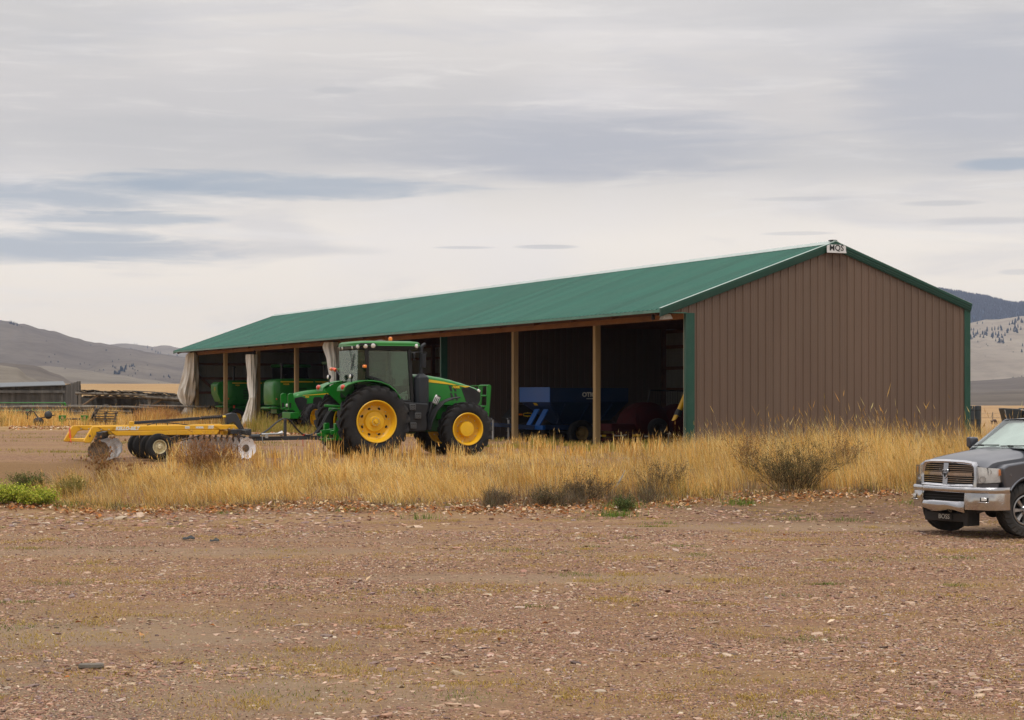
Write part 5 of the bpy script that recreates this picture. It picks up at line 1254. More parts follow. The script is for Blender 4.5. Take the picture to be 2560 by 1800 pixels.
    # headlights
    for s in (-1, 1):
        mbL = MB(); cols = []
        for t in np.linspace(0, 1, 8):
            y = lerp(0.655, 1.0, t ** 0.7); x = 0.93 - 0.075 * (t * 0.4) - 0.47 * t ** 2.2
            zt = lerp(1.225, 1.185, t) if t < 0.85 else lerp(1.20, 1.10, (t - 0.85) / 0.15); zb = lerp(0.925, 0.945, t) if t < 0.75 else lerp(0.945, 1.03, (t - 0.75) / 0.25)
            cols.append((x, y, zb, zt))
        mbL.loft([[(x - 0.05, s * (y - 0.03), zb), (x, s * y, zb), (x + 0.004, s * (y + 0.004), (zb + zt) / 2), (x, s * y, zt), (x - 0.05, s * (y - 0.03), zt)] for x, y, zb, zt in cols])
        hl = mbL.build('headlight', M_lens if False else MATS['headlamp_glass'], K, sharp=50)
        mb = MB(); mb.loft([[(x - 0.10, s * (y - 0.06), zb + .01), (x - 0.055, s * (y - 0.035), zb + .01), (x - 0.055, s * (y - 0.035), zt - .01), (x - 0.10, s * (y - 0.06), zt - .01)] for x, y, zb, zt in cols]); mb.build('reflector', MATS.get('lamp_reflector') or mat('lamp_reflector', (0.88, 0.89, 0.90), 0.3, 0.0, var=0.12, vscale=14), hl)
        mb = MB(); c4 = cols[5:]; mb.loft([[(x - 0.054, s * (y - 0.034), lerp(zb, zt, .50)), (x - 0.03, s * (y - 0.018), lerp(zb, zt, .50)), (x - 0.03, s * (y - 0.018), zt - .02), (x - 0.054, s * (y - 0.034), zt - .02)] for x, y, zb, zt in c4]); mb.build('indicator', M_amber, hl)
        for k, (yy, zz, r_) in enumerate(((0.74, 1.0, 0.055), (0.80, 1.13, 0.05))):
            mb = MB(); mb.lathe([(r_, 0.0), (r_ * 0.9, -0.03), (r_ * 0.4, -0.05)], (0.93 - 0.06 - 0.09 * k, s * yy, zz), (1, s * 0.2, 0), 14, caps=False); mb.build('bulb_ring', M_chrome, hl)
        mb = MB(); mb.loft([[(x - 0.06, s * (y - 0.03), zb - 0.085), (x - 0.004, s * y, zb - 0.085), (x - 0.004, s * y, zb - 0.006), (x - 0.06, s * (y - 0.03), zb - 0.006)] for x, y, zb, zt in cols[:6]]); mb.build('filler_panel', M_tpaint, K, sharp=50)
    # dented chrome bumper
    plan = [(0.46, 1.0), (0.62, 1.0), (0.78, 0.955), (0.875, 0.86), (0.93, 0.72), (0.965, 0.58), (1.03, 0.48), (1.055, 0.30), (1.06, 0.15), (1.06, 0.0)]
    full = plan + [(x, -y) for x, y in plan[-2::-1]]
    def dent(y, z):
        d = mnoise.noise(Vector((y * 3.0, z * 6.0, 2.0))) * 0.025 if z < 0.62 and abs(y) < 0.6 else 0
        return d - 0.03 * math.exp(-((y + 0.28) / 0.22) ** 2) * (1 if z > 0.75 and z < 0.9 else 0)
    def band(z0, z1, sel, bul, name, nz=6):
        m_ = MB(); rows = []
        cols = [p for p in full if sel(p[1])]
        fine = []
        for (a, b), (c, d) in zip(cols, cols[1:]):
            for t in (0, 0.25, 0.5, 0.75): fine.append((lerp(a, c, t), lerp(b, d, t)))
        fine.append(cols[-1])
        for k in range(nz + 1):
            t = k / nz; z = lerp(z0, z1, t); o = bul * math.sin(math.pi * t)
            rows.append([(x + o + dent(y, z), y * (1 + o * 0.2), z + (0.025 * math.sin(y * 9) * (1 - t) if name == 'lower_lip' else 0)) for x, y in fine])
        m_.grid(rows)
        m_.grid([rows[-1], [(p[0] - 0.10, p[1] * 0.97, p[2] + 0.01) for p in rows[-1]]]); m_.grid([rows[0], [(p[0] - 0.10, p[1] * 0.97, p[2]) for p in rows[0]]])
        return m_
    bp = band(0.765, 0.865, lambda y: True, 0.02, 'upper').build('bumper', M_chrome, K, sharp=60)
    for s in (-1, 1):
        band(0.475, 0.764, lambda y: (y * s) > 0.47, 0.012, 'end').build('bumper_end', M_chrome, bp, sharp=60)
        mb = MB(); mb.box((0.885, s * 0.80, 0.655), (0.05, 0.16, 0.085), (0, 0, s * 0.38)); fg = mb.build('fog_lamp', M_tblk, bp, bevel=0.01)
        mb = MB(); mb.box((0.915, s * 0.815, 0.665), (0.02, 0.10, 0.06), (0, 0, s * 0.38)); mb.build('fog_lens', M_lens, fg, bevel=0.008)
        mb = MB(); mb.box((0.905, s * 0.80, 0.605), (0.06, 0.20, 0.02), (0, 0, s * 0.38)); mb.build('fog_trim', M_chrome, fg, bevel=0.004)
    band(0.445, 0.615, lambda y: abs(y) < 0.50, 0.03, 'lower_lip', 8).build('lower_lip', M_chrome, bp, sharp=60)
    mb = MB(); mb.bx(0.90, 0.99, -0.52, 0.52, 0.56, 0.80); mb.build('air_intake', M_hole, bp)
    mb = MB()
    for z in (0.65, 0.70): mb.bx(0.985, 1.0, -0.50, 0.50, z, z + 0.012)
    mb.build('intake_slat', M_tblk, bp)
    # plough mount under the bumper
    mb = MB(); mb.bx(0.72, 0.86, -0.62, 0.44, 0.24, 0.40); mb.bx(0.60, 0.80, -0.60, -0.52, 0.22, 0.62); mb.bx(0.60, 0.90, 0.32, 0.44, 0.18, 0.62); mb.bx(0.862, 0.885, -0.30, 0.05, 0.25, 0.39); mb.bar((0.7, 0.40, 0.40), (0.3, 0.62, 0.55), 0.06, 0.06)
    pm = mb.build('plough_mount', M_tblk, K, bevel=0.012)
    for y in (-0.42, 0.02):
        mb = MB(); mb.tube([(0.90 + 0.025 * math.sin(a), y + 0.03 * math.cos(a), 0.44 + 0.03 * math.sin(a)) for a in np.linspace(0, 6.28, 13)], 0.008, 5); mb.build('shackle', M_gmetal, pm)
    text_mesh('BOSS', 0.115, M_white, pm, frameM((0.889, -0.13, 0.322), (0, 1, 0), (0, 0, 1)), bold=0.0)
    # wheels
    def truck_wheel(x, y, steer):
        s = 1 if y > 0 else -1
        e = empty('wheel', (x, y, AZ), steer, K)
        tyre_mb(0.462, 0.31, 0.262, 26, s, 0.018, 0.05).build('tyre', M_mud, e, sharp=40)
        mb = MB(); mb.lathe([(r, a * s) for r, a in [(0.262, 0.12), (0.268, 0.135), (0.25, 0.14), (0.232, 0.11), (0.225, 0.0), (0.23, -0.12)]], (0, 0, 0), (0, 1, 0), 40, caps=False)
        for k in range(8):
            t = 2 * math.pi * k / 8; d = Vector((math.cos(t), 0, math.sin(t))); tg = Vector((-math.sin(t), 0, math.cos(t))); o = Vector((0, s, 0))
            mb.loft([[d * r_ + tg * w_ + o * q for w_, q in ((-h, y0), (-h * .7, y1), (h * .7, y1), (h, y0))] for r_, h, y0, y1 in ((0.06, 0.035, 0.03, 0.09), (0.14, 0.032, 0.04, 0.10), (0.235, 0.045, 0.06, 0.125))])
        mb.lathe([(0.085, 0.03 * s), (0.085, 0.10 * s), (0.065, 0.115 * s), (0.06, 0.13 * s), (0, 0.135 * s)], (0, 0, 0), (0, 1, 0), 20)
        mb.m = 1; mb.lathe([(0.225, 0.0), (0.10, -0.02 * s), (0, -0.02 * s)], (0, 0, 0), (0, 1, 0), 24)
        for k in range(8):
            t = 2 * math.pi * (k + .5) / 8; mb.lathe([(0.012, 0.05 * s), (0.012, 0.11 * s), (0, 0.115 * s)], (math.cos(t) * 0.072, 0.02 * s, math.sin(t) * 0.072), (0, 1, 0), 6)
        mb.build('rim', [M_alloy, M_tblk], e, sharp=35)
    for x in (0.0, -3.79):
        for y in (-0.865, 0.865): truck_wheel(x, y, -16 if x == 0 else 0)
    mb = MB(); mb.tube([(0, -0.7, AZ), (0, 0.7, AZ)], 0.06, 8); mb.tube([(-3.79, -0.7, AZ), (-3.79, 0.7, AZ)], 0.07, 8); mb.ball((0, 0.2, AZ), 0.17, 12, 8); mb.build('axle', M_tblk, K)
    # cab
    cab = empty('cab', (0, 0, 0), 0, K)
    mb = MB(); base = [(-0.55, 0.80, 1.42), (-2.90, 0.84, 1.40)]; top = [(-1.32, 0.62, 1.985), (-2.68, 0.66, 2.0)]
    for s in (-1, 1):
        mb.bar((-0.50, s * 0.78, 1.44), (-1.30, s * 0.635, 1.99), 0.07, 0.07); mb.bar((-1.88, s * 0.82, 1.36), (-1.92, s * 0.655, 2.0), 0.09, 0.06); mb.bar((-2.82, s * 0.84, 1.36), (-2.70, s * 0.665, 2.0), 0.16, 0.06); mb.bar((-1.26, s * 0.645, 1.985), (-2.75, s * 0.665, 2.005), 0.06, 0.06)
    mb.build('pillar', M_tpaint, cab, bevel=0.012)
    rows = []
    for i, x in enumerate(np.linspace(-1.24, -2.80, 9)):
        t = i / 8; e = 0.07 * math.sin(math.pi * min(1, t * 1.3 + 0.12)) ** 0.6
        rows.append([(x + (0.06 * (1 - (y / 0.66) ** 2) if i == 0 else 0), y, 1.985 + e * (1 - (abs(y) / 0.70) ** 3)) for y in np.linspace(-0.66, 0.66, 15)])
    mb = MB(); mb.grid(rows); mb.build('roof', M_tpaint, cab, sharp=60)
    ws = []
    for t in np.linspace(0, 1, 7):
        ws.append([(lerp(-0.46, -1.25, t) + 0.10 * (1 - (y / 1.0) ** 2), y * lerp(0.78, 0.635, t), lerp(1.485, 1.995, t)) for y in np.linspace(-1, 1, 13)])
    mb = MB(); mb.grid(ws); mb.build('windscreen', M_wsg, cab, sharp=80, recalc=False)
    mb = MB(); rnd = random.Random(3)
    mb.grid([[(p[0] - 0.06 + 0.012 * math.sin(k * 1.9 + 0.7 * i), p[1] * 0.93, p[2] - 0.03) for k, p in enumerate(r)] for i, r in enumerate(ws)]); mb.build('sunshade', M_shade, cab, sharp=80)
    for s in (-1, 1):
        for x0, x1, t0, t1 in ((-0.62, -1.84, -1.34, -1.88), (-1.93, -2.74, -1.96, -2.66)):
            mb = MB(); mb.loft([[(x0, s * 0.81, 1.37), (x1, s * 0.825, 1.37), (t1, s * 0.66, 1.975), (t0, s * 0.65, 1.97)], [(x0, s * 0.805, 1.37), (x1, s * 0.82, 1.37), (t1, s * 0.655, 1.975), (t0, s * 0.645, 1.97)]]); mb.build('side_window', M_tint, cab)
    mb = MB(); mb.loft([[(-2.90, -0.78, 1.40), (-2.90, 0.78, 1.40), (-2.74, 0.62, 1.98), (-2.74, -0.62, 1.98)], [(-2.895, -0.78, 1.40), (-2.895, 0.78, 1.40), (-2.735, 0.62, 1.98), (-2.735, -0.62, 1.98)]]); mb.build('rear_window', M_tint, cab)
    mb = MB(); mb.bx(-1.2, -0.55, -0.74, 0.74, 1.30, 1.40); mb.bx(-2.0, -1.7, -0.6, -0.1, 0.9, 1.75); mb.bx(-2.0, -1.7, 0.1, 0.6, 0.9, 1.75); mb.build('cab_interior', M_tblk, cab, bevel=0.05)
    mb = MB(); mb.grid([[(-0.36 + 0.09 * (1 - y * y), y * 0.78, 1.475 + (0.035 if True else 0)) for y in np.linspace(-1, 1, 9)], [(-0.50 + 0.09 * (1 - y * y), y * 0.78, 1.50) for y in np.linspace(-1, 1, 9)]]); mb.build('cowl', M_tblk, K)
    for s, y0, y1 in ((1, 0.62, 0.02), (1, -0.08, -0.66)):
        mb = MB(); mb.tube([(-0.40, y1, 1.545), (-0.44, (y0 + y1) / 2, 1.555), (-0.47, y0, 1.56)], 0.010, 5); mb.box((-0.42, y1 + 0.20, 1.55), (0.05, 0.09, 0.03)); mb.build('wiper', M_tblk, K)
    for s in (-1, 1):
        mb = MB(); rings = [[(-0.80 + 0.02 * math.cos(q), s * 1.0, 1.44 + 0.02 * math.sin(q)) for q in np.linspace(0, 6.28, 9)[:-1]]]
        mb.bar((-0.82, s * 0.86, 1.44), (-0.80, s * 1.10, 1.50), 0.06, 0.05); mr = mb.build('mirror', M_tblk, K, bevel=0.012)
        mb = MB(); mb.loft([[(-0.80 + dx, s * (1.02 + dy * .8), z) for dx, dy in ((0.02, -k), (0.10, -k * .5), (0.11, k * .5), (0.03, k), (-0.06, k), (-0.06, -k))] for z, k in ((1.50, 0.09), (1.52, 0.12), (1.64, 0.125), (1.685, 0.10))]); mb.build('mirror_shell', M_tpaint, mr, bevel=0.02, seg=2)
    mb = MB(); mb.tube([(-0.30, 0.72, 1.46), (-0.30, 0.72, 1.60)], 0.004, 5); mb.build('washer_nozzle', M_tblk, K)
    return K
MATS['headlamp_glass'] = glass_mat('headlamp_glass', (0.93, 0.94, 0.94), 0.03, 0.03)
TRUCK = make_truck()
# ------------------------------------------------------------------ two self-propelled windrowers parked in the shed
M_tint2 = mat('dark_cab_glass', (0.008, 0.010, 0.010), 0.5, var=0.1, spec=0.12)
rim_s = [(0.42, 0.10), (0.44, 0.12), (0.42, 0.13), (0.39, 0.08), (0.36, 0.02), (0.18, 0.04), (0.16, 0.09), (0, 0.10)]
def windrower(loc, rz, label, flip_panel, model):
    C_ = empty('windrower', loc, rz); tag(C_, label, 'harvester', 'green windrowers parked in the shed')
    # engine hood: rounded rear, long flat sides. x forward, rear end at x = 0
    st = [(0.0, 0.80, 1.35, 2.20), (0.05, 0.93, 1.18, 2.38), (0.18, 1.0, 1.14, 2.48), (0.45, 1.03, 1.14, 2.54), (1.2, 1.04, 1.14, 2.56), (2.2, 1.04, 1.2, 2.56), (3.4, 1.02, 1.3, 2.55)]
    rings = []
    for x, hw, zb, zt in st:
        c = 0.14
        rings.append([(x, -hw + 0.10, zb), (x, -hw, zb + c), (x, -hw, zt - c), (x, -hw + 0.05, zt - 0.05), (x, -hw + c, zt), (x, hw - c, zt), (x, hw - 0.05, zt - 0.05), (x, hw, zt - c), (x, hw, zb + c), (x, hw - 0.10, zb)])
    mb = MB(); mb.loft(rings); hood = mb.build('engine_hood', M_green, C_, bevel=0.03, seg=2, sharp=50)
    for s in (-1, 1):
        mb = MB(); mb.bx(0.36, 2.1, s * 1.04 - 0.006, s * 1.04 + 0.012, 2.36, 2.42); mb.prism([(2.2, 2.42), (3.4, 2.42), (3.4, 2.24), (2.75, 2.24), (2.55, 2.36), (2.25, 2.36)], s * 1.03, s * 1.052, 'y'); st_ = mb.build('stripe', M_ylet, hood)
        mb = MB()
        for k in range(7): mb.bx(1.0, 1.75, s * 1.035, s * 1.048, 1.50 + 0.09 * k, 1.54 + 0.09 * k)
        mb.build('louvre', M_hole, hood)
        X = (1, 0, 0) if s < 0 else (-1, 0, 0)
        text_mesh(model, 0.10, M_ylet, hood, frameM((0.66, s * 1.048, 2.26), X, (0, 0, 1)), bold=0.004)
        text_mesh('JOHN DEERE', 0.12, M_green, st_, frameM((3.08, s * 1.056, 2.33), X, (0, 0, 1)), bold=0.004)
        mb = MB(); mb.ball((0.17, s * 0.96, 1.50), (0.05, 0.06, 0.05), 10, 6); mb.build('tail_light', M_red, C_)
        mb = MB(); mb.loft([[(0.14, s * 0.90, 1.66), (0.14, s * 1.0, 1.60), (0.62, s * 1.06, 1.60), (0.62, s * 1.0, 1.68)], [(0.14, s * 0.90, 1.40), (0.14, s * 1.0, 1.40), (0.62, s * 1.06, 1.40), (0.62, s * 1.0, 1.40)]]); mb.build('lamp_shroud', M_green, hood, bevel=0.03)
        mb = MB(); mb.box((0.45, s * 1.06, 1.04), (0.10, 0.03, 0.16)); mb.build('marker_flag', M_orange, C_)
    if flip_panel:
        mb = MB(); mb.prism([(-0.42, 1.80), (-0.45, 2.30), (-0.28, 2.46), (0.1, 2.42), (0.05, 1.3), (-0.2, 1.30)], -0.70, 0.70, 'y'); rp = mb.build('rear_panel', M_green, C_, bevel=0.04, seg=2)
        mb = MB(); mb.lathe([(0.13, 0), (0.13, 0.012), (0, 0.013)], (-0.455, -0.25, 2.05), (-1, 0, 0), 20); em = mb.build('badge', M_ylet, rp)
        mb = MB(); mb.lathe([(0.105, 0.0), (0.105, 0.006), (0, 0.007)], (-0.462, -0.25, 2.05), (-1, 0, 0), 20)
        mb.m = 1; mb.tube([(-0.475, -0.31, 2.02), (-0.475, -0.27, 2.07), (-0.475, -0.22, 2.06), (-0.475, -0.18, 2.10), (-0.475, -0.20, 2.12)], 0.012, 5); mb.tube([(-0.475, -0.27, 2.07), (-0.475, -0.26, 2.0)], 0.008, 4); mb.tube([(-0.475, -0.21, 2.06), (-0.475, -0.19, 2.0)], 0.008, 4); mb.build('badge_deer', [M_green, M_ylet], em)
    # frame, rear axle arms, caster wheels, drive wheels
    mb = MB(); mb.bx(-0.05, 0.45, -0.95, 0.95, 0.98, 1.10); mb.bx(0.3, 4.0, -0.55, 0.55, 0.75, 1.15); mb.bar((0.5, -1.0, 0.95), (1.3, -1.05, 1.05), 0.10, 0.12); mb.bar((0.5, 1.0, 0.95), (1.3, 1.05, 1.05), 0.10, 0.12)
    mb.bx(-0.18, -0.06, -0.75, 0.75, 1.0, 1.08); mb.build('frame', M_green, C_, bevel=0.02)
    for s in (-1, 1):
        mb = MB(); mb.tube([(0.6, s * 1.1, 0.95), (0.55, s * 1.1, 0.75)], 0.06, 8); mb.bar((0.55, s * 0.92, 0.72), (0.55, s * 0.92, 0.42), 0.06, 0.12); mb.bar((0.55, s * 0.90, 0.72), (0.55, s * 1.12, 0.72), 0.08, 0.08); mb.build('caster_fork', M_dark, C_, bevel=0.01)
        wheel(C_, (0.62, s * 1.12, 0.44), 0.44, 0.34, 0.24, s, M_yellow, [(0.23, 0.10), (0.245, 0.12), (0.22, 0.12), (0.20, 0.04), (0.10, 0.05), (0.06, 0.09), (0, 0.09)], 18, 0.0, steer=(18 * s))
        wheel(C_, (3.7, s * 1.75, 0.85), 0.85, 0.55, 0.46, s, M_yellow, rim_s, 18, 0.05, 0.06)
    mb = MB(); mb.tube([(3.7, -1.6, 0.85), (3.7, 1.6, 0.85)], 0.12, 10); mb.build('drive_axle', M_green, C_)
    mb = MB(); mb.tube([(0.62, -0.4, 2.5), (0.62, -0.4, 3.25)], 0.06, 10); mb.lathe([(0.10, 0), (0.12, 0.02), (0.12, 0.10), (0, 0.12)], (0.62, -0.4, 3.25), (0, 0, 1), 12); mb.build('air_intake', M_frame, C_)
    # cab, far forward in the dark
    mb = MB(); mb.loft([[(3.3, -0.85, 1.5), (4.9, -0.85, 1.5), (4.9, 0.85, 1.5), (3.3, 0.85, 1.5)], [(3.25, -0.9, 2.3), (5.1, -0.9, 2.3), (5.1, 0.9, 2.3), (3.25, 0.9, 2.3)], [(3.35, -0.82, 3.3), (4.8, -0.82, 3.3), (4.8, 0.82, 3.3), (3.35, 0.82, 3.3)]]); mb.build('cab', M_tint2, C_)
    mb = MB(); mb.bx(3.2, 5.1, -0.95, 0.95, 3.31, 3.5); mb.build('cab_roof', M_green, C_, bevel=0.06, seg=2)
    mb = MB()
    for x in (3.33, 4.85):
        for y in (-0.84, 0.84): mb.bar((x, y, 1.5), (x, y, 3.32), 0.09, 0.09)
    mb.build('cab_post', M_frame, C_)
    mb = MB(); mb.box((3.3, -1.35, 2.65), (0.10, 0.22, 0.55)); mb.bar((3.6, -0.9, 2.9), (3.3, -1.3, 2.85), 0.03, 0.03); mb.build('mirror', M_frame, C_, bevel=0.02)
    mb = MB(); mb.bx(5.3, 6.6, -2.2, 2.2, 0.25, 1.1); mb.build('header', M_green, C_, bevel=0.1)
    return C_
windrower((-12.62, 99.33, -0.1), 23.8, 'green windrower with long yellow stripe right of the middle white tarpaulin', False, 'W235R')
windrower((-16.73, 110.55, -0.1), 23.8, 'green windrower with round badge on its rear, at the shed far end', True, 'W235')

# ------------------------------------------------------------------ the smaller tractor, front wheels turned
def small_tractor():
    T = empty('tractor', (-9.35, 87.2, -0.08), 205.0)
    tag(T, 'smaller green tractor with loader brackets, half hidden behind the big tractor', 'tractor')
    # local: x forward, front axle at x = 0
    ring = lambda x, hw, zb, zs, zt: [(x, -hw, zb), (x, -hw, zs), (x, -hw * .8, zt - 0.03), (x, -hw * .4, zt), (x, hw * .4, zt), (x, hw * .8, zt - 0.03), (x, hw, zs), (x, hw, zb)]
    mb = MB(); mb.loft([ring(-1.7, .40, 1.25, 1.85, 2.0), ring(-0.9, .42, 1.2, 1.83, 1.98), ring(-0.1, .43, 1.05, 1.76, 1.91), ring(0.45, .41, 0.95, 1.66, 1.81), ring(0.68, .36, 0.98, 1.60, 1.72), ring(0.74, .30, 1.2, 1.55, 1.63)])
    hood = mb.build('hood', M_green, T, bevel=0.02, sharp=45)
    mb = MB(); mb.prism([(-0.33, 1.05), (0.33, 1.05), (0.36, 1.45), (0.28, 1.62), (-0.28, 1.62), (-0.36, 1.45)], 0.70, 0.765, 'x'); mb.build('grille', M_dark, T, bevel=0.02)
    for s in (-1, 1):
        mb = MB(); mb.prism([(0.60, 1.0), (0.70, 1.10), (0.68, 1.55), (0.35, 1.62), (0.10, 1.50), (0.15, 1.05)], s * 0.395, s * 0.437, 'y'); mb.build('grille_side', M_dark, hood)
        mb = MB(); mb.loft([[(x, s * (interp([(-1.7, .40), (-.1, .43), (.45, .41)], x) + e), z) for z, e in ((interp([(-1.7, 1.84), (.30, 1.68)], x), .0), (interp([(-1.7, 1.84), (.30, 1.68)], x), .010), (interp([(-1.7, 1.77), (.30, 1.66)], x), .010), (interp([(-1.7, 1.77), (.30, 1.66)], x), .0))] for x in np.linspace(-1.7, 0.30, 8)]); mb.build('stripe', M_ylet, hood)
        text_mesh('7530', 0.09, M_ylet, hood, frameM((0.10, s * 0.438, 1.60), (-s, 0, 0.0), (0, 0, 1)) if s > 0 else frameM((0.10, s * 0.438, 1.60), (1, 0, 0), (0, 0, 1)), bold=0.004)
        mb = MB(); mb.prism([(-0.65, 1.2), (-0.65, 1.5), (-0.55, 1.6), (-0.25, 1.6), (-0.18, 1.5), (-0.18, 1.2)], s * 0.425, s * 0.436, 'y'); mb.build('vent', M_hole, hood)
        # loader brackets with lamps
        mb = MB(); mb.prism([(0.78, 1.02), (1.02, 1.02), (1.05, 1.70), (0.95, 1.78), (0.80, 1.75), (0.74, 1.42), (0.50, 0.95), (0.3, 0.72), (0.55, 0.70)], s * 0.52 - 0.04, s * 0.52 + 0.04, 'y'); lb = mb.build('loader_bracket', M_green, T, bevel=0.012)
        mb = MB(); mb.bx(0.90, 0.99, s * 0.52 - 0.055, s * 0.52 + 0.055, 1.12, 1.34); mb.build('bracket_slot', M_hole, lb)
        mb = MB(); mb.box((0.80, s * 0.36, 1.22), (0.08, 0.16, 0.15)); mb.build('headlight', M_lens, T, bevel=0.02)
    mb = MB(); mb.bx(0.55, 0.95, -0.60, 0.60, 0.62, 0.92); mb.bx(0.55, 0.85, -0.50, 0.50, 1.0, 1.08); mb.bx(0.60, 1.0, -0.54, -0.46, 1.05, 1.12); mb.build('front_weight', M_green, T, bevel=0.02)
    fr = [(0.38, 0.16), (0.40, 0.18), (0.38, 0.19), (0.35, 0.12), (0.33, 0.02), (0.16, 0.03), (0.15, 0.12), (0, 0.13)]
    for s in (-1, 1): wheel(T, (0, s * 0.90, 0.66), 0.66, 0.42, 0.39, s, M_yellow, fr, 18, 0.045, 0.05, steer=32)
    mb = MB(); mb.bx(-3.2, 0.4, -0.3, 0.3, 0.6, 1.1); mb.tube([(0, -0.8, 0.66), (0, 0.8, 0.66)], 0.09, 8); mb.tube([(-2.75, -1.1, 0.92), (-2.75, 1.1, 0.92)], 0.11, 8); mb.build('chassis', MATS['dark_green_casting'], T)
    for s in (-1, 1):
        wheel(T, (-2.75, s * 0.98, 0.92), 0.92, 0.52, 0.52, s, M_yellow, [(0.51, 0.2), (0.53, 0.22), (0.5, 0.23), (0.46, 0.1), (0.25, 0.05), (0.12, 0.1), (0.10, 0.2), (0, 0.2)], 20, 0.05, 0.06)
        mb = MB(); curve_plate(mb, [(-2.75 + p * 1.0, z) for p, z in arc(0, 0.92, 1.06, 150, 40, 9)], s * 0.62, s * 1.25, 0.04); mb.build('rear_fender', M_green, T, bevel=0.01)
    mb = MB()
    for x in (-1.75, -3.1):
        for y in (-0.72, 0.72): mb.bar((x, y, 1.3), (x, y, 2.75), 0.09, 0.09)
    mb.bx(-3.15, -1.7, -0.75, 0.75, 1.2, 1.45); cabf = mb.build('cab_frame', M_frame, T)
    mb = MB(); mb.bx(-3.08, -1.78, -0.70, 0.70, 1.46, 2.72); mb.build('cab_glass', M_tint2, T)
    mb = MB(); mb.bx(-3.3, -1.6, -0.85, 0.85, 2.76, 2.95); mb.build('roof', M_green, T, bevel=0.06, seg=2)
    return T
small_tractor()
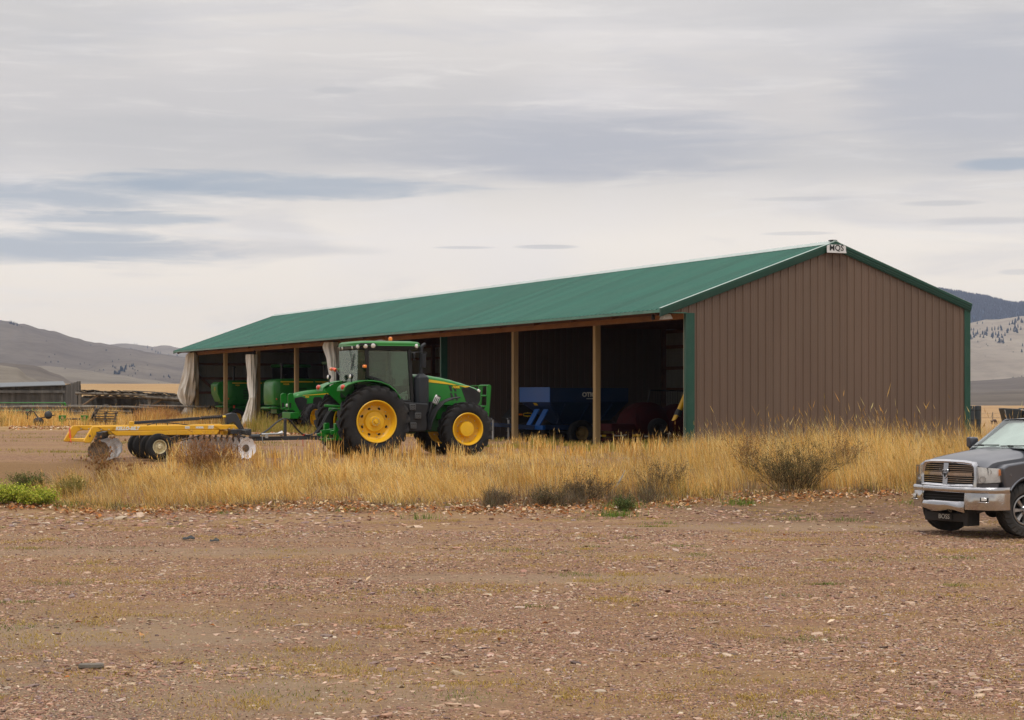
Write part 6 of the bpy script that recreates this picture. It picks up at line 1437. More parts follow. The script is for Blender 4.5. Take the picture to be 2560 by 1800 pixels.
# ------------------------------------------------------------------ implements in the near bays
M_blue = mat('blue_machine_paint', (0.004, 0.030, 0.105), 0.42, var=0.15, vscale=1.2, dust=0.25, dustcol=(0.05, 0.06, 0.09), dscale=1.5, coat=0.3)
M_redp = mat('red_machine_paint', (0.035, 0.002, 0.003), 0.85, var=0.25, dust=0.2, dustcol=(0.03, 0.012, 0.010), spec=0.12)
M_oldrim = mat('dusty_yellow_rim', (0.36, 0.24, 0.08), 0.6, var=0.25, dust=0.5, dustcol=(0.18, 0.13, 0.07), dscale=5)
def bay_empty(name, bx_, by_, bz_):   # local x points out of the shed front, local y towards the near gable
    p = shed_M @ Vector((bx_, by_, bz_)); return empty(name, p, 113.8 + 90)
def spreader():
    S_ = bay_empty('grain_spreader', 15.3, -2.8, -0.24)
    tag(S_, 'dark blue hopper trailer with its end panel coloured as if lit, parked between the two near shed posts', 'trailer')
    # hopper: upright rim, then sides and front sloping in to the floor
    mb = MB()
    def rg(x, hw, z): return [(x[0], -hw, z), (x[1], -hw, z), (x[1], hw, z), (x[0], hw, z)]
    mb.loft([rg((-1.75, 0.10), 0.5, 0.84), rg((-2.25, 1.05), 1.4, 1.69), rg((-2.25, 1.05), 1.4, 2.22)], caps=False)
    mb.loft([rg((-1.70, 0.05), 0.46, 0.88), rg((-2.20, 1.0), 1.36, 1.70), rg((-2.20, 1.0), 1.36, 2.22)], caps=False); mb.loft([rg((-2.25, 1.05), 1.4, 2.22), rg((-2.20, 1.0), 1.36, 2.22)], caps=False)
    hp = mb.build('hopper', M_blue, S_)
    mb = MB()
    for x in (-1.6, -0.6, 0.4): mb.bar((x, 1.38, 1.62), (x * 0.9, 0.52, 0.86), 0.06, 0.08)
    mb.bar((1.02, 1.36, 1.64), (0.12, 0.50, 0.84), 0.06, 0.06); mb.build('hopper_rib', M_blue, hp)
    mb = MB(); mb.bx(1.055, 1.075, -1.40, 1.40, 1.68, 2.25); ch = mb.build('front_panel', mat('lit_blue_paint', (0.006, 0.085, 0.33), 0.4, var=0.12, vscale=0.8, spec=0.25), S_, bevel=0.004)  # brighter copy of the trailer blue, light painted onto the outward-facing faces
    mb = MB(); mb.loft([[(1.03, y, 1.64), (1.035, y, 1.645), (0.96, y, 1.56), (0.955, y, 1.555)] for y in (-0.22, 0.10)]); mb.build('warning_label', M_ylet, hp)
    for y in (0.62, -0.20):
        mb = MB(); mb.bar((0.86, y, 1.40), (1.22, y, 0.80), 0.42, 0.04); mb.build('strut', MATS['lit_blue_paint'], S_, bevel=0.006)
    mb = MB(); mb.bx(1.18, 1.30, -1.25, 1.25, 0.64, 0.80); mb.build('front_beam', MATS['lit_blue_paint'], S_, bevel=0.008)
    mb = MB(); mb.bx(-2.2, 1.18, 0.45, 0.60, 0.62, 0.80); mb.bx(-2.2, 1.18, -0.60, -0.45, 0.62, 0.80); mb.bar((1.3, 0.5, 0.72), (3.2, 0, 0.86), 0.10, 0.14); mb.bar((1.3, -0.5, 0.72), (3.2, 0, 0.86), 0.10, 0.14); mb.bx(3.1, 3.45, -0.06, 0.06, 0.80, 0.90)
    mb.build('frame', M_blue, S_, bevel=0.008)
    for x in (2.2, 2.85):
        mb = MB(); mb.tube([(x, 0.12, 0.16), (x, 0.12, 1.02)], 0.045, 8); mb.tube([(x, 0.12, 0.02), (x, 0.12, 0.2)], 0.035, 8); mb.bx(x - 0.09, x + 0.09, 0.16, 0.34, 0.0, 0.02); mb.tube([(x, 0.12, 1.0), (x + 0.12, 0.25, 1.05)], 0.015, 6); mb.build('parking_jack', M_gmetal, S_)
    for k in range(3):
        mb = MB(); q = [(3.2, 0.1, 0.9), (3.0, 0.1 + .05 * k, 1.18 + .06 * k), (2.9, 0.2, 1.1), (2.6, 0.3, 0.82), (2.2, 0.5, 0.80), (1.7, 0.7, 0.9)]; mb.tube(q, 0.016, 6); mb.build('hydraulic_hose', M_rub, S_)
    rm = [(0.27, 0.06), (0.285, 0.09), (0.27, 0.10), (0.25, 0.03), (0.23, -0.04), (0.12, -0.05), (0.10, 0.05), (0.08, 0.08), (0, 0.08)]
    for x in (-0.33, -1.40):
        for s in (-1, 1): wheel(S_, (x, s * 1.18, 0.50), 0.50, 0.34, 0.275, s, M_oldrim, rm, 20, 0.0)
    mb = MB(); mb.bx(-1.5, -0.2, 0.6, 0.78, 0.42, 0.62); mb.bx(-1.5, -0.2, -0.78, -0.6, 0.42, 0.62); mb.tube([(-0.33, -0.9, 0.5), (-0.33, 0.9, 0.5)], 0.06, 8); mb.tube([(-1.4, -0.9, 0.5), (-1.4, 0.9, 0.5)], 0.06, 8); mb.build('axle', M_frame, S_)
    mb = MB(); mb.bx(-0.86, -0.46, 1.402, 1.407, 1.80, 1.825); mb.build('small_print', M_white, hp)
    text_mesh('OTICO', 0.235, M_white, hp, frameM((-0.66, 1.406, 1.96), (-1, 0, 0), (0, 0, 1)), bold=0.012)
spreader()
def mower():
    W_ = bay_empty('mower_conditioner', 7.5, -2.5, -0.24)
    tag(W_, 'dark red hay mower with white-lettered drawbar standing behind the nearest shed post', 'mower')
    mb = MB(); mb.bar((2.0, 0, 0.58), (-0.35, 0, 0.53), 0.12, 0.11); mb.bar((-0.35, 0, 0.53), (-1.7, 0, 0.48), 0.10, 0.13); mb.build('drawbar', M_redp, W_, bevel=0.008)
    mb = MB()
    for k, hh in enumerate((.05, .034, .034, .036, .034, .034, .036, .034)): mb.box((1.30 - 0.04 * k, 0.064, 0.55 + hh / 2 - 0.017), (0.026, 0.004, hh), (0, -0.25, 0))
    mb.build('lettering', M_white, W_)
    text_mesh('DV', 0.085, M_white, W_, frameM((0.92, 0.064, 0.562), (-1, 0, 0), (0, 0, 1)), bold=0.002, shear=0.2)
    for x0, x1, m_ in ((1.93, 1.82, M_white), (1.80, 1.64, M_ylet), (0.62, 0.30, M_ylet)):
        mb = MB(); mb.bx(x1, x0, 0.062, 0.066, 0.52, 0.585); mb.build('decal', m_, W_)
    mb = MB(); mb.bx(-0.20, 0.25, -0.1, 0.10, 0.44, 0.60); bx_ = mb.build('gearbox', M_frame, W_, bevel=0.02)
    mb = MB(); mb.bx(0.02, 0.18, 0.101, 0.104, 0.505, 0.545); mb.build('decal', M_white, bx_)
    mb = MB(); mb.bx(-0.30, -0.26, 0.066, 0.08, 0.48, 0.57); mb.build('reflector', M_amber, W_)
    mb = MB(); mb.tube([(-0.78, 0.1, 0.62), (-0.76, 0.1, 0.06)], 0.028, 8); mb.bx(-0.9, -0.62, 0.0, 0.2, 0.0, 0.06); mb.tube([(-0.7, 0.1, 0.60), (-0.86, 0.1, 0.64), (-0.88, 0.1, 0.5)], 0.012, 6); mb.build('parking_jack', M_gmetal, W_)
    # shields: two bulging hoods
    for x0, x1, zt, y0 in ((0.3, -1.3, 1.70, -1.9), (-1.0, -2.4, 1.64, -1.6)):
        mb = MB(); rings = []
        for t in np.linspace(0, 1, 9):
            x = lerp(x0, x1, t); h = zt * (0.55 + 0.45 * math.sin(math.pi * (0.12 + 0.80 * t)) ** 0.7); wv = 1.0
            rings.append([(x, y0, 0.35), (x, y0 + 0.1, h * 0.75), (x, y0 + 0.4, h), (x, y0 + 1.2, h), (x, y0 + 1.6, h * 0.72), (x, y0 + 1.7, 0.35)])
        mb.loft(rings); mb.build('shield', M_redp, W_, bevel=0.03, seg=2, sharp=50)
    mb = MB(); mb.prism([(0.52, 1.30), (0.38, 1.30), (0.25, 0.75), (0.45, 0.75)], 0.0, 0.08, 'y'); mb.bx(-1.8, 0.9, -1.8, -0.3, 0.30, 0.42); mb.bx(0.4, 1.3, -1.2, -0.2, 0.7, 0.95); mb.build('mower_frame', M_redp, W_, bevel=0.01)
    wheel(W_, (-0.42, -0.02, 0.78), 0.36, 0.26, 0.2, 1, M_frame, [(0.19, 0.05), (0.2, 0.08), (0.18, 0.08), (0.1, 0.0), (0, 0.02)], 18, 0.0)
    wheel(W_, (-1.7, -0.1, 0.40), 0.40, 0.28, 0.2, 1, M_frame, [(0.19, 0.05), (0.2, 0.08), (0.18, 0.08), (0.1, 0.0), (0, 0.02)], 18, 0.0)
    mb = MB()
    mb.tube([(-0.65, -1.2, 1.7), (-0.75, -1.2, 2.12), (-2.2, -1.2, 2.10), (-2.3, -1.2, 1.6)], 0.03, 6)
    for k in range(14): mb.tube([(-0.85 - 0.1 * k, -1.2, 1.66), (-0.85 - 0.1 * k, -1.2, 2.1)], 0.008, 4)
    mb.build('guard_rack', M_frame, W_)
mower()
def auger():
    A = empty('grain_auger', shed_M @ Vector((2.5, -0.92, -0.35)), 113.8 - 90)   # local x: into the shed
    tag(A, 'yellow grain auger tube slanting out from behind the green corner post', 'auger')
    mb = MB(); mb.tube([(0.06, 0, 1.50), (0.55, 0, 2.55), (1.8, 0, 5.2 - 1.5)], 0.085, 14); mb.build('tube', M_ylet if False else M_yellow, A)
    mb = MB(); mb.tube([(0.02, 0, 1.40), (0.10, 0, 1.58)], 0.105, 12); mb.build('collar', M_rub, A)
    mb = MB(); mb.loft([[(0.0 + 0.085 * math.cos(a), 0.085 * math.sin(a), 1.43) for a in np.linspace(0, 6.28, 11)[:-1]], [(-0.10 + 0.07 * math.cos(a), 0.09 * math.sin(a), 1.27 + 0.03 * math.cos(a)) for a in np.linspace(0, 6.28, 11)[:-1]]]); mb.build('spout', M_yellow, A)
    mb = MB(); mb.tube([(0.9, 0, 2.75), (1.3, -0.5, 0.02)], 0.03, 6); mb.tube([(0.9, 0, 2.75), (1.3, 0.5, 0.02)], 0.03, 6); mb.tube([(1.7, 0, 3.6), (2.6, 0, 0.02)], 0.03, 6); mb.bx(2.4, 2.8, -0.2, 0.2, 0.0, 0.06); mb.build('stand', M_frame, A)
auger()
def sprayer():
    I_ = bay_empty('implement', 17.6, -2.3, -0.24)
    tag(I_, 'black implement with two amber lamps and a yellow badge behind the blue trailer', 'implement')
    mb = MB(); mb.loft([[(-0.5, -0.4, 0.5), (0.6, -0.4, 0.5), (0.6, 0.4, 0.5), (-0.5, 0.4, 0.5)], [(-0.6, -0.5, 1.3), (0.75, -0.5, 1.05), (0.75, 0.5, 1.05), (-0.6, 0.5, 1.3)], [(-0.5, -0.4, 1.65), (0.3, -0.4, 1.55), (0.3, 0.4, 1.55), (-0.5, 0.4, 1.65)]]); mb.build('body', M_frame, I_, bevel=0.02)
    for x in (0.36, -0.24):
        mb = MB(); mb.bx(x - 0.07, x + 0.07, 0.51, 0.56, 1.16, 1.22); mb.build('marker_lamp', M_amber, I_)
    mb = MB(); mb.prism([(-0.13, 1.13), (0.03, 1.10), (0.05, 1.08), (0.07, 1.10), (0.23, 1.13), (0.23, 1.24), (0.07, 1.26), (0.05, 1.28), (0.03, 1.26), (-0.13, 1.24)], 0.512, 0.52, 'y'); bd = mb.build('badge', M_ylet, I_)
    mb = MB(); mb.bx(-0.11, 0.21, 0.521, 0.525, 1.145, 1.225); mb.build('badge_centre', M_frame, bd)
    mb = MB(); mb.tube([(0.35, 0.45, 1.68), (0.25, 0.45, 1.75)], 0.03, 6); mb.build('grab_handle', M_steel, I_)
    for y in (-0.35, 0.35):
        mb = MB(); mb.lathe([(0.26, -0.08), (0.28, -0.05), (0.28, 0.05), (0.26, 0.08)], (0, y, 0.28), (0, 1, 0), 20); mb.build('wheel', M_tyre, I_)
sprayer()
# timber skids on the shed floor
for k, (bx_, by_, ln) in enumerate(((16.6, -0.5, 2.3), (17.4, -0.9, 2.6))):
    p = shed_M @ Vector((bx_, by_, 0.02 - 0.16))
    mb = MB(); mb.bx(-ln / 2, ln / 2, -0.07, 0.07, 0.0, 0.13)
    o = mb.build('timber', M_wood, None, bevel=0.008); o.location = p; o.rotation_euler = (0, 0, R(23.8))
    tag(o, ('front' if k == 0 else 'rear') + ' one of two squared timbers on the ground left of the blue trailer', 'timber', 'timbers by the blue trailer')
# ------------------------------------------------------------------ the old stock yard at far left
M_board = mat('weathered_grey_board', (0.105, 0.100, 0.092), 0.9, var=0.45, vscale=2.5, bump=0.5, bscale=18, dust=0.5, dustcol=(0.045, 0.04, 0.035), dscale=1.5, stretch=(1, 1, 0.12))
M_board2 = mat('weathered_brown_board', (0.16, 0.115, 0.075), 0.9, var=0.35, vscale=2.5, bump=0.4, bscale=18, stretch=(1, 1, 0.12))
M_rail = mat('weathered_rail', (0.165, 0.145, 0.12), 0.9, var=0.4, vscale=3, bump=0.4, bscale=20, dust=0.4, dustcol=(0.06, 0.05, 0.04))
M_tin = mat('old_tin_roof', (0.13, 0.145, 0.16), 0.6, 0.2, var=0.2, dust=0.3, dustcol=(0.22, 0.17, 0.12))
def P(px, py, Y): return Vector(((px - 1280) / 4800 * Y, Y, EYE + (987 - py) / 4800 * Y))
def PX(px, Y): return (px - 1280) / 4800 * Y
def board_wall(mb, p0, p1, top, bottom, wd, rnd, gap=0.03, skip=()):
    """vertical boards of uneven height from p0 to p1 (x,y)"""
    p0, p1 = Vector((*p0, 0)), Vector((*p1, 0)); L_ = (p1 - p0).length; d = (p1 - p0).normalized(); n_ = Vector((-d.y, d.x, 0)); s = 0; k = 0
    while s < L_:
        w_ = wd * rnd.uniform(0.7, 1.25); zt = top(s / L_) + rnd.uniform(-.05, .04); zb = bottom
        if not any(a < s + w_ / 2 < b for a, b, _, _ in skip):
            c = p0 + d * (s + w_ / 2) + n_ * rnd.uniform(-.02, .02); mb.bar((c.x, c.y, zb), (c.x, c.y, zt), w_ - gap * rnd.random(), 0.025, (n_.x, n_.y, 0))
        else:
            for a, b, z0, z1 in skip:
                if a < s + w_ / 2 < b:
                    c = p0 + d * (s + w_ / 2)
                    mb.bar((c.x, c.y, zb), (c.x, c.y, z0), w_ - gap, 0.025, (n_.x, n_.y, 0)); mb.bar((c.x, c.y, z1), (c.x, c.y, zt), w_ - gap, 0.025, (n_.x, n_.y, 0))
        s += w_; k += 1
def sheds():
    rnd = random.Random(11)
    # closed shed with tin roof
    Y0 = 130.0; x0, x1 = PX(-190, Y0), PX(157, Y0)
    A = empty('cattle_shed', ((x0 + x1) / 2, Y0, -0.1)); tag(A, 'low closed shed of weathered grey boards with a tin roof, far left', 'shed')
    ox, oy = (x0 + x1) / 2, Y0; hw = (x1 - x0) / 2
    top = lambda t: lerp(1.62 + 13 / 4800 * Y0, 1.62 + 23.0 / 4800 * Y0, t) + 0.1
    mb = MB(); hx = PX(79, Y0) - ox + hw
    board_wall(mb, (-hw, 0), (hw, 0), top, 0, 0.26, rnd, 0.010, skip=[(hx - 0.06, hx + 0.06, 1.0, 1.45)])
    A_w = mb.build('front_wall', M_board, A)
    mb = MB(); board_wall(mb, (hw, 0.02), (hw, 5.0), lambda t: top(1) + 0.35 * t, 0, 0.24, rnd); mb.build('side_wall', M_board, A)
    mb = MB(); board_wall(mb, (-hw, 0.02), (-hw, 5.0), lambda t: top(0) + 0.35 * t, 0, 0.24, rnd); mb.build('side_wall', M_board, A)
    mb = MB(); board_wall(mb, (-hw, 5.0), (hw, 5.0), lambda t: 2.4, 0, 0.26, rnd, -0.02); mb.build('back_wall', M_board, A)
    mb = MB(); mb.loft([[(-hw - 0.3, -0.3, top(0) - 0.02), (hw + 0.25, -0.3, top(1) + 0.01), (hw + 0.25, -0.3, top(1) + 0.06), (-hw - 0.3, -0.3, top(0) + 0.03)], [(-hw - 0.3, 5.2, top(0) + 0.35), (hw * 0.75, 5.2, top(1) + 0.30), (hw * 0.75, 5.2, top(1) + 0.34), (-hw - 0.3, 5.2, top(0) + 0.40)]]); mb.build('roof', M_tin, A)
    mb = MB(); mb.bx(-hw - 0.3, hw + 0.2, -0.27, -0.22, top(0) - 0.22, top(0) - 0.05); mb.bar((hw - 0.02, -0.1, 0), (hw - 0.02, -0.1, top(1) - 0.05), 0.14, 0.12); mb.build('eave_board', M_board, A)
    # open-fronted shed, sagging roof
    Y1 = 124.0; xa, xb = PX(193, Y1), PX(480, Y1)
    B_ = empty('open_shed', (xa, Y1, -0.1)); tag(B_, 'low open-fronted timber shed with a ragged sagging board roof', 'shed')
    L_ = xb - xa; rt = lambda x: interp([(0, 1.62 + 11.5 / 4800 * Y1), (L_ * .45, 1.62 + 9 / 4800 * Y1), (L_ * .75, 1.62 + 3 / 4800 * Y1), (L_, 1.62 - 3 / 4800 * Y1)], x) + 0.1
    mb = MB(); board_wall(mb, (-0.95, 4.2), (0, 0), lambda t: lerp(1.75, 2.0, t), 0, 0.20, rnd); mb.build('side_wall', M_board, B_)
    mb = MB(); board_wall(mb, (-0.9, 4.2), (L_, 4.2), lambda t: 1.62 - 0.1 * t, 0, 0.26, rnd, -0.03); mb.build('back_wall', M_board, B_)
    mb = MB()
    for k in range(46):
        x = k * L_ / 45.0; z = rt(x); dz = rnd.uniform(-.05, .05)
        if rnd.random() < 0.07 and x > L_ * 0.35: continue
        ln = rnd.uniform(3.4, 4.6) if x > L_ * .3 else 4.4
        mb.bar((x, -0.25 + rnd.uniform(-.15, .25), z + dz), (x + rnd.uniform(-.1, .1), ln, z - 0.28 + dz), L_ / 45 * rnd.uniform(.8, 1.15), 0.03)
    for k in range(14):     # loose boards lying along the eave
        x = rnd.uniform(L_ * .3, L_ - 0.5); z = rt(x) + 0.03
        mb.bar((x, rnd.uniform(-.2, 1.5), z), (x + rnd.uniform(.4, 1.2), rnd.uniform(-.2, 1.5), rt(min(L_, x + .8)) + 0.04), 0.2, 0.03)
    mb.build('roof', M_board, B_)
    mb = MB(); xs = np.linspace(-0.1, L_, 8); mb.tube([(x, -0.05, rt(min(x, L_)) - 0.20) for x in xs], 0.09, 8); mb.tube([(L_ * .60, -0.2, rt(L_ * .6) - 0.30), (L_, -0.15, rt(L_) - 0.26)], 0.08, 8); mb.tube([(x, 2.2, rt(min(x, L_)) - 0.42) for x in xs], 0.08, 8)
    for k in range(13): x = 0.6 + k * L_ / 13.5; mb.tube([(x, -0.1, rt(x) - 0.09), (x, 4.1, rt(x) - 0.35)], 0.06, 6)
    mb.build('log_beam', M_rail, B_)
    for x in (0.18, L_ * .63, L_ - 0.1):
        mb = MB(); mb.tube([(x, 0, 0), (x, 0, rt(x) - 0.25)], 0.11, 8); mb.build('post', M_rail, B_)
    mb = MB(); mb.tube([(0.2, 0.05, 0.95), (1.35, 0.05, rt(1.3) - 0.28)], 0.075, 6); mb.tube([(L_ * .63, 0.03, 1.0), (L_ * .75, 0.03, rt(L_ * .75) - 0.3)], 0.07, 6); mb.build('brace', M_board2, B_)
sheds()
# rail fence in front of the sheds
def rail_fence():
    Yf = 114.0; g = -0.1
    F_ = empty('rail_fence', (PX(240, Yf), Yf, g)); tag(F_, 'weathered log rail fence with leaning posts in front of the old sheds', 'fence')
    ox = PX(240, Yf)
    Z = lambda py: 1.62 + (987 - py) / 4800 * Yf - g
    rn = random.Random(4)
    for px, top, w_ in ((-60, 1012, .2), (60, 1014, .2), (171, 1011, .24), (266, 1010.5, .26), (325, 1024, .2), (354, 1013.5, .2), (446, 1013, .24), (520, 1015, .22)):
        mb = MB(); x = PX(px, Yf) - ox; mb.tube([(x, 0, -0.1), (x + rn.uniform(-.05, .05), 0.02, Z(top))], w_ / 2, 8); mb.build('post', M_rail, F_)
    for a, za, b, zb, r_ in ((-80, 1018, 170, 1017.5, .09), (172, 1016.5, 268, 1017.5, .10), (266, 1017, 384, 1019, .085), (349, 1013.5, 525, 1017.5, .06), (172, 1014.2, 262, 1015, .04), (185, 1021, 330, 1029, .06), (180, 1030, 262, 1030.5, .05), (262, 1029.5, 322, 1029.5, .05), (190, 1037, 345, 1037, .05), (340, 1033, 450, 1036, .04), (-80, 1028, 165, 1028, .05), (345, 1041, 520, 1042, .045)):
        mb = MB(); xa, xb = PX(a, Yf) - ox, PX(b, Yf) - ox; n_ = 6
        mb.tube([(lerp(xa, xb, t), -0.13 + rn.uniform(-.02, .02), lerp(Z(za), Z(zb), t) + rn.uniform(-.015, .015)) for t in np.linspace(0, 1, n_)], [r_ * rn.uniform(.85, 1.1) for _ in range(n_)], 7); mb.build('rail', M_rail, F_)
rail_fence()
# green pipe gate
mb = MB(); Yg = 118.0; gx = PX(40, Yg)
G_ = empty('pipe_gate', (gx, Yg, -0.1)); tag(G_, 'long green pipe gate standing in front of the closed shed', 'gate')
Zg = lambda py: 1.62 + (987 - py) / 4800 * Yg + 0.1
xl, xr = PX(-120, Yg) - gx, PX(163, Yg) - gx
for py in (1007, 1016, 1026, 1036): mb.tube([(xl, 0, Zg(py) + .0), (xr - 0.06, 0, Zg(py))], 0.032, 7)
for px in (-60, 83, 155): mb.bar((PX(px, Yg) - gx, 0.0, Zg(1007)), (PX(px, Yg) - gx, 0, 0.35), 0.05, 0.05)
mb.tube([(xr - 0.1, 0, Zg(1007)), (xr - 0.02, 0, Zg(1008.5)), (xr, 0, Zg(1011)), (xr, 0, Zg(1027))], 0.07, 8)
mb.build('bars', M_green, G_)
# stack of pallets
pal = None
for k in range(6):
    mb = MB(); tw = 0.05 * math.sin(k * 2.1)
    for i in range(6): mb.bx(-0.60, 0.60, -0.5 + i * 0.185, -0.5 + i * 0.185 + 0.10, 0.105, 0.125)
    for y in (-0.45, -0.05, 0.40): mb.bx(-0.60, 0.60, y, y + 0.10, 0.0, 0.018)
    for x in (-0.60, -0.05, 0.50): mb.bx(x, x + 0.10, -0.5, 0.52, 0.02, 0.103)
    o = mb.build('pallet', M_board2 if k % 2 else M_rail, None)
    o.location = (-22.15 + 0.03 * math.sin(k * 1.7), 104.6, -0.09 + k * 0.135); o.rotation_euler = (R(1.5 * math.sin(k)), R(-0.6 * k + 2), R(10 + 4 * tw * 20))
    nm = ['bottom', 'second from the bottom', 'third from the bottom', 'third from the top', 'second from the top', 'topmost'][k]
    tag(o, 'weathered wooden pallet, %s of the stack by the rail fence' % nm, 'pallet', 'pallets stacked by the rail fence')
o = MB(); o.bar((-0.1, 0, 0.05), (0.35, 0, 1.0), 0.9, 0.05, (1, 0, 0)); lp = o.build('pallet', M_rail, None); lp.location = (-23.0, 104.9, -0.1); tag(lp, 'single wooden pallet leaning against the left side of the stack', 'pallet')
# green loader carrier lying in the grass
C_ = empty('loader_carrier', (-23.75, 104.0, -0.09)); tag(C_, 'green quick-attach carrier frame with a black cross tube in the grass', 'implement')
for x in (-0.60, 0.60):
    mb = MB(); ring = [(x + dx, z) for dx, z in ((-0.20, 0.60), (0.20, 0.60), (0.19, 0.32), (0.09, 0.22), (0.07, 0.0), (-0.12, 0.0), (-0.10, 0.22), (-0.20, 0.30))]
    mb.prism(ring, -0.05, 0.05, 'y'); pl = mb.build('side_plate', M_green, C_, bevel=0.012)
    mb = MB(); mb.lathe([(0.075, 0), (0.075, -0.012), (0, -0.012)], (x, -0.05, 0.48), (0, 1, 0), 16); mb.build('eye', mat('straw_behind', (0.36, 0.24, 0.10), 0.9) if 'straw_behind' not in MATS else MATS['straw_behind'], pl)
mb = MB(); mb.tube([(-0.45, 0, 0.40), (0.45, 0, 0.40)], 0.055, 8); mb.build('cross_tube', M_frame, C_)
for x in (-0.25, 0.22):
    mb = MB(); mb.tube([(x, 0, 0.38), (x + 0.02, 0, 0.02)], 0.022, 6); mb.build('stay', M_frame, C_)
# rusty dark scrap: tank with pipe and round drum
D_ = empty('scrap_pump', (-25.6, 103.6, -0.09)); tag(D_, 'dark rusty pump with bent pipe and round drum in the grass', 'scrap')
M_rust = mat('dark_rust', (0.035, 0.028, 0.024), 0.8, var=0.4, vscale=6)
mb = MB(); mb.ball((0.05, 0, 0.26), (0.30, 0.25, 0.24), 14, 10); mb.lathe([(0.27, 0), (0.27, 0.05)], (0.05, 0, 0.27), (0, 0, 1), 16); mb.build('tank', M_rust, D_)
mb = MB(); mb.lathe([(0.21, -0.10), (0.21, 0.06), (0.17, 0.08), (0, 0.08)], (0.55, 0.12, 0.62), (0.25, -1, 0.25), 22); mb.build('drum', M_black, D_)
mb = MB(); mb.bar((0.0, -0.05, 0.42), (0.95, -0.05, 0.62), 0.10, 0.05); mb.build('arm', M_rust, D_)
mb = MB(); mb.tube([(-0.55, 0, 0.40), (-0.52, 0, 0.72), (-0.36, 0, 0.88), (-0.18, 0, 0.78), (0.02, 0, 0.45)], 0.028, 6); mb.tube([(-0.45, 0.1, 0.55), (-0.38, 0.1, 0.82), (-0.22, 0.1, 0.82), (0.0, 0.1, 0.5)], 0.02, 6); mb.build('pipe', M_rust, D_)

# ------------------------------------------------------------------ beyond the right corner of the shed
M_dkbin = mat('dark_steel_bin', (0.014, 0.020, 0.024), 0.6, var=0.3)
for k, (px0, px1) in enumerate(((2418, 2436), (2436.5, 2453))):
    Yb = 78.0 + k * 0.4; r_ = (px1 - px0) / 2 / 4800 * Yb
    o = empty('steel_bin', (PX((px0 + px1) / 2, Yb), Yb, -0.12))
    mb = MB(); mb.lathe([(r_, 0), (r_, 1.25), (r_ * 0.9, 1.29), (0, 1.30)], (0, 0, 0), (0, 0, 1), 20); mb.build('shell', M_dkbin, o)
    mb = MB()
    for z in (0.3, 0.7, 1.1): mb.lathe([(r_ + 0.004, z), (r_ + 0.012, z + 0.02), (r_ + 0.004, z + 0.04)], (0, 0, 0), (0, 0, 1), 20, caps=False)
    mb.build('hoop', M_frame, o)
    tag(o, ('left' if k == 0 else 'right') + ' one of two upright black steel bins behind the right corner of the shed', 'bin', 'black bins behind the shed')
E_ = empty('farm_implement', (PX(2545, 71), 71.0, -0.15)); tag(E_, 'black folded farm implement showing above the pickup truck roof', 'implement')
Ze = lambda py: 1.62 + (987 - py) / 4800 * 71 + 0.15
mb = MB(); cxp = PX(2545, 71)
mb.prism([(PX(2502, 71) - cxp, Ze(1020)), (PX(2545, 71) - cxp, Ze(1022)), (PX(2546, 71) - cxp, Ze(1044)), (PX(2512, 71) - cxp, Ze(1060)), (PX(2508, 71) - cxp, Ze(1040))], -0.4, 0.4, 'y'); mb.bx(PX(2552, 71) - cxp, 1.6, -0.4, 0.4, Ze(1046), Ze(1020)); mb.bx(PX(2510, 71) - cxp, 1.6, -0.3, 0.3, 0.35, Ze(1046)); mb.build('body', M_dkbin, E_, bevel=0.03)
mb = MB(); mb.tube([(PX(2504, 71) - cxp, -0.45, Ze(1024)), (PX(2510, 71) - cxp, -0.45, Ze(1052))], 0.015, 5); mb.tube([(PX(2544, 71) - cxp, -0.42, Ze(1024)), (PX(2556, 71) - cxp, -0.42, Ze(1026)), (PX(2554, 71) - cxp, -0.42, Ze(1040))], 0.02, 5); mb.build('rod', M_gmetal, E_)
for x in (-0.2, 1.2):
    for y in (-0.4, 0.4):
        mb = MB(); mb.lathe([(0.3, -0.08), (0.34, 0), (0.3, 0.08)], (x, y, 0.33), (0, 1, 0), 20); mb.build('wheel', M_tyre, E_)
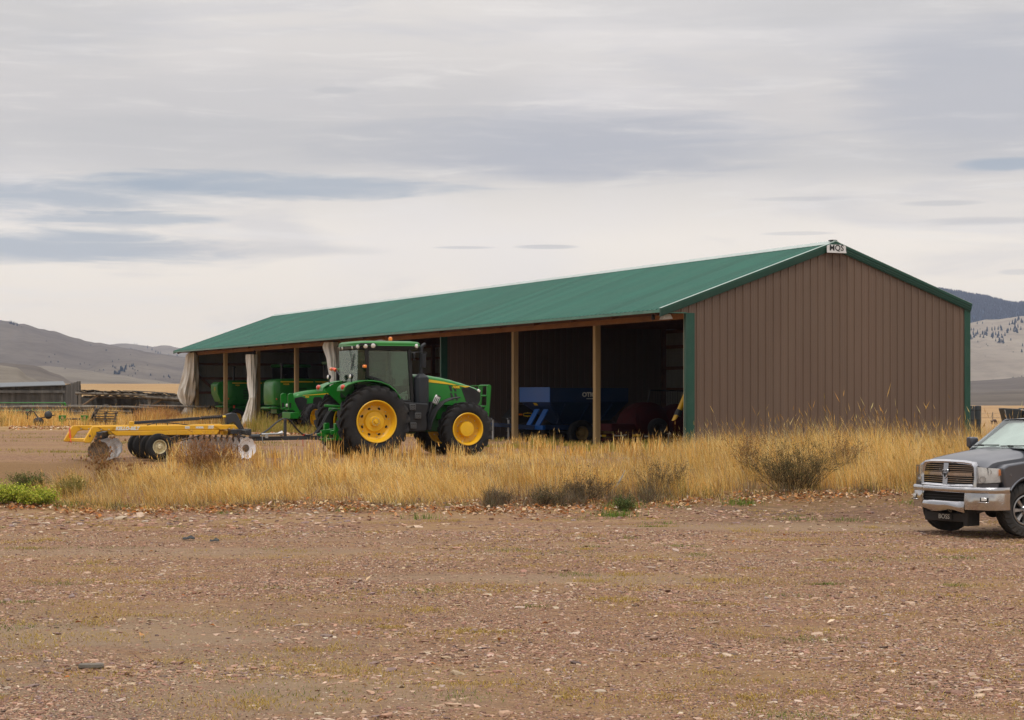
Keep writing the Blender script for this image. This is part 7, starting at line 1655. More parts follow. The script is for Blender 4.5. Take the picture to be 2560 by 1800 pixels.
# wire fence and a grazing horse out on the pasture
Yw = 520.0
Wf = empty('wire_fence', (PX(2480, Yw), Yw, ground(PX(2480, Yw), Yw))); tag(Wf, 'thin wire fence crossing the dry pasture right of the shed', 'fence')
for k in range(8):
    px = 2380 + k * 34; x = PX(px, Yw) - Wf.location.x; z = ground(PX(px, Yw), Yw) - Wf.location.z
    mb = MB(); mb.tube([(x, 0, z), (x, 0, z + 2.6)], 0.10, 5); mb.build('post', M_board, Wf)
for h in (1.2, 2.3):
    mb = MB(); mb.tube([(PX(2380 + k * 34, Yw) - Wf.location.x, 0, ground(PX(2380 + k * 34, Yw), Yw) - Wf.location.z + h) for k in range(8)], 0.03, 4); mb.build('wire', M_board, Wf)
def horse():
    Yh = 490.0; x0 = PX(2484, Yh); o = empty('horse', (x0, Yh, ground(x0, Yh)), 35)
    tag(o, 'small brown horse grazing on the dry pasture beyond the shed', 'horse')
    bm = bmesh.new(); sk = bm.verts.layers.skin.verify()
    def V(p, r): v = bm.verts.new(p); v[sk].radius = (r, r); v[sk].use_root = (len(bm.verts) == 1); return v
    hip = V((-0.62, 0, 1.18), 0.30); bel = V((-0.1, 0, 1.12), 0.31); che = V((0.45, 0, 1.14), 0.30); nk = V((0.80, 0, 1.15), 0.19); nk2 = V((1.12, 0, 0.80), 0.13); po = V((1.28, 0, 0.45), 0.12); mz = V((1.36, 0, 0.10), 0.07)
    for a, b in ((hip, bel), (bel, che), (che, nk), (nk, nk2), (nk2, po), (po, mz)): bm.edges.new((a, b))
    for s in (-1, 1):
        a = V((-0.60, 0.17 * s, 0.92), 0.17); b = V((-0.52, 0.17 * s, 0.70), 0.11); c = V((-0.72, 0.17 * s, 0.45), 0.07); d = V((-0.66, 0.17 * s, 0.12), 0.05); e = V((-0.62, 0.17 * s, 0.02), 0.065)
        for u, v in ((hip, a), (a, b), (b, c), (c, d), (d, e)): bm.edges.new((u, v))
        a = V((0.50, 0.16 * s, 0.85), 0.13); b = V((0.50 + 0.06 * s, 0.16 * s, 0.48), 0.07); c = V((0.50 + 0.05 * s, 0.16 * s, 0.12), 0.045); d = V((0.54 + 0.05 * s, 0.16 * s, 0.02), 0.06)
        for u, v in ((che, a), (a, b), (b, c), (c, d)): bm.edges.new((u, v))
        e = V((1.22, 0.06 * s, 0.58), 0.02); f = V((1.20, 0.09 * s, 0.70), 0.015); bm.edges.new((po, e)); bm.edges.new((e, f))
    me = bpy.data.meshes.new('body'); bm.to_mesh(me); bm.free()
    b = bpy.data.objects.new('body', me); COL.objects.link(b); b.parent = o
    b.modifiers.new('skin', 'SKIN').use_smooth_shade = True; s_ = b.modifiers.new('sub', 'SUBSURF'); s_.levels = 1; s_.render_levels = 1
    me.materials.append(mat('brown_horse_coat', (0.060, 0.030, 0.016), 0.7))
    mb = MB(); mb.tube([(-0.90, 0, 1.25), (-1.02, 0, 1.0), (-1.0, 0, 0.5)], [0.05, 0.07, 0.02], 6); mb.build('tail', M_black, o)
    mb = MB(); mb.tube([(0.75, 0, 1.36), (1.05, 0, 1.02), (1.25, 0, 0.66)], [0.03, 0.05, 0.03], 6); mb.build('mane', M_black, o)
    o.scale = (1.0, 1.0, 1.0)
horse()
# ------------------------------------------------------------------ grass, weeds, stones, leaf litter
RNG = np.random.default_rng(7)
_gcache = {}
def gz(x, y): return ground(float(x), float(y))
def ground_y(px, py):
    """distance at which the ground is met along a line of sight"""
    y = 14.0
    while y < 120:
        if 987 - (ground((px - 1280) / 4800 * y, y) - EYE) / y * 4800 <= py: return y
        y += 0.1
    return 120.0
FRONT = [(a, ground_y(a, b)) for a, b in ((-60, 1262), (110, 1262), (170, 1277), (330, 1280), (560, 1273), (780, 1266), (1000, 1274), (1230, 1272), (1400, 1268), (1560, 1264), (1780, 1251), (2000, 1237), (2290, 1235), (2700, 1230))]
def tint(n, palette, weights, var=0.16):
    idx = RNG.choice(len(palette), n, p=np.array(weights) / sum(weights))
    c = np.array(palette)[idx] * RNG.uniform(1 - var, 1 + var, (n, 1)) * RNG.uniform(1 - var * .3, 1 + var * .3, (n, 3))
    return c
def blades_obj(name, pos, h, w, lean, az, col, m, segs=3, head=None, droop=0.5):
    """a field of tapering blades: pos (n,3), h, w, lean (0..1), az (direction of lean), col (n,3)"""
    n = len(pos); ca, sa = np.cos(az), np.sin(az)
    fa = az + RNG.uniform(-1.2, 1.2, n) + np.pi / 2; cf, sf = np.cos(fa), np.sin(fa)
    V = []; ts = np.linspace(0, 1, segs + 1)
    for i, t in enumerate(ts):
        off = lean * h * (t ** 1.7); z = h * t * (1 - droop * lean * lean * t)
        c = pos + np.stack([ca * off, sa * off, z], 1)
        if i < segs:
            ww = (w * (1 - 0.55 * t))[:, None] / 2; d = np.stack([cf, sf, np.zeros(n)], 1) * ww
            V += [c - d, c + d]
        else: V.append(c)
    k = 2 * segs + 1
    verts = np.stack(V, 1).reshape(-1, 3)
    F = []
    base = np.arange(n) * k
    loops = []; sizes = []
    tri = np.stack([base + k - 3, base + k - 2, base + k - 1], 1)
    quads = [np.stack([base + 2 * i, base + 2 * i + 1, base + 2 * i + 3, base + 2 * i + 2], 1) for i in range(segs - 1)]
    vcol = np.repeat(col, k, 0)
    if head is not None and head.any():
        hi = np.where(head)[0]; hb = base[hi] + k - 1; tip = verts[hb]; m_ = len(hi)
        hl = h[hi] * RNG.uniform(.10, .20, m_); hw = RNG.uniform(.005, .011, m_)
        dd = np.stack([ca[hi] * .5, sa[hi] * .5, np.ones(m_)], 1); dd /= np.linalg.norm(dd, axis=1)[:, None]
        o = len(verts); ex = []
        for s in (0, 1):
            f2 = fa[hi] + s * np.pi / 2; sd = np.stack([np.cos(f2), np.sin(f2), np.zeros(m_)], 1) * hw[:, None]
            ex.append(np.stack([tip - dd * hl[:, None] * .25, tip - sd + dd * hl[:, None] * .2, tip + dd * hl[:, None], tip + sd + dd * hl[:, None] * .2], 1))
        ex = np.concatenate(ex, 0).reshape(-1, 3); verts = np.concatenate([verts, ex]); hq = (o + np.arange(2 * m_) * 4)[:, None] + np.arange(4)[None, :]
        quads.append(hq); vcol = np.concatenate([vcol, np.repeat(np.tile(col[hi] * 0.92, (2, 1)), 4, 0)])
    Q = np.concatenate(quads) if quads else np.zeros((0, 4), int)
    return raw_obj(name, verts, tri, Q, vcol, m)
def raw_obj(name, verts, tri, quad, vcol, m, smooth=False):
    me = bpy.data.meshes.new(name); nt, nq = len(tri), len(quad)
    me.vertices.add(len(verts)); me.vertices.foreach_set('co', np.ascontiguousarray(verts, dtype=np.float32).ravel())
    li = np.concatenate([np.asarray(tri).ravel(), np.asarray(quad).ravel()]).astype(np.int32)
    me.loops.add(len(li)); me.loops.foreach_set('vertex_index', li)
    me.polygons.add(nt + nq); st = np.concatenate([np.arange(nt) * 3, nt * 3 + np.arange(nq) * 4]).astype(np.int32)
    me.polygons.foreach_set('loop_start', st)
    me.polygons.foreach_set('use_smooth', np.full(nt + nq, smooth))
    me.update(calc_edges=True); me.validate()
    a = me.attributes.new('Col', 'FLOAT_COLOR', 'POINT')
    c4 = np.ones((len(verts), 4), np.float32); c4[:, :3] = np.clip(vcol, 0, 1); a.data.foreach_set('color', c4.ravel())
    me.materials.append(m)
    o = bpy.data.objects.new(name, me); COL.objects.link(o)
    return o
M_grass = attr_mat('dry_grass_blade', 0.7, 0.30, spec=0.15)
M_leaf = attr_mat('leaf_scrap', 0.75, 0.15)
M_stone = attr_mat('loose_stone', 0.85, 0.0, var=0.22)
STRAW = [(0.806, 0.500, 0.138), (0.896, 0.638, 0.242), (0.650, 0.367, 0.091), (0.448, 0.234, 0.060), (0.920, 0.755, 0.372), (0.381, 0.308, 0.069)]
def fbm(x, y, s, seed): return np.array([mnoise.fractal(Vector((a * s, b * s, seed)), 1.0, 2.0, 3) for a, b in zip(x, y)])

def grass_strip():
    n = 300000
    y = RNG.uniform(39.5, 58.5, n); x = RNG.uniform(-0.30, 0.30, n) * y
    # six blades in ten stand in tussocks, splayed out from their crowns
    M_ = 3000; cy = RNG.uniform(39.8, 58.5, M_); cx = RNG.uniform(-.30, .30, M_) * cy; cs = RNG.uniform(.09, .26, M_); ch = RNG.uniform(.45, 1.38, M_); ct = RNG.uniform(.58, 1.24, M_); ca_ = RNG.uniform(0, 6.28, M_)
    ti = RNG.integers(0, M_, n); tus = RNG.random(n) < .62; ox = RNG.normal(0, 1, n) * cs[ti]; oy = RNG.normal(0, 1, n) * cs[ti]
    x = np.where(tus, cx[ti] + ox, x); y = np.where(tus, cy[ti] + oy, y); taz = np.arctan2(oy, ox); trd = np.hypot(ox, oy) / cs[ti]
    px = 1280 + 4800 * x / y
    yf = np.interp(px, [a for a, _ in FRONT], [b for _, b in FRONT])
    # back edge: yard on the left, the wall on the right
    yb = np.interp(px, [-60, 100, 160, 420, 640, 820, 1000, 1300, 1650, 1724, 1800, 2420, 2700], [43.4, 43.8, 45.6, 46.8, 47.2, 48.0, 50.0, 52.5, 55.0, 57.8, 58.4, 60, 60])
    wall_d = 0.915 * (x - 5.45) + 0.4035 * (y - 58.9); al = -0.4035 * (x - 5.45) + 0.915 * (y - 58.9)
    # cheap smooth noise
    N1 = np.sin(x * 1.3 + 0.7 * np.sin(y * 0.9)) * np.cos(y * 1.1 + 0.8 * np.sin(x * 0.7)); N2 = np.sin(x * 3.1 + 1.9 + np.sin(y * 2.3)) * np.sin(y * 2.7 + 0.5 + np.sin(x * 1.9))
    ed = 0.55 * N1 + 0.45 * N2 + 0.5 * np.sin(x * .83 + 2 * np.sin(x * .31)) + RNG.normal(0, .25, n)
    inside = (y > yf + 0.15 + ed * .7) & (y < yb + ed * 1.1) & (al < -0.25)
    inside |= tus & (ti % 7 == 0) & (y > yf - .35 - .9 * (np.sin(ti * 1.7) * .5 + .5)) & (y < yf + 1) & (px > 90)      # stray tussocks out in the dirt
    dens = np.ones(n)
    dens *= np.where(y > yf + 5.5, 0.55, 1.0)
    dens *= np.where(px < 150, np.clip((px - 60) / 120, 0.0, 1), 1.0)
    dens *= np.where((px < 700) & (y > 46.5), 0.35, 1.0)
    # a gravel gap shows between the grass and the big tractor
    dens *= np.where((px > 640) & (px < 900) & (y > 48.6), 0.25, 1.0)
    dens *= np.clip(0.66 + 0.5 * N1 + 0.35 * N2, 0.10, 1.0)
    dens *= np.where((px > 1230) & (px < 1640) & (y < yf + 1.6), 0.28, 1.0)
    keep = inside & (RNG.random(n) < dens)
    x, y, px, yf, yb, N1, N2, ti, tus, taz, trd = (a[keep] for a in (x, y, px, yf, yb, N1, N2, ti, tus, taz, trd)); n = len(x)
    H = np.interp(px, [0, 150, 350, 600, 900, 1300, 1500, 1650, 1800, 1950, 2200, 2560], [.33, .46, .54, .56, .52, .55, .50, .58, .68, .82, .86, .80])
    H *= np.clip(0.95 + 0.18 * N1 + 0.12 * N2, .6, 1.25)
    H *= np.clip((y - yf) / 1.3, 0.30, 1.0) * np.where(y > yf + 6.5, np.interp(px, [900, 1650, 1750], [.55, .60, 1.0]), 1.0)
    h = H * RNG.uniform(.55, 1.12, n)
    tall = RNG.random(n) < 0.035; h[tall] *= RNG.uniform(1.15, 1.4, tall.sum())
    swirl = 3.3 + 0.9 * np.sin(x * .55 + 1.1 * np.sin(y * .6)) + 0.5 * N2
    h = np.where(tus, h * ch[ti], h * .85)
    az = np.where(tus, taz + RNG.normal(0, .5, n), swirl + RNG.normal(0, .9, n)); az = np.where(RNG.random(n) < .3, swirl, az)
    lean = np.clip(RNG.normal(.36, .24, n) + np.where(px < 1250, .20, 0.0), .02, .98); lean = np.where(tus, lean * (.5 + .45 * trd), lean); lean = np.clip(lean, .02, .98); lean[tall] *= .4
    w = RNG.uniform(.004, .0095, n); w[tall] *= .6
    z = np.array([gz(a, b) for a, b in zip(x, y)]) - 0.01
    col = tint(n, STRAW, [30, 24, 20, 10, 13, 4])
    br = np.clip(0.5 + N1 * .5 + .3 * N2, 0, 1)[:, None]; col = col * (0.80 + 0.26 * br) * np.where(tus, ct[ti], 1.0)[:, None]
    grey = RNG.random(n) < .05; col[grey] = np.array([.42, .36, .27]) * RNG.uniform(.6, 1.3, (grey.sum(), 1))
    low = ((y - yf) < .8) & (RNG.random(n) < .25); col[low] = np.array([.20, .20, .05]) * RNG.uniform(.7, 1.4, (low.sum(), 1))
    o = blades_obj('dry_grass', np.stack([x, y, z], 1), h, w, lean, az, col, M_grass, 4, head=(tall & (RNG.random(n) < .7)))
    tag(o, 'tall dry straw-coloured grass in a strip between the gravel and the shed', 'grass', kind='stuff')
grass_strip()

def undergrowth():
    n = 26000; px = np.concatenate([RNG.uniform(1215, 1680, n // 2), RNG.uniform(100, 2300, n - n // 2)]); d = np.concatenate([np.abs(RNG.normal(.5, .75, n // 2)), np.abs(RNG.normal(.25, .45, n - n // 2))])
    yf = np.interp(px, [a for a, _ in FRONT], [b for _, b in FRONT]); y = yf + d; x = (px - 1280) / 4800 * y
    cl = .5 + .5 * np.sin(px * .021 + 1.3 * np.sin(px * .0071)) * np.sin(px * .047 + .6); k = RNG.random(n) < (.05 + .75 * cl ** 2.2); x, y, px, d = x[k], y[k], px[k], d[k]; n = len(x)
    h = RNG.uniform(.08, .46, n) * np.clip(.5 + d, .5, 1.1) * np.where(px > 1680, .9, np.where(px < 1215, .6, 1.0))
    col = tint(n, [(.13, .095, .055), (.09, .066, .04), (.20, .15, .09), (.28, .235, .18), (.12, .12, .04), (.30, .16, .07)], [24, 20, 20, 12, 10, 10], .25)
    z = np.array([gz(a, b) - .005 for a, b in zip(x, y)])
    o = blades_obj('undergrowth', np.stack([x, y, z], 1), h, RNG.uniform(.004, .011, n), np.clip(RNG.normal(.55, .28, n), 0, .98), RNG.uniform(0, 6.28, n), col, M_grass, 3)
    tag(o, 'dead brown and grey weed stems tangled along the foot of the grass strip', 'undergrowth', kind='stuff')
undergrowth()

def yard_grass():
    # rough grass along the old fence, at the shed posts and round the parked machines
    parts = []
    def patch(n, xa, xb, ya, yb_, h0, h1, pal, wts, lean=.25, dens=None):
        x = RNG.uniform(xa, xb, n); y = RNG.uniform(ya, yb_, n)
        if dens is not None: k = dens(x, y) > RNG.random(n); x, y = x[k], y[k]
        n = len(x); h = RNG.uniform(h0, h1, n) * np.clip(.9 + .3 * np.sin(x * 2.1 + np.sin(y * 1.3)), .4, 1.3)
        parts.append((np.stack([x, y, [gz(a, b) - .01 for a, b in zip(x, y)]], 1), h, RNG.uniform(.012, .026, n), np.clip(RNG.normal(lean, .15, n), 0, .9), RNG.uniform(0, 6.28, n), tint(n, pal, wts)))
    ws = [30, 20, 22, 14, 8, 6]
    patch(15000, -34, -16.2, 105.5, 113.5, .45, .95, STRAW, ws)
    patch(4000, -34, -27.3, 100.5, 106, .4, .8, [(.30, .20, .06), (.22, .17, .05), (.40, .27, .09)], [1, 1, 1])
    patch(2600, -27.6, -20.6, 102.6, 105.5, .25, .6, STRAW, ws)
    patch(3200, -21.2, -18.9, 107, 112.4, .5, 1.0, [(.50, .24, .09), (.42, .19, .07), (.58, .33, .14)], [1, 1, 1])
    # weeds along the open front of the shed
    for k in range(46):
        t = RNG.uniform(1, 60); d = RNG.uniform(.1, 1.7); p = shed_M @ Vector((t, d, 0)); g = RNG.random()
        pal = [(.30, .25, .05), (.22, .24, .04), (.45, .30, .10)] if g < .6 else STRAW[:3]
        patch(int(RNG.uniform(30, 150)), p.x - .45, p.x + .45, p.y - .5, p.y + .5, .08, .30 if t < 22 else .45, pal, [1, 1, 1], .35)
    for px, Y, h in ((690, 84, .9), (660, 88, 1.0), (720, 86, .7), (780, 83, .5), (740, 90, .6), (1250, 62.5, .25), (1330, 61, .25), (1580, 57.5, .4), (1480, 58, .45), (1660, 56.5, .4)):
        x = (px - 1280) / 4800 * Y; patch(320, x - .7, x + .7, Y - .6, Y + .6, h * .4, h, [(.36, .30, .06), (.26, .26, .05), (.50, .34, .11)], [1, 1, 1.3], .25)
    # stray stalks in front of the tractor and harrow
    for c in range(120):
        px = RNG.uniform(420, 1700); Y = RNG.uniform(47.5, 52.0) if px < 1150 else RNG.uniform(52, 56.5); x = (px - 1280) / 4800 * Y
        patch(int(RNG.uniform(8, 34)), x - .16, x + .16, Y - .15, Y + .15, .25, .62, STRAW[:5], [20, 20, 20, 25, 10], .15)
    A = [np.concatenate([p[i] for p in parts]) for i in range(6)]
    o = blades_obj('rough_grass', A[0], A[1], A[2], A[3], A[4], A[5], M_grass, 3, head=RNG.random(len(A[1])) < .12)
    tag(o, 'rough dry grass along the rail fence and in front of the shed', 'grass', kind='stuff')
yard_grass()

def ground_tufts():
    P_, h, w, l, az, c = [], [], [], [], [], []
    for k in range(620):
        y = RNG.uniform(14, 43); x = RNG.uniform(-.29, .29) * y
        thick = .5 + .5 * math.sin(x * .8 + 2 * math.sin(y * .35)) * math.cos(y * .5)
        if RNG.random() > .25 + .75 * thick: continue
        n = int(RNG.uniform(40, 260)); rx, ry = RNG.uniform(.08, .45), RNG.uniform(.06, .25)
        g = RNG.random(); pal = [(.44, .30, .065), (.34, .25, .055), (.52, .36, .11)] if g < .85 else [(.16, .20, .035), (.24, .24, .05), (.10, .14, .03)]
        xx = x + RNG.normal(0, rx, n); yy = y + RNG.normal(0, ry, n)
        P_.append(np.stack([xx, yy, [gz(a, b) - .003 for a, b in zip(xx, yy)]], 1)); h.append(RNG.uniform(.02, .07, n)); w.append(RNG.uniform(.004, .009, n)); l.append(RNG.uniform(.7, 1.0, n)); az.append(RNG.uniform(0, 6.28, n)); c.append(tint(n, pal, [1, 1, 1]))
    for k in range(70):       # flat tufts out in the yard behind the harrow
        y = RNG.uniform(50, 97); x = RNG.uniform(-.268, -.11) * y; n = int(RNG.uniform(40, 130)); xx = x + RNG.normal(0, .55, n); yy = y + RNG.normal(0, .5, n)
        P_.append(np.stack([xx, yy, [gz(a, b) - .003 for a, b in zip(xx, yy)]], 1)); h.append(RNG.uniform(.04, .13, n)); w.append(RNG.uniform(.012, .02, n)); l.append(RNG.uniform(.4, .95, n)); az.append(RNG.uniform(0, 6.28, n)); c.append(tint(n, [(.30, .24, .05), (.20, .21, .04), (.42, .30, .08)], [1, 1, 1]))
    # green tufts at the strip's foot
    for px, py, n, hh in ((1050, 1298, 90, .20), (1535, 1292, 260, .22), (1560, 1272, 240, .25), (880, 1278, 120, .12), (1850, 1262, 200, .22), (2300, 1262, 160, .18), (1990, 1300, 120, .10), (1650, 1310, 90, .08), (560, 1285, 90, .10), (300, 1270, 110, .14), (180, 1265, 160, .2), (1700, 1270, 90, .1), (2120, 1302, 120, .1)):
        Y = ground_y(px, py); x = (px - 1280) / 4800 * Y
        xx = x + RNG.normal(0, .22, n); yy = Y + RNG.normal(0, .18, n)
        P_.append(np.stack([xx, yy, [gz(a, b) - .003 for a, b in zip(xx, yy)]], 1)); h.append(RNG.uniform(.3, 1, n) * hh); w.append(RNG.uniform(.006, .014, n)); l.append(RNG.uniform(.2, .7, n)); az.append(RNG.uniform(0, 6.28, n)); c.append(tint(n, [(.13, .22, .03), (.20, .27, .04), (.09, .14, .03)], [1, 1, 1]))
    o = blades_obj('ground_tufts', np.concatenate(P_), np.concatenate(h), np.concatenate(w), np.concatenate(l), np.concatenate(az), np.concatenate(c), M_grass, 2)
    tag(o, 'short yellow and green grass tufts dotted over the gravel', 'grass', kind='stuff')
ground_tufts()

PANS = ((-1.75, 15.9, 1.9, 1.1), (-4.6, 19.6, 2.6, 1.2), (0.6, 26.0, 3.4, 0.9), (6.0, 36.0, 5.0, 1.3), (-5.5, 30.5, 4.0, 1.0))
def bare(x, y):
    b = 1.0
    for ex, ey, ra, rb in PANS: b = b * np.clip((((x - ex) / ra) ** 2 + ((y - ey) / rb) ** 2) * .9, .28, 1.0)
    tr = np.abs(np.abs(y + 2.0 * np.sin(x * .1) - 31.0) - .95)
    return b * np.clip(tr / .55, .35, 1.0)
def fine_stones(pal, wt):
    # pea gravel: small eight-sided chips
    n = 190000; y = 13.0 + 22.0 * RNG.random(n) ** 1.35; x = RNG.uniform(-.29, .29, n) * y
    cl = np.sin(x * .9 + 1.7 * np.sin(y * .7)) * np.sin(y * 1.3 + 1.1 * np.sin(x * 1.1)); sandy = (x < 0) & (y < 23) & (np.sin(x * .8 + y * .5) > -.2)
    k = RNG.random(n) < np.clip(.62 + .38 * cl, .12, 1) * np.where(sandy, .45, 1.0) * bare(x, y); x, y = x[k], y[k]; n = len(x)
    s_ = RNG.uniform(.005, .0135, n) * (1 + .03 * (y - 13)); a = RNG.uniform(0, 6.28, n); z = np.array([gz(p, q) for p, q in zip(x, y)]); c = np.stack([x, y, z + s_ * .12], 1)
    d1 = np.stack([np.cos(a), np.sin(a), RNG.normal(0, .2, n)], 1) * (s_ * RNG.uniform(.9, 1.7, n))[:, None]; d2 = np.stack([-np.sin(a), np.cos(a), RNG.normal(0, .2, n)], 1) * (s_ * RNG.uniform(.6, 1.1, n))[:, None]; up = np.zeros((n, 3)); up[:, 2] = s_ * RNG.uniform(.35, .7, n)
    v = np.stack([c - d1, c - d2, c + d1, c + d2, c + up - d1 * .35, c + up + d1 * .35], 1).reshape(-1, 3); b = (np.arange(n) * 6)[:, None]
    q = np.concatenate([b + np.array([[0, 1, 5, 4]]), b + np.array([[0, 4, 5, 3]])]); t = np.concatenate([b + np.array([[1, 2, 5]]), b + np.array([[2, 3, 5]])])
    o = raw_obj('pea_gravel', v, t, q, np.repeat(tint(n, pal, wt, .22), 6, 0), M_stone)
    tag(o, 'fine gravel chips covering the near part of the yard', 'gravel', kind='stuff')

def stones():
    # unit stone shapes: squashed, chipped icospheres
    shapes = []
    for s in range(7):
        bm = bmesh.new(); bmesh.ops.create_icosphere(bm, subdivisions=1, radius=1.0)
        for v in bm.verts:
            q = 1 + 0.45 * mnoise.noise(v.co * 1.1 + Vector((s * 7.1, 0, 0))); v.co = v.co * q; v.co.z = max(-.5, min(.62 + .1 * mnoise.noise(v.co * 3), v.co.z))
        bm.verts.ensure_lookup_table()
        shapes.append((np.array([v.co[:] for v in bm.verts]), np.array([[v.index for v in f.verts] for f in bm.faces]))); bm.free()
    pal = [(0.323, 0.183, 0.123), (0.388, 0.236, 0.160), (0.275, 0.154, 0.109), (0.235, 0.162, 0.141), (0.452, 0.315, 0.225), (0.194, 0.109, 0.080), (0.501, 0.390, 0.304), (0.372, 0.262, 0.174), (0.121, 0.082, 0.065)]; wt = [18, 20, 14, 9, 14, 9, 5, 14, 3]
    V, T, C_ = [], [], []; off = 0
    def put(x, y, size, flat, col):
        nonlocal off
        v, t = shapes[int(RNG.integers(0, 7))]; a = RNG.uniform(0, 6.28); ca, sa = math.cos(a), math.sin(a)
        sx, sy, sz = size * RNG.uniform(.75, 1.5), size * RNG.uniform(.6, 1.0), size * flat
        q = v * np.array([sx, sy, sz]); q = np.stack([q[:, 0] * ca - q[:, 1] * sa, q[:, 0] * sa + q[:, 1] * ca, q[:, 2] + q[:, 0] * RNG.normal(0, .12)], 1)
        V.append(q + np.array([x, y, gz(x, y) + sz * .22])); T.append(t + off); C_.append(np.tile(col, (len(v), 1))); off += len(v)
    n = 0
    while n < 38000:
        y = 13.2 + 30.0 * RNG.random() ** 1.5; x = RNG.uniform(-.30, .30) * y
        cl = mnoise.fractal(Vector((x * .35, y * .55, 1.3)), .8, 2.0, 4)
        if RNG.random() > np.clip(.42 + 1.1 * cl + .25 * (x / y) / .28, .05, 1) * bare(x, y): continue
        r = RNG.random(); size = .009 + .008 * RNG.random() if r < .62 else (.016 + .020 * RNG.random() if r < .965 else (.032 + .035 * RNG.random() ** 2))
        size *= 1 + .4 * sstep(24, 40, y)
        put(x, y, size, RNG.uniform(.22, .55), tint(1, pal, wt)[0]); n += 1
    for px, py, s in ((1050, 1660, .13), (1500, 1730, .11), (1780, 1560, .10), (1220, 1490, .10), (1105, 1720, .085), (1930, 1820 - 60, .12), (780, 1668, .11), (400, 1440, .09), (690, 1600, .08), (260, 1730, .10), (300, 1758, .12), (1820, 1640, .09), (2220, 1540, .09), (2350, 1680, .08), (1720, 1460, .07), (300, 1298, .16), (350, 1292, .14), (270, 1300, .1), (2040, 1400, .09), (1630, 1420, .08), (1310, 1430, .09), (1690, 1378, .10), (2430, 1690, .1), (1420, 1700, .09), (620, 1690, .07), (1200, 1690, .09), (1300, 1520, .1)):
        Y = ground_y(px, py); put((px - 1280) / 4800 * Y, Y, s * .75 * Y / 26, .33, tint(1, [(.40, .29, .215), (.44, .34, .26), (.33, .24, .20)], [1, 1, 1])[0])
    fine_stones(pal, wt)
    # a heap of rubble along the foot of the strip, left
    for k in range(620):
        px = RNG.uniform(0, 900) if k < 450 else RNG.uniform(1000, 2250); py = RNG.normal(1305 if px < 900 else 1285, 14); Y = ground_y(px, min(1345, max(1268, py))); put((px - 1280) / 4800 * Y, Y, RNG.uniform(.02, .075), RNG.uniform(.3, .7), tint(1, pal, wt)[0])
    T_ = np.concatenate(T); o = raw_obj('gravel', np.concatenate(V), T_, np.zeros((0, 4), int), np.concatenate(C_), M_stone)
    tag(o, 'loose pinkish and grey stones scattered over the yard', 'gravel', kind='stuff')
stones()

def leaf_litter():
    n = 5200; px = RNG.uniform(-40, 2420, n); V, Q, C_ = [], [], []; k = 0
    pal = [(.42, .155, .04), (.52, .27, .11), (.30, .12, .045), (.60, .42, .25), (.66, .52, .38), (.20, .11, .06)]
    fx = [a for a, _ in FRONT]; fy = [b for _, b in FRONT]
    for i in range(n):
        p = px[i]; y0 = np.interp(p, fx, fy); cl = .5 + .5 * math.sin(p * .011 + 1.0) * math.sin(p * .027)
        if 1280 < p < 1600: cl = 1
        if RNG.random() > .25 + .75 * cl: continue
        y = y0 + RNG.normal(-.1, .55 if not 1280 < p < 1600 else .9); x = (p - 1280) / 4800 * y
        leaf(V, Q, C_, x, y, pal, [18, 20, 18, 16, 10, 10], 1.0)
    for i in range(1500):      # drift at the edge of the old yard, and round the shed posts
        if i < 900: y = RNG.normal(98, 3.2); x = RNG.uniform(-.262, -.19) * y
        else: y = RNG.uniform(80, 92); x = (RNG.uniform(640, 800) - 1280) / 4800 * y
        leaf(V, Q, C_, x, y, pal, [10, 20, 10, 20, 18, 6], 1.5)
    for i in range(170):       # few leaves blown over the gravel
        y = RNG.uniform(15, 41); x = RNG.uniform(-.29, .29) * y; leaf(V, Q, C_, x, y, pal, [12, 10, 12, 16, 10, 20], .75)
    o = raw_obj('leaf_litter', np.concatenate(V), np.zeros((0, 3), int), np.array(Q), np.concatenate(C_), M_leaf)
    tag(o, 'orange and tan fallen leaves lying along the foot of the grass', 'leaves', kind='stuff')
def leaf(V, Q, C_, x, y, pal, wt, sc):
    a = RNG.uniform(0, 6.28); L_ = RNG.uniform(.03, .065) * sc; W_ = L_ * RNG.uniform(.4, .75); z = gz(x, y) + .012 + RNG.uniform(0, .035)
    d = np.array([math.cos(a), math.sin(a), RNG.normal(0, .3)]); s = np.array([-math.sin(a), math.cos(a), RNG.normal(0, .35)]); c = np.array([x, y, z]); up = np.array([0, 0, RNG.uniform(.1, .5) * L_])
    b = len(V) * 6
    V.append(np.array([c - d * L_, c - s * W_ + up, c + d * L_ * .2 - s * W_ * .8 + up, c + d * L_, c + s * W_ * .9 + up, c - d * .1 * L_ + s * W_ + up * .6]))
    Q.append([b, b + 1, b + 2, b + 3]); Q.append([b, b + 3, b + 4, b + 5]); C_.append(np.tile(tint(1, pal, wt)[0], (6, 1)))
leaf_litter()

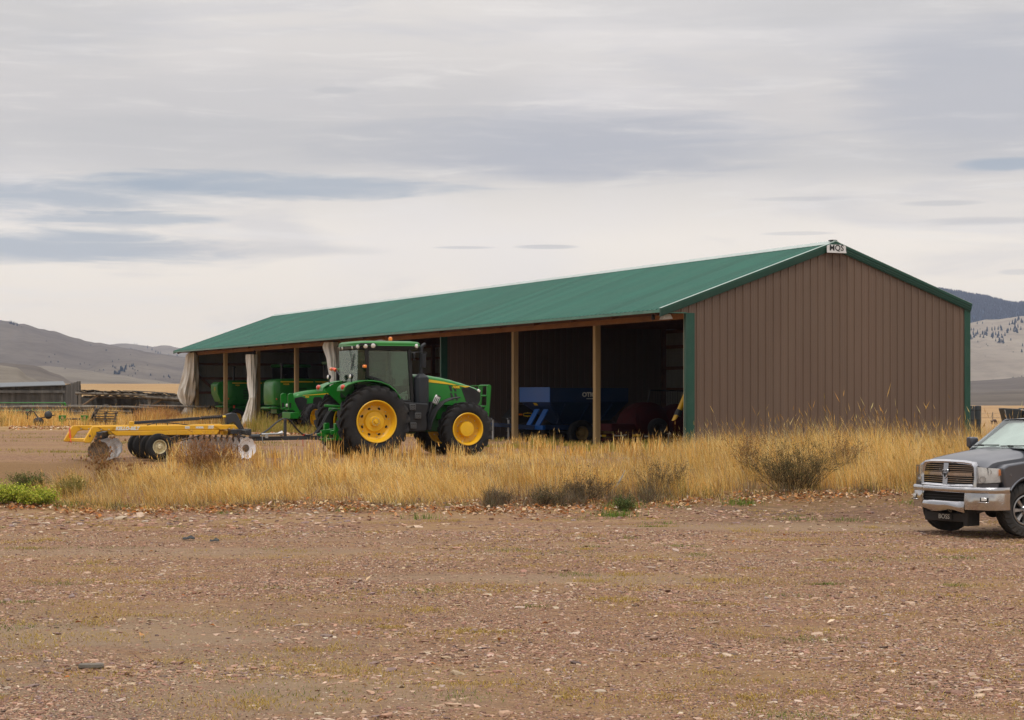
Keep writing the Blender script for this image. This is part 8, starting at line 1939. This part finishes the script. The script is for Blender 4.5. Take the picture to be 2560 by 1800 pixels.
# ------------------------------------------------------------------ single shrubs and weeds
M_twig = attr_mat('shrub_twig', 0.9, 0.0, spec=0.1)
def shrub(px, py, w_, h_, label, twig, leafc, nst=90, nleaf=2600, leafs=.016, cat='shrub', up=1.0, name='shrub', pod=None, seed=0, back=0.0):
    rn = np.random.default_rng(100 + seed); Y = ground_y(px, py) + back if py > 60 else py
    x0 = (px - 1280) / 4800 * Y; o = empty(name, (x0, Y, gz(x0, Y)))
    mbv, mbq, cc = [], [], []; tips = []
    def stem(p, d, ln, r, depth):
        pts = [np.array(p, float)]; d = np.array(d, float); n_ = 4
        for k in range(n_):
            d = d + rn.normal(0, .16, 3); d[2] += .05 * up; d /= np.linalg.norm(d); pts.append(pts[-1] + d * ln / n_)
        s = np.cross(d, [0, 0, 1]); s = s / (np.linalg.norm(s) + 1e-6); s2 = np.cross(d, s)
        for a, b, ra, rb in zip(pts, pts[1:], np.linspace(r, r * .4, n_ + 1), np.linspace(r, r * .4, n_ + 1)[1:]):
            for q in (s, s2):
                i = len(mbv) * 4; mbv.append([a - q * ra, a + q * ra, b + q * rb, b - q * rb]); mbq.append([i, i + 1, i + 2, i + 3]); cc.append((np.array(twig) if rn.random() < .8 else np.array([.42, .29, .13])) * rn.uniform(.7, 1.3))
        for q in pts[2:]: tips.append(q)
        if depth > 0:
            for k in range(3 if depth > 1 else 2):
                q = pts[int(rn.integers(1, n_ + 1))]; dd = d + rn.normal(0, .55, 3); dd[2] = abs(dd[2]) * .8 + .1; stem(q, dd / np.linalg.norm(dd), ln * rn.uniform(.35, .6), r * .6, depth - 1)
    for k in range(nst):
        a = rn.uniform(0, 6.28); rad = rn.uniform(0, .35) * w_ / 2; sp = rn.uniform(.0, 1.0)
        d = np.array([math.cos(a) * sp * w_ / 2 / h_, math.sin(a) * sp * w_ / 2 / h_ * .8, 1.0]); ln = h_ * rn.uniform(.45, .85) * np.linalg.norm(d) * (1 - .25 * sp)
        stem((math.cos(a) * rad, math.sin(a) * rad, 0), d / np.linalg.norm(d), ln, .006, 2)
    v = np.array(mbv).reshape(-1, 3); s_ = raw_obj('stems', v, np.zeros((0, 3), int), np.array(mbq), np.repeat(np.array(cc), 4, 0), M_twig); s_.parent = o
    if nleaf:
        t = np.array(tips)[rn.integers(0, len(tips), nleaf)] + rn.normal(0, .035, (nleaf, 3)); t[:, 2] = np.abs(t[:, 2])
        a = rn.normal(0, 1, (nleaf, 3)); a /= np.linalg.norm(a, axis=1)[:, None]; b = np.cross(a, rn.normal(0, 1, (nleaf, 3))); b /= np.linalg.norm(b, axis=1)[:, None]
        sz = rn.uniform(.5, 1.4, (nleaf, 1)) * leafs; lv = np.stack([t - a * sz, t + b * sz * .5, t + a * sz, t - b * sz * .5], 1).reshape(-1, 3)
        lc = np.array(leafc)[rn.integers(0, len(leafc), nleaf)] * rn.uniform(.7, 1.35, (nleaf, 1))
        l_ = raw_obj('leaves', lv, np.zeros((0, 3), int), np.arange(nleaf * 4).reshape(-1, 4), np.repeat(lc, 4, 0), M_leaf); l_.parent = o
    if pod:
        mb = MB(); ids = rn.choice(len(tips), pod, replace=False); mb.ball((0, 0, 0), (.026, .026, .034), 7, 5)
        sh = mb.build('seed_head', mat('brown_seed_head', (0.20, 0.095, 0.035), 0.9, var=.4, vscale=20) if 'brown_seed_head' not in MATS else MATS['brown_seed_head'], o); sh.location = tips[ids[0]]
        for i in ids[1:]:
            c_ = sh.copy(); COL.objects.link(c_); c_.parent = o; c_.location = tips[i]
    tag(o, label, cat)
    return o
DK = [(.095, .082, .035), (.07, .062, .028), (.14, .11, .05), (.19, .145, .07), (.10, .11, .04)]
BR = [(.30, .135, .055), (.24, .105, .045), (.38, .20, .085)]
GB = [(.14, .10, .055), (.10, .075, .04), (.18, .13, .07)]
GN = [(.34, .42, .03), (.46, .48, .05), (.20, .27, .025), (.50, .46, .08)]
shrub(1985, 1240, 2.7, 1.10, 'largest dark olive shrub, in the tall grass before the brown gable wall', (.07, .05, .03), DK, 130, 9000, .013, seed=1, back=1.0)
shrub(2105, 1200, 1.0, 1.0, 'thin brown weed thicket right of the largest dark shrub', (.16, .10, .05), GB + BR, 50, 2500, .016, seed=2, back=0.8)
shrub(1655, 1248, 1.7, .66, 'grey-brown twiggy shrub in the grass below the green corner post', (.10, .075, .05), GB, 70, 2600, .015, seed=3, back=0.9)
shrub(1465, 1262, 1.7, .60, 'grey-brown twiggy shrub below the nearest shed post, among fallen leaves', (.12, .09, .06), GB, 70, 2200, .015, seed=4, back=0.7)
shrub(1372, 1272, 1.1, .40, 'small dark brown shrub at the foot of the grass below the blue trailer', (.08, .06, .04), GB + DK, 50, 1800, .014, seed=5, back=0.5)
shrub(1255, 1268, .9, .30, 'smallest dry dark shrub, below the front wheel of the large tractor', (.09, .06, .04), GB, 40, 1000, .014, seed=6, back=0.5)
shrub(1560, 1278, .55, .30, 'low dark green plant at the strip edge between two grey-brown shrubs', (.07, .07, .03), [(.06, .09, .025), (.10, .13, .03)], 36, 1800, .016, seed=7)
shrub(520, 46.6, 2.2, .92, 'dense reddish-brown dry weed clump in front of the disc harrow', (.30, .15, .06), BR, 170, 6500, .014, seed=8)
shrub(1870, 45.5, .8, 1.2, 'tall brown dock weed standing left of the largest dark shrub', (.16, .09, .04), BR + GB, 26, 1800, .016, seed=9)
shrub(255, 45.6, .95, 1.05, 'dry thistle stalks with round seed heads before the rear discs of the harrow', (.36, .22, .09), BR, 34, 260, .014, pod=60, name='thistle', cat='weed', seed=10)
shrub(330, 45.2, .8, .60, 'dry thistle stalks with few seed heads before the harrow wheels', (.38, .24, .10), BR, 18, 120, .014, pod=18, name='thistle', cat='weed', seed=11)
shrub(95, 1262, 1.3, .34, 'bright green leafy weed clump nearest the dry grass at far left', (.14, .17, .03), GN, 80, 4800, .020, name='weed', cat='weed', seed=12)
shrub(25, 1258, 1.3, .36, 'bright green leafy weed clump cut by the left edge of the photo', (.14, .17, .03), GN, 80, 4800, .020, name='weed', cat='weed', seed=13)
shrub(75, 1226, 1.1, .34, 'dull dark green low weed behind the bright green clumps', (.08, .09, .03), [(.07, .10, .025), (.11, .14, .03), (.18, .16, .05)], 70, 3400, .018, name='weed', cat='weed', seed=14)
shrub(175, 1240, 1.1, .42, 'yellowish green weed where the dry grass begins at left', (.20, .16, .05), [(.24, .22, .05), (.30, .24, .06), (.16, .16, .04)], 60, 2600, .016, name='weed', cat='weed', seed=15)
# single bits lying about
def lying(name, px, py, pts, r, m, label, cat):
    Y = ground_y(px, py); x = (px - 1280) / 4800 * Y
    mb = MB(); mb.tube(pts, r, 7); o = mb.build(name, m); o.location = (x, Y, gz(x, Y)); tag(o, label, cat)
lying('dead_branch', 1545, 1238, [(-.18, 0, .02), (-.02, 0, .22), (.10, .02, .42), (.16, 0, .55)], [.022, .02, .016, .008], mat('bleached_wood', (.42, .38, .32), .8), 'bleached bare branch sticking out of the brush pile', 'branch')
mb = MB(); mb.box((0, 0, .025), (.22, .07, .04), (0, 0, .12)); o = mb.build('wood_offcut', M_rail, bevel=.008); Y = ground_y(228, 1673); o.location = ((228 - 1280) / 4800 * Y, Y, gz((228 - 1280) / 4800 * Y, Y)); tag(o, 'short grey timber offcut lying on the gravel at lower left', 'wood')
for k, (px, py, s, lb) in enumerate(((472, 1351, .20, 'larger'), (536, 1357, .15, 'smaller'))):
    Y = ground_y(px, py); x = (px - 1280) / 4800 * Y; rn = random.Random(k)
    mb = MB(); rows = []
    for i in range(5): rows.append([(s * (j / 3 - .5), s * .5 * (i / 4 - .5), .03 + .05 * rn.random() * math.sin(math.pi * i / 4) + (.07 if j == 2 else 0) * s) for j in range(4)])
    mb.grid(rows); mb.grid([[(p[0], p[1], p[2] - .012) for p in r] for r in rows]); o = mb.build('rubber_scrap', M_rub); o.location = (x, Y, gz(x, Y)); tag(o, 'the %s of two curled black rubber scraps on the gravel below the straw' % lb, 'scrap')
# ------------------------------------------------------------------ the air between here and the hills
def make_haze():
    mb = MB(); mb.bx(-3600, 3600, -70, 6600, -3, 310)
    m = bpy.data.materials.new('haze_air'); m.use_nodes = True
    t = NT(m.node_tree); t.n.clear()
    out = t.new('ShaderNodeOutputMaterial'); pv = t.new('ShaderNodeVolumePrincipled')
    pv.inputs['Color'].default_value = (0.70, 0.77, 1.0, 1); pv.inputs['Density'].default_value = 0.00008
    pv.inputs['Anisotropy'].default_value = 0.0
    t.l.new(pv.outputs[0], out.inputs['Volume'])
    o = mb.build('haze', m); tag(o, kind='stuff')
    o.display_type = 'WIRE'
make_haze()
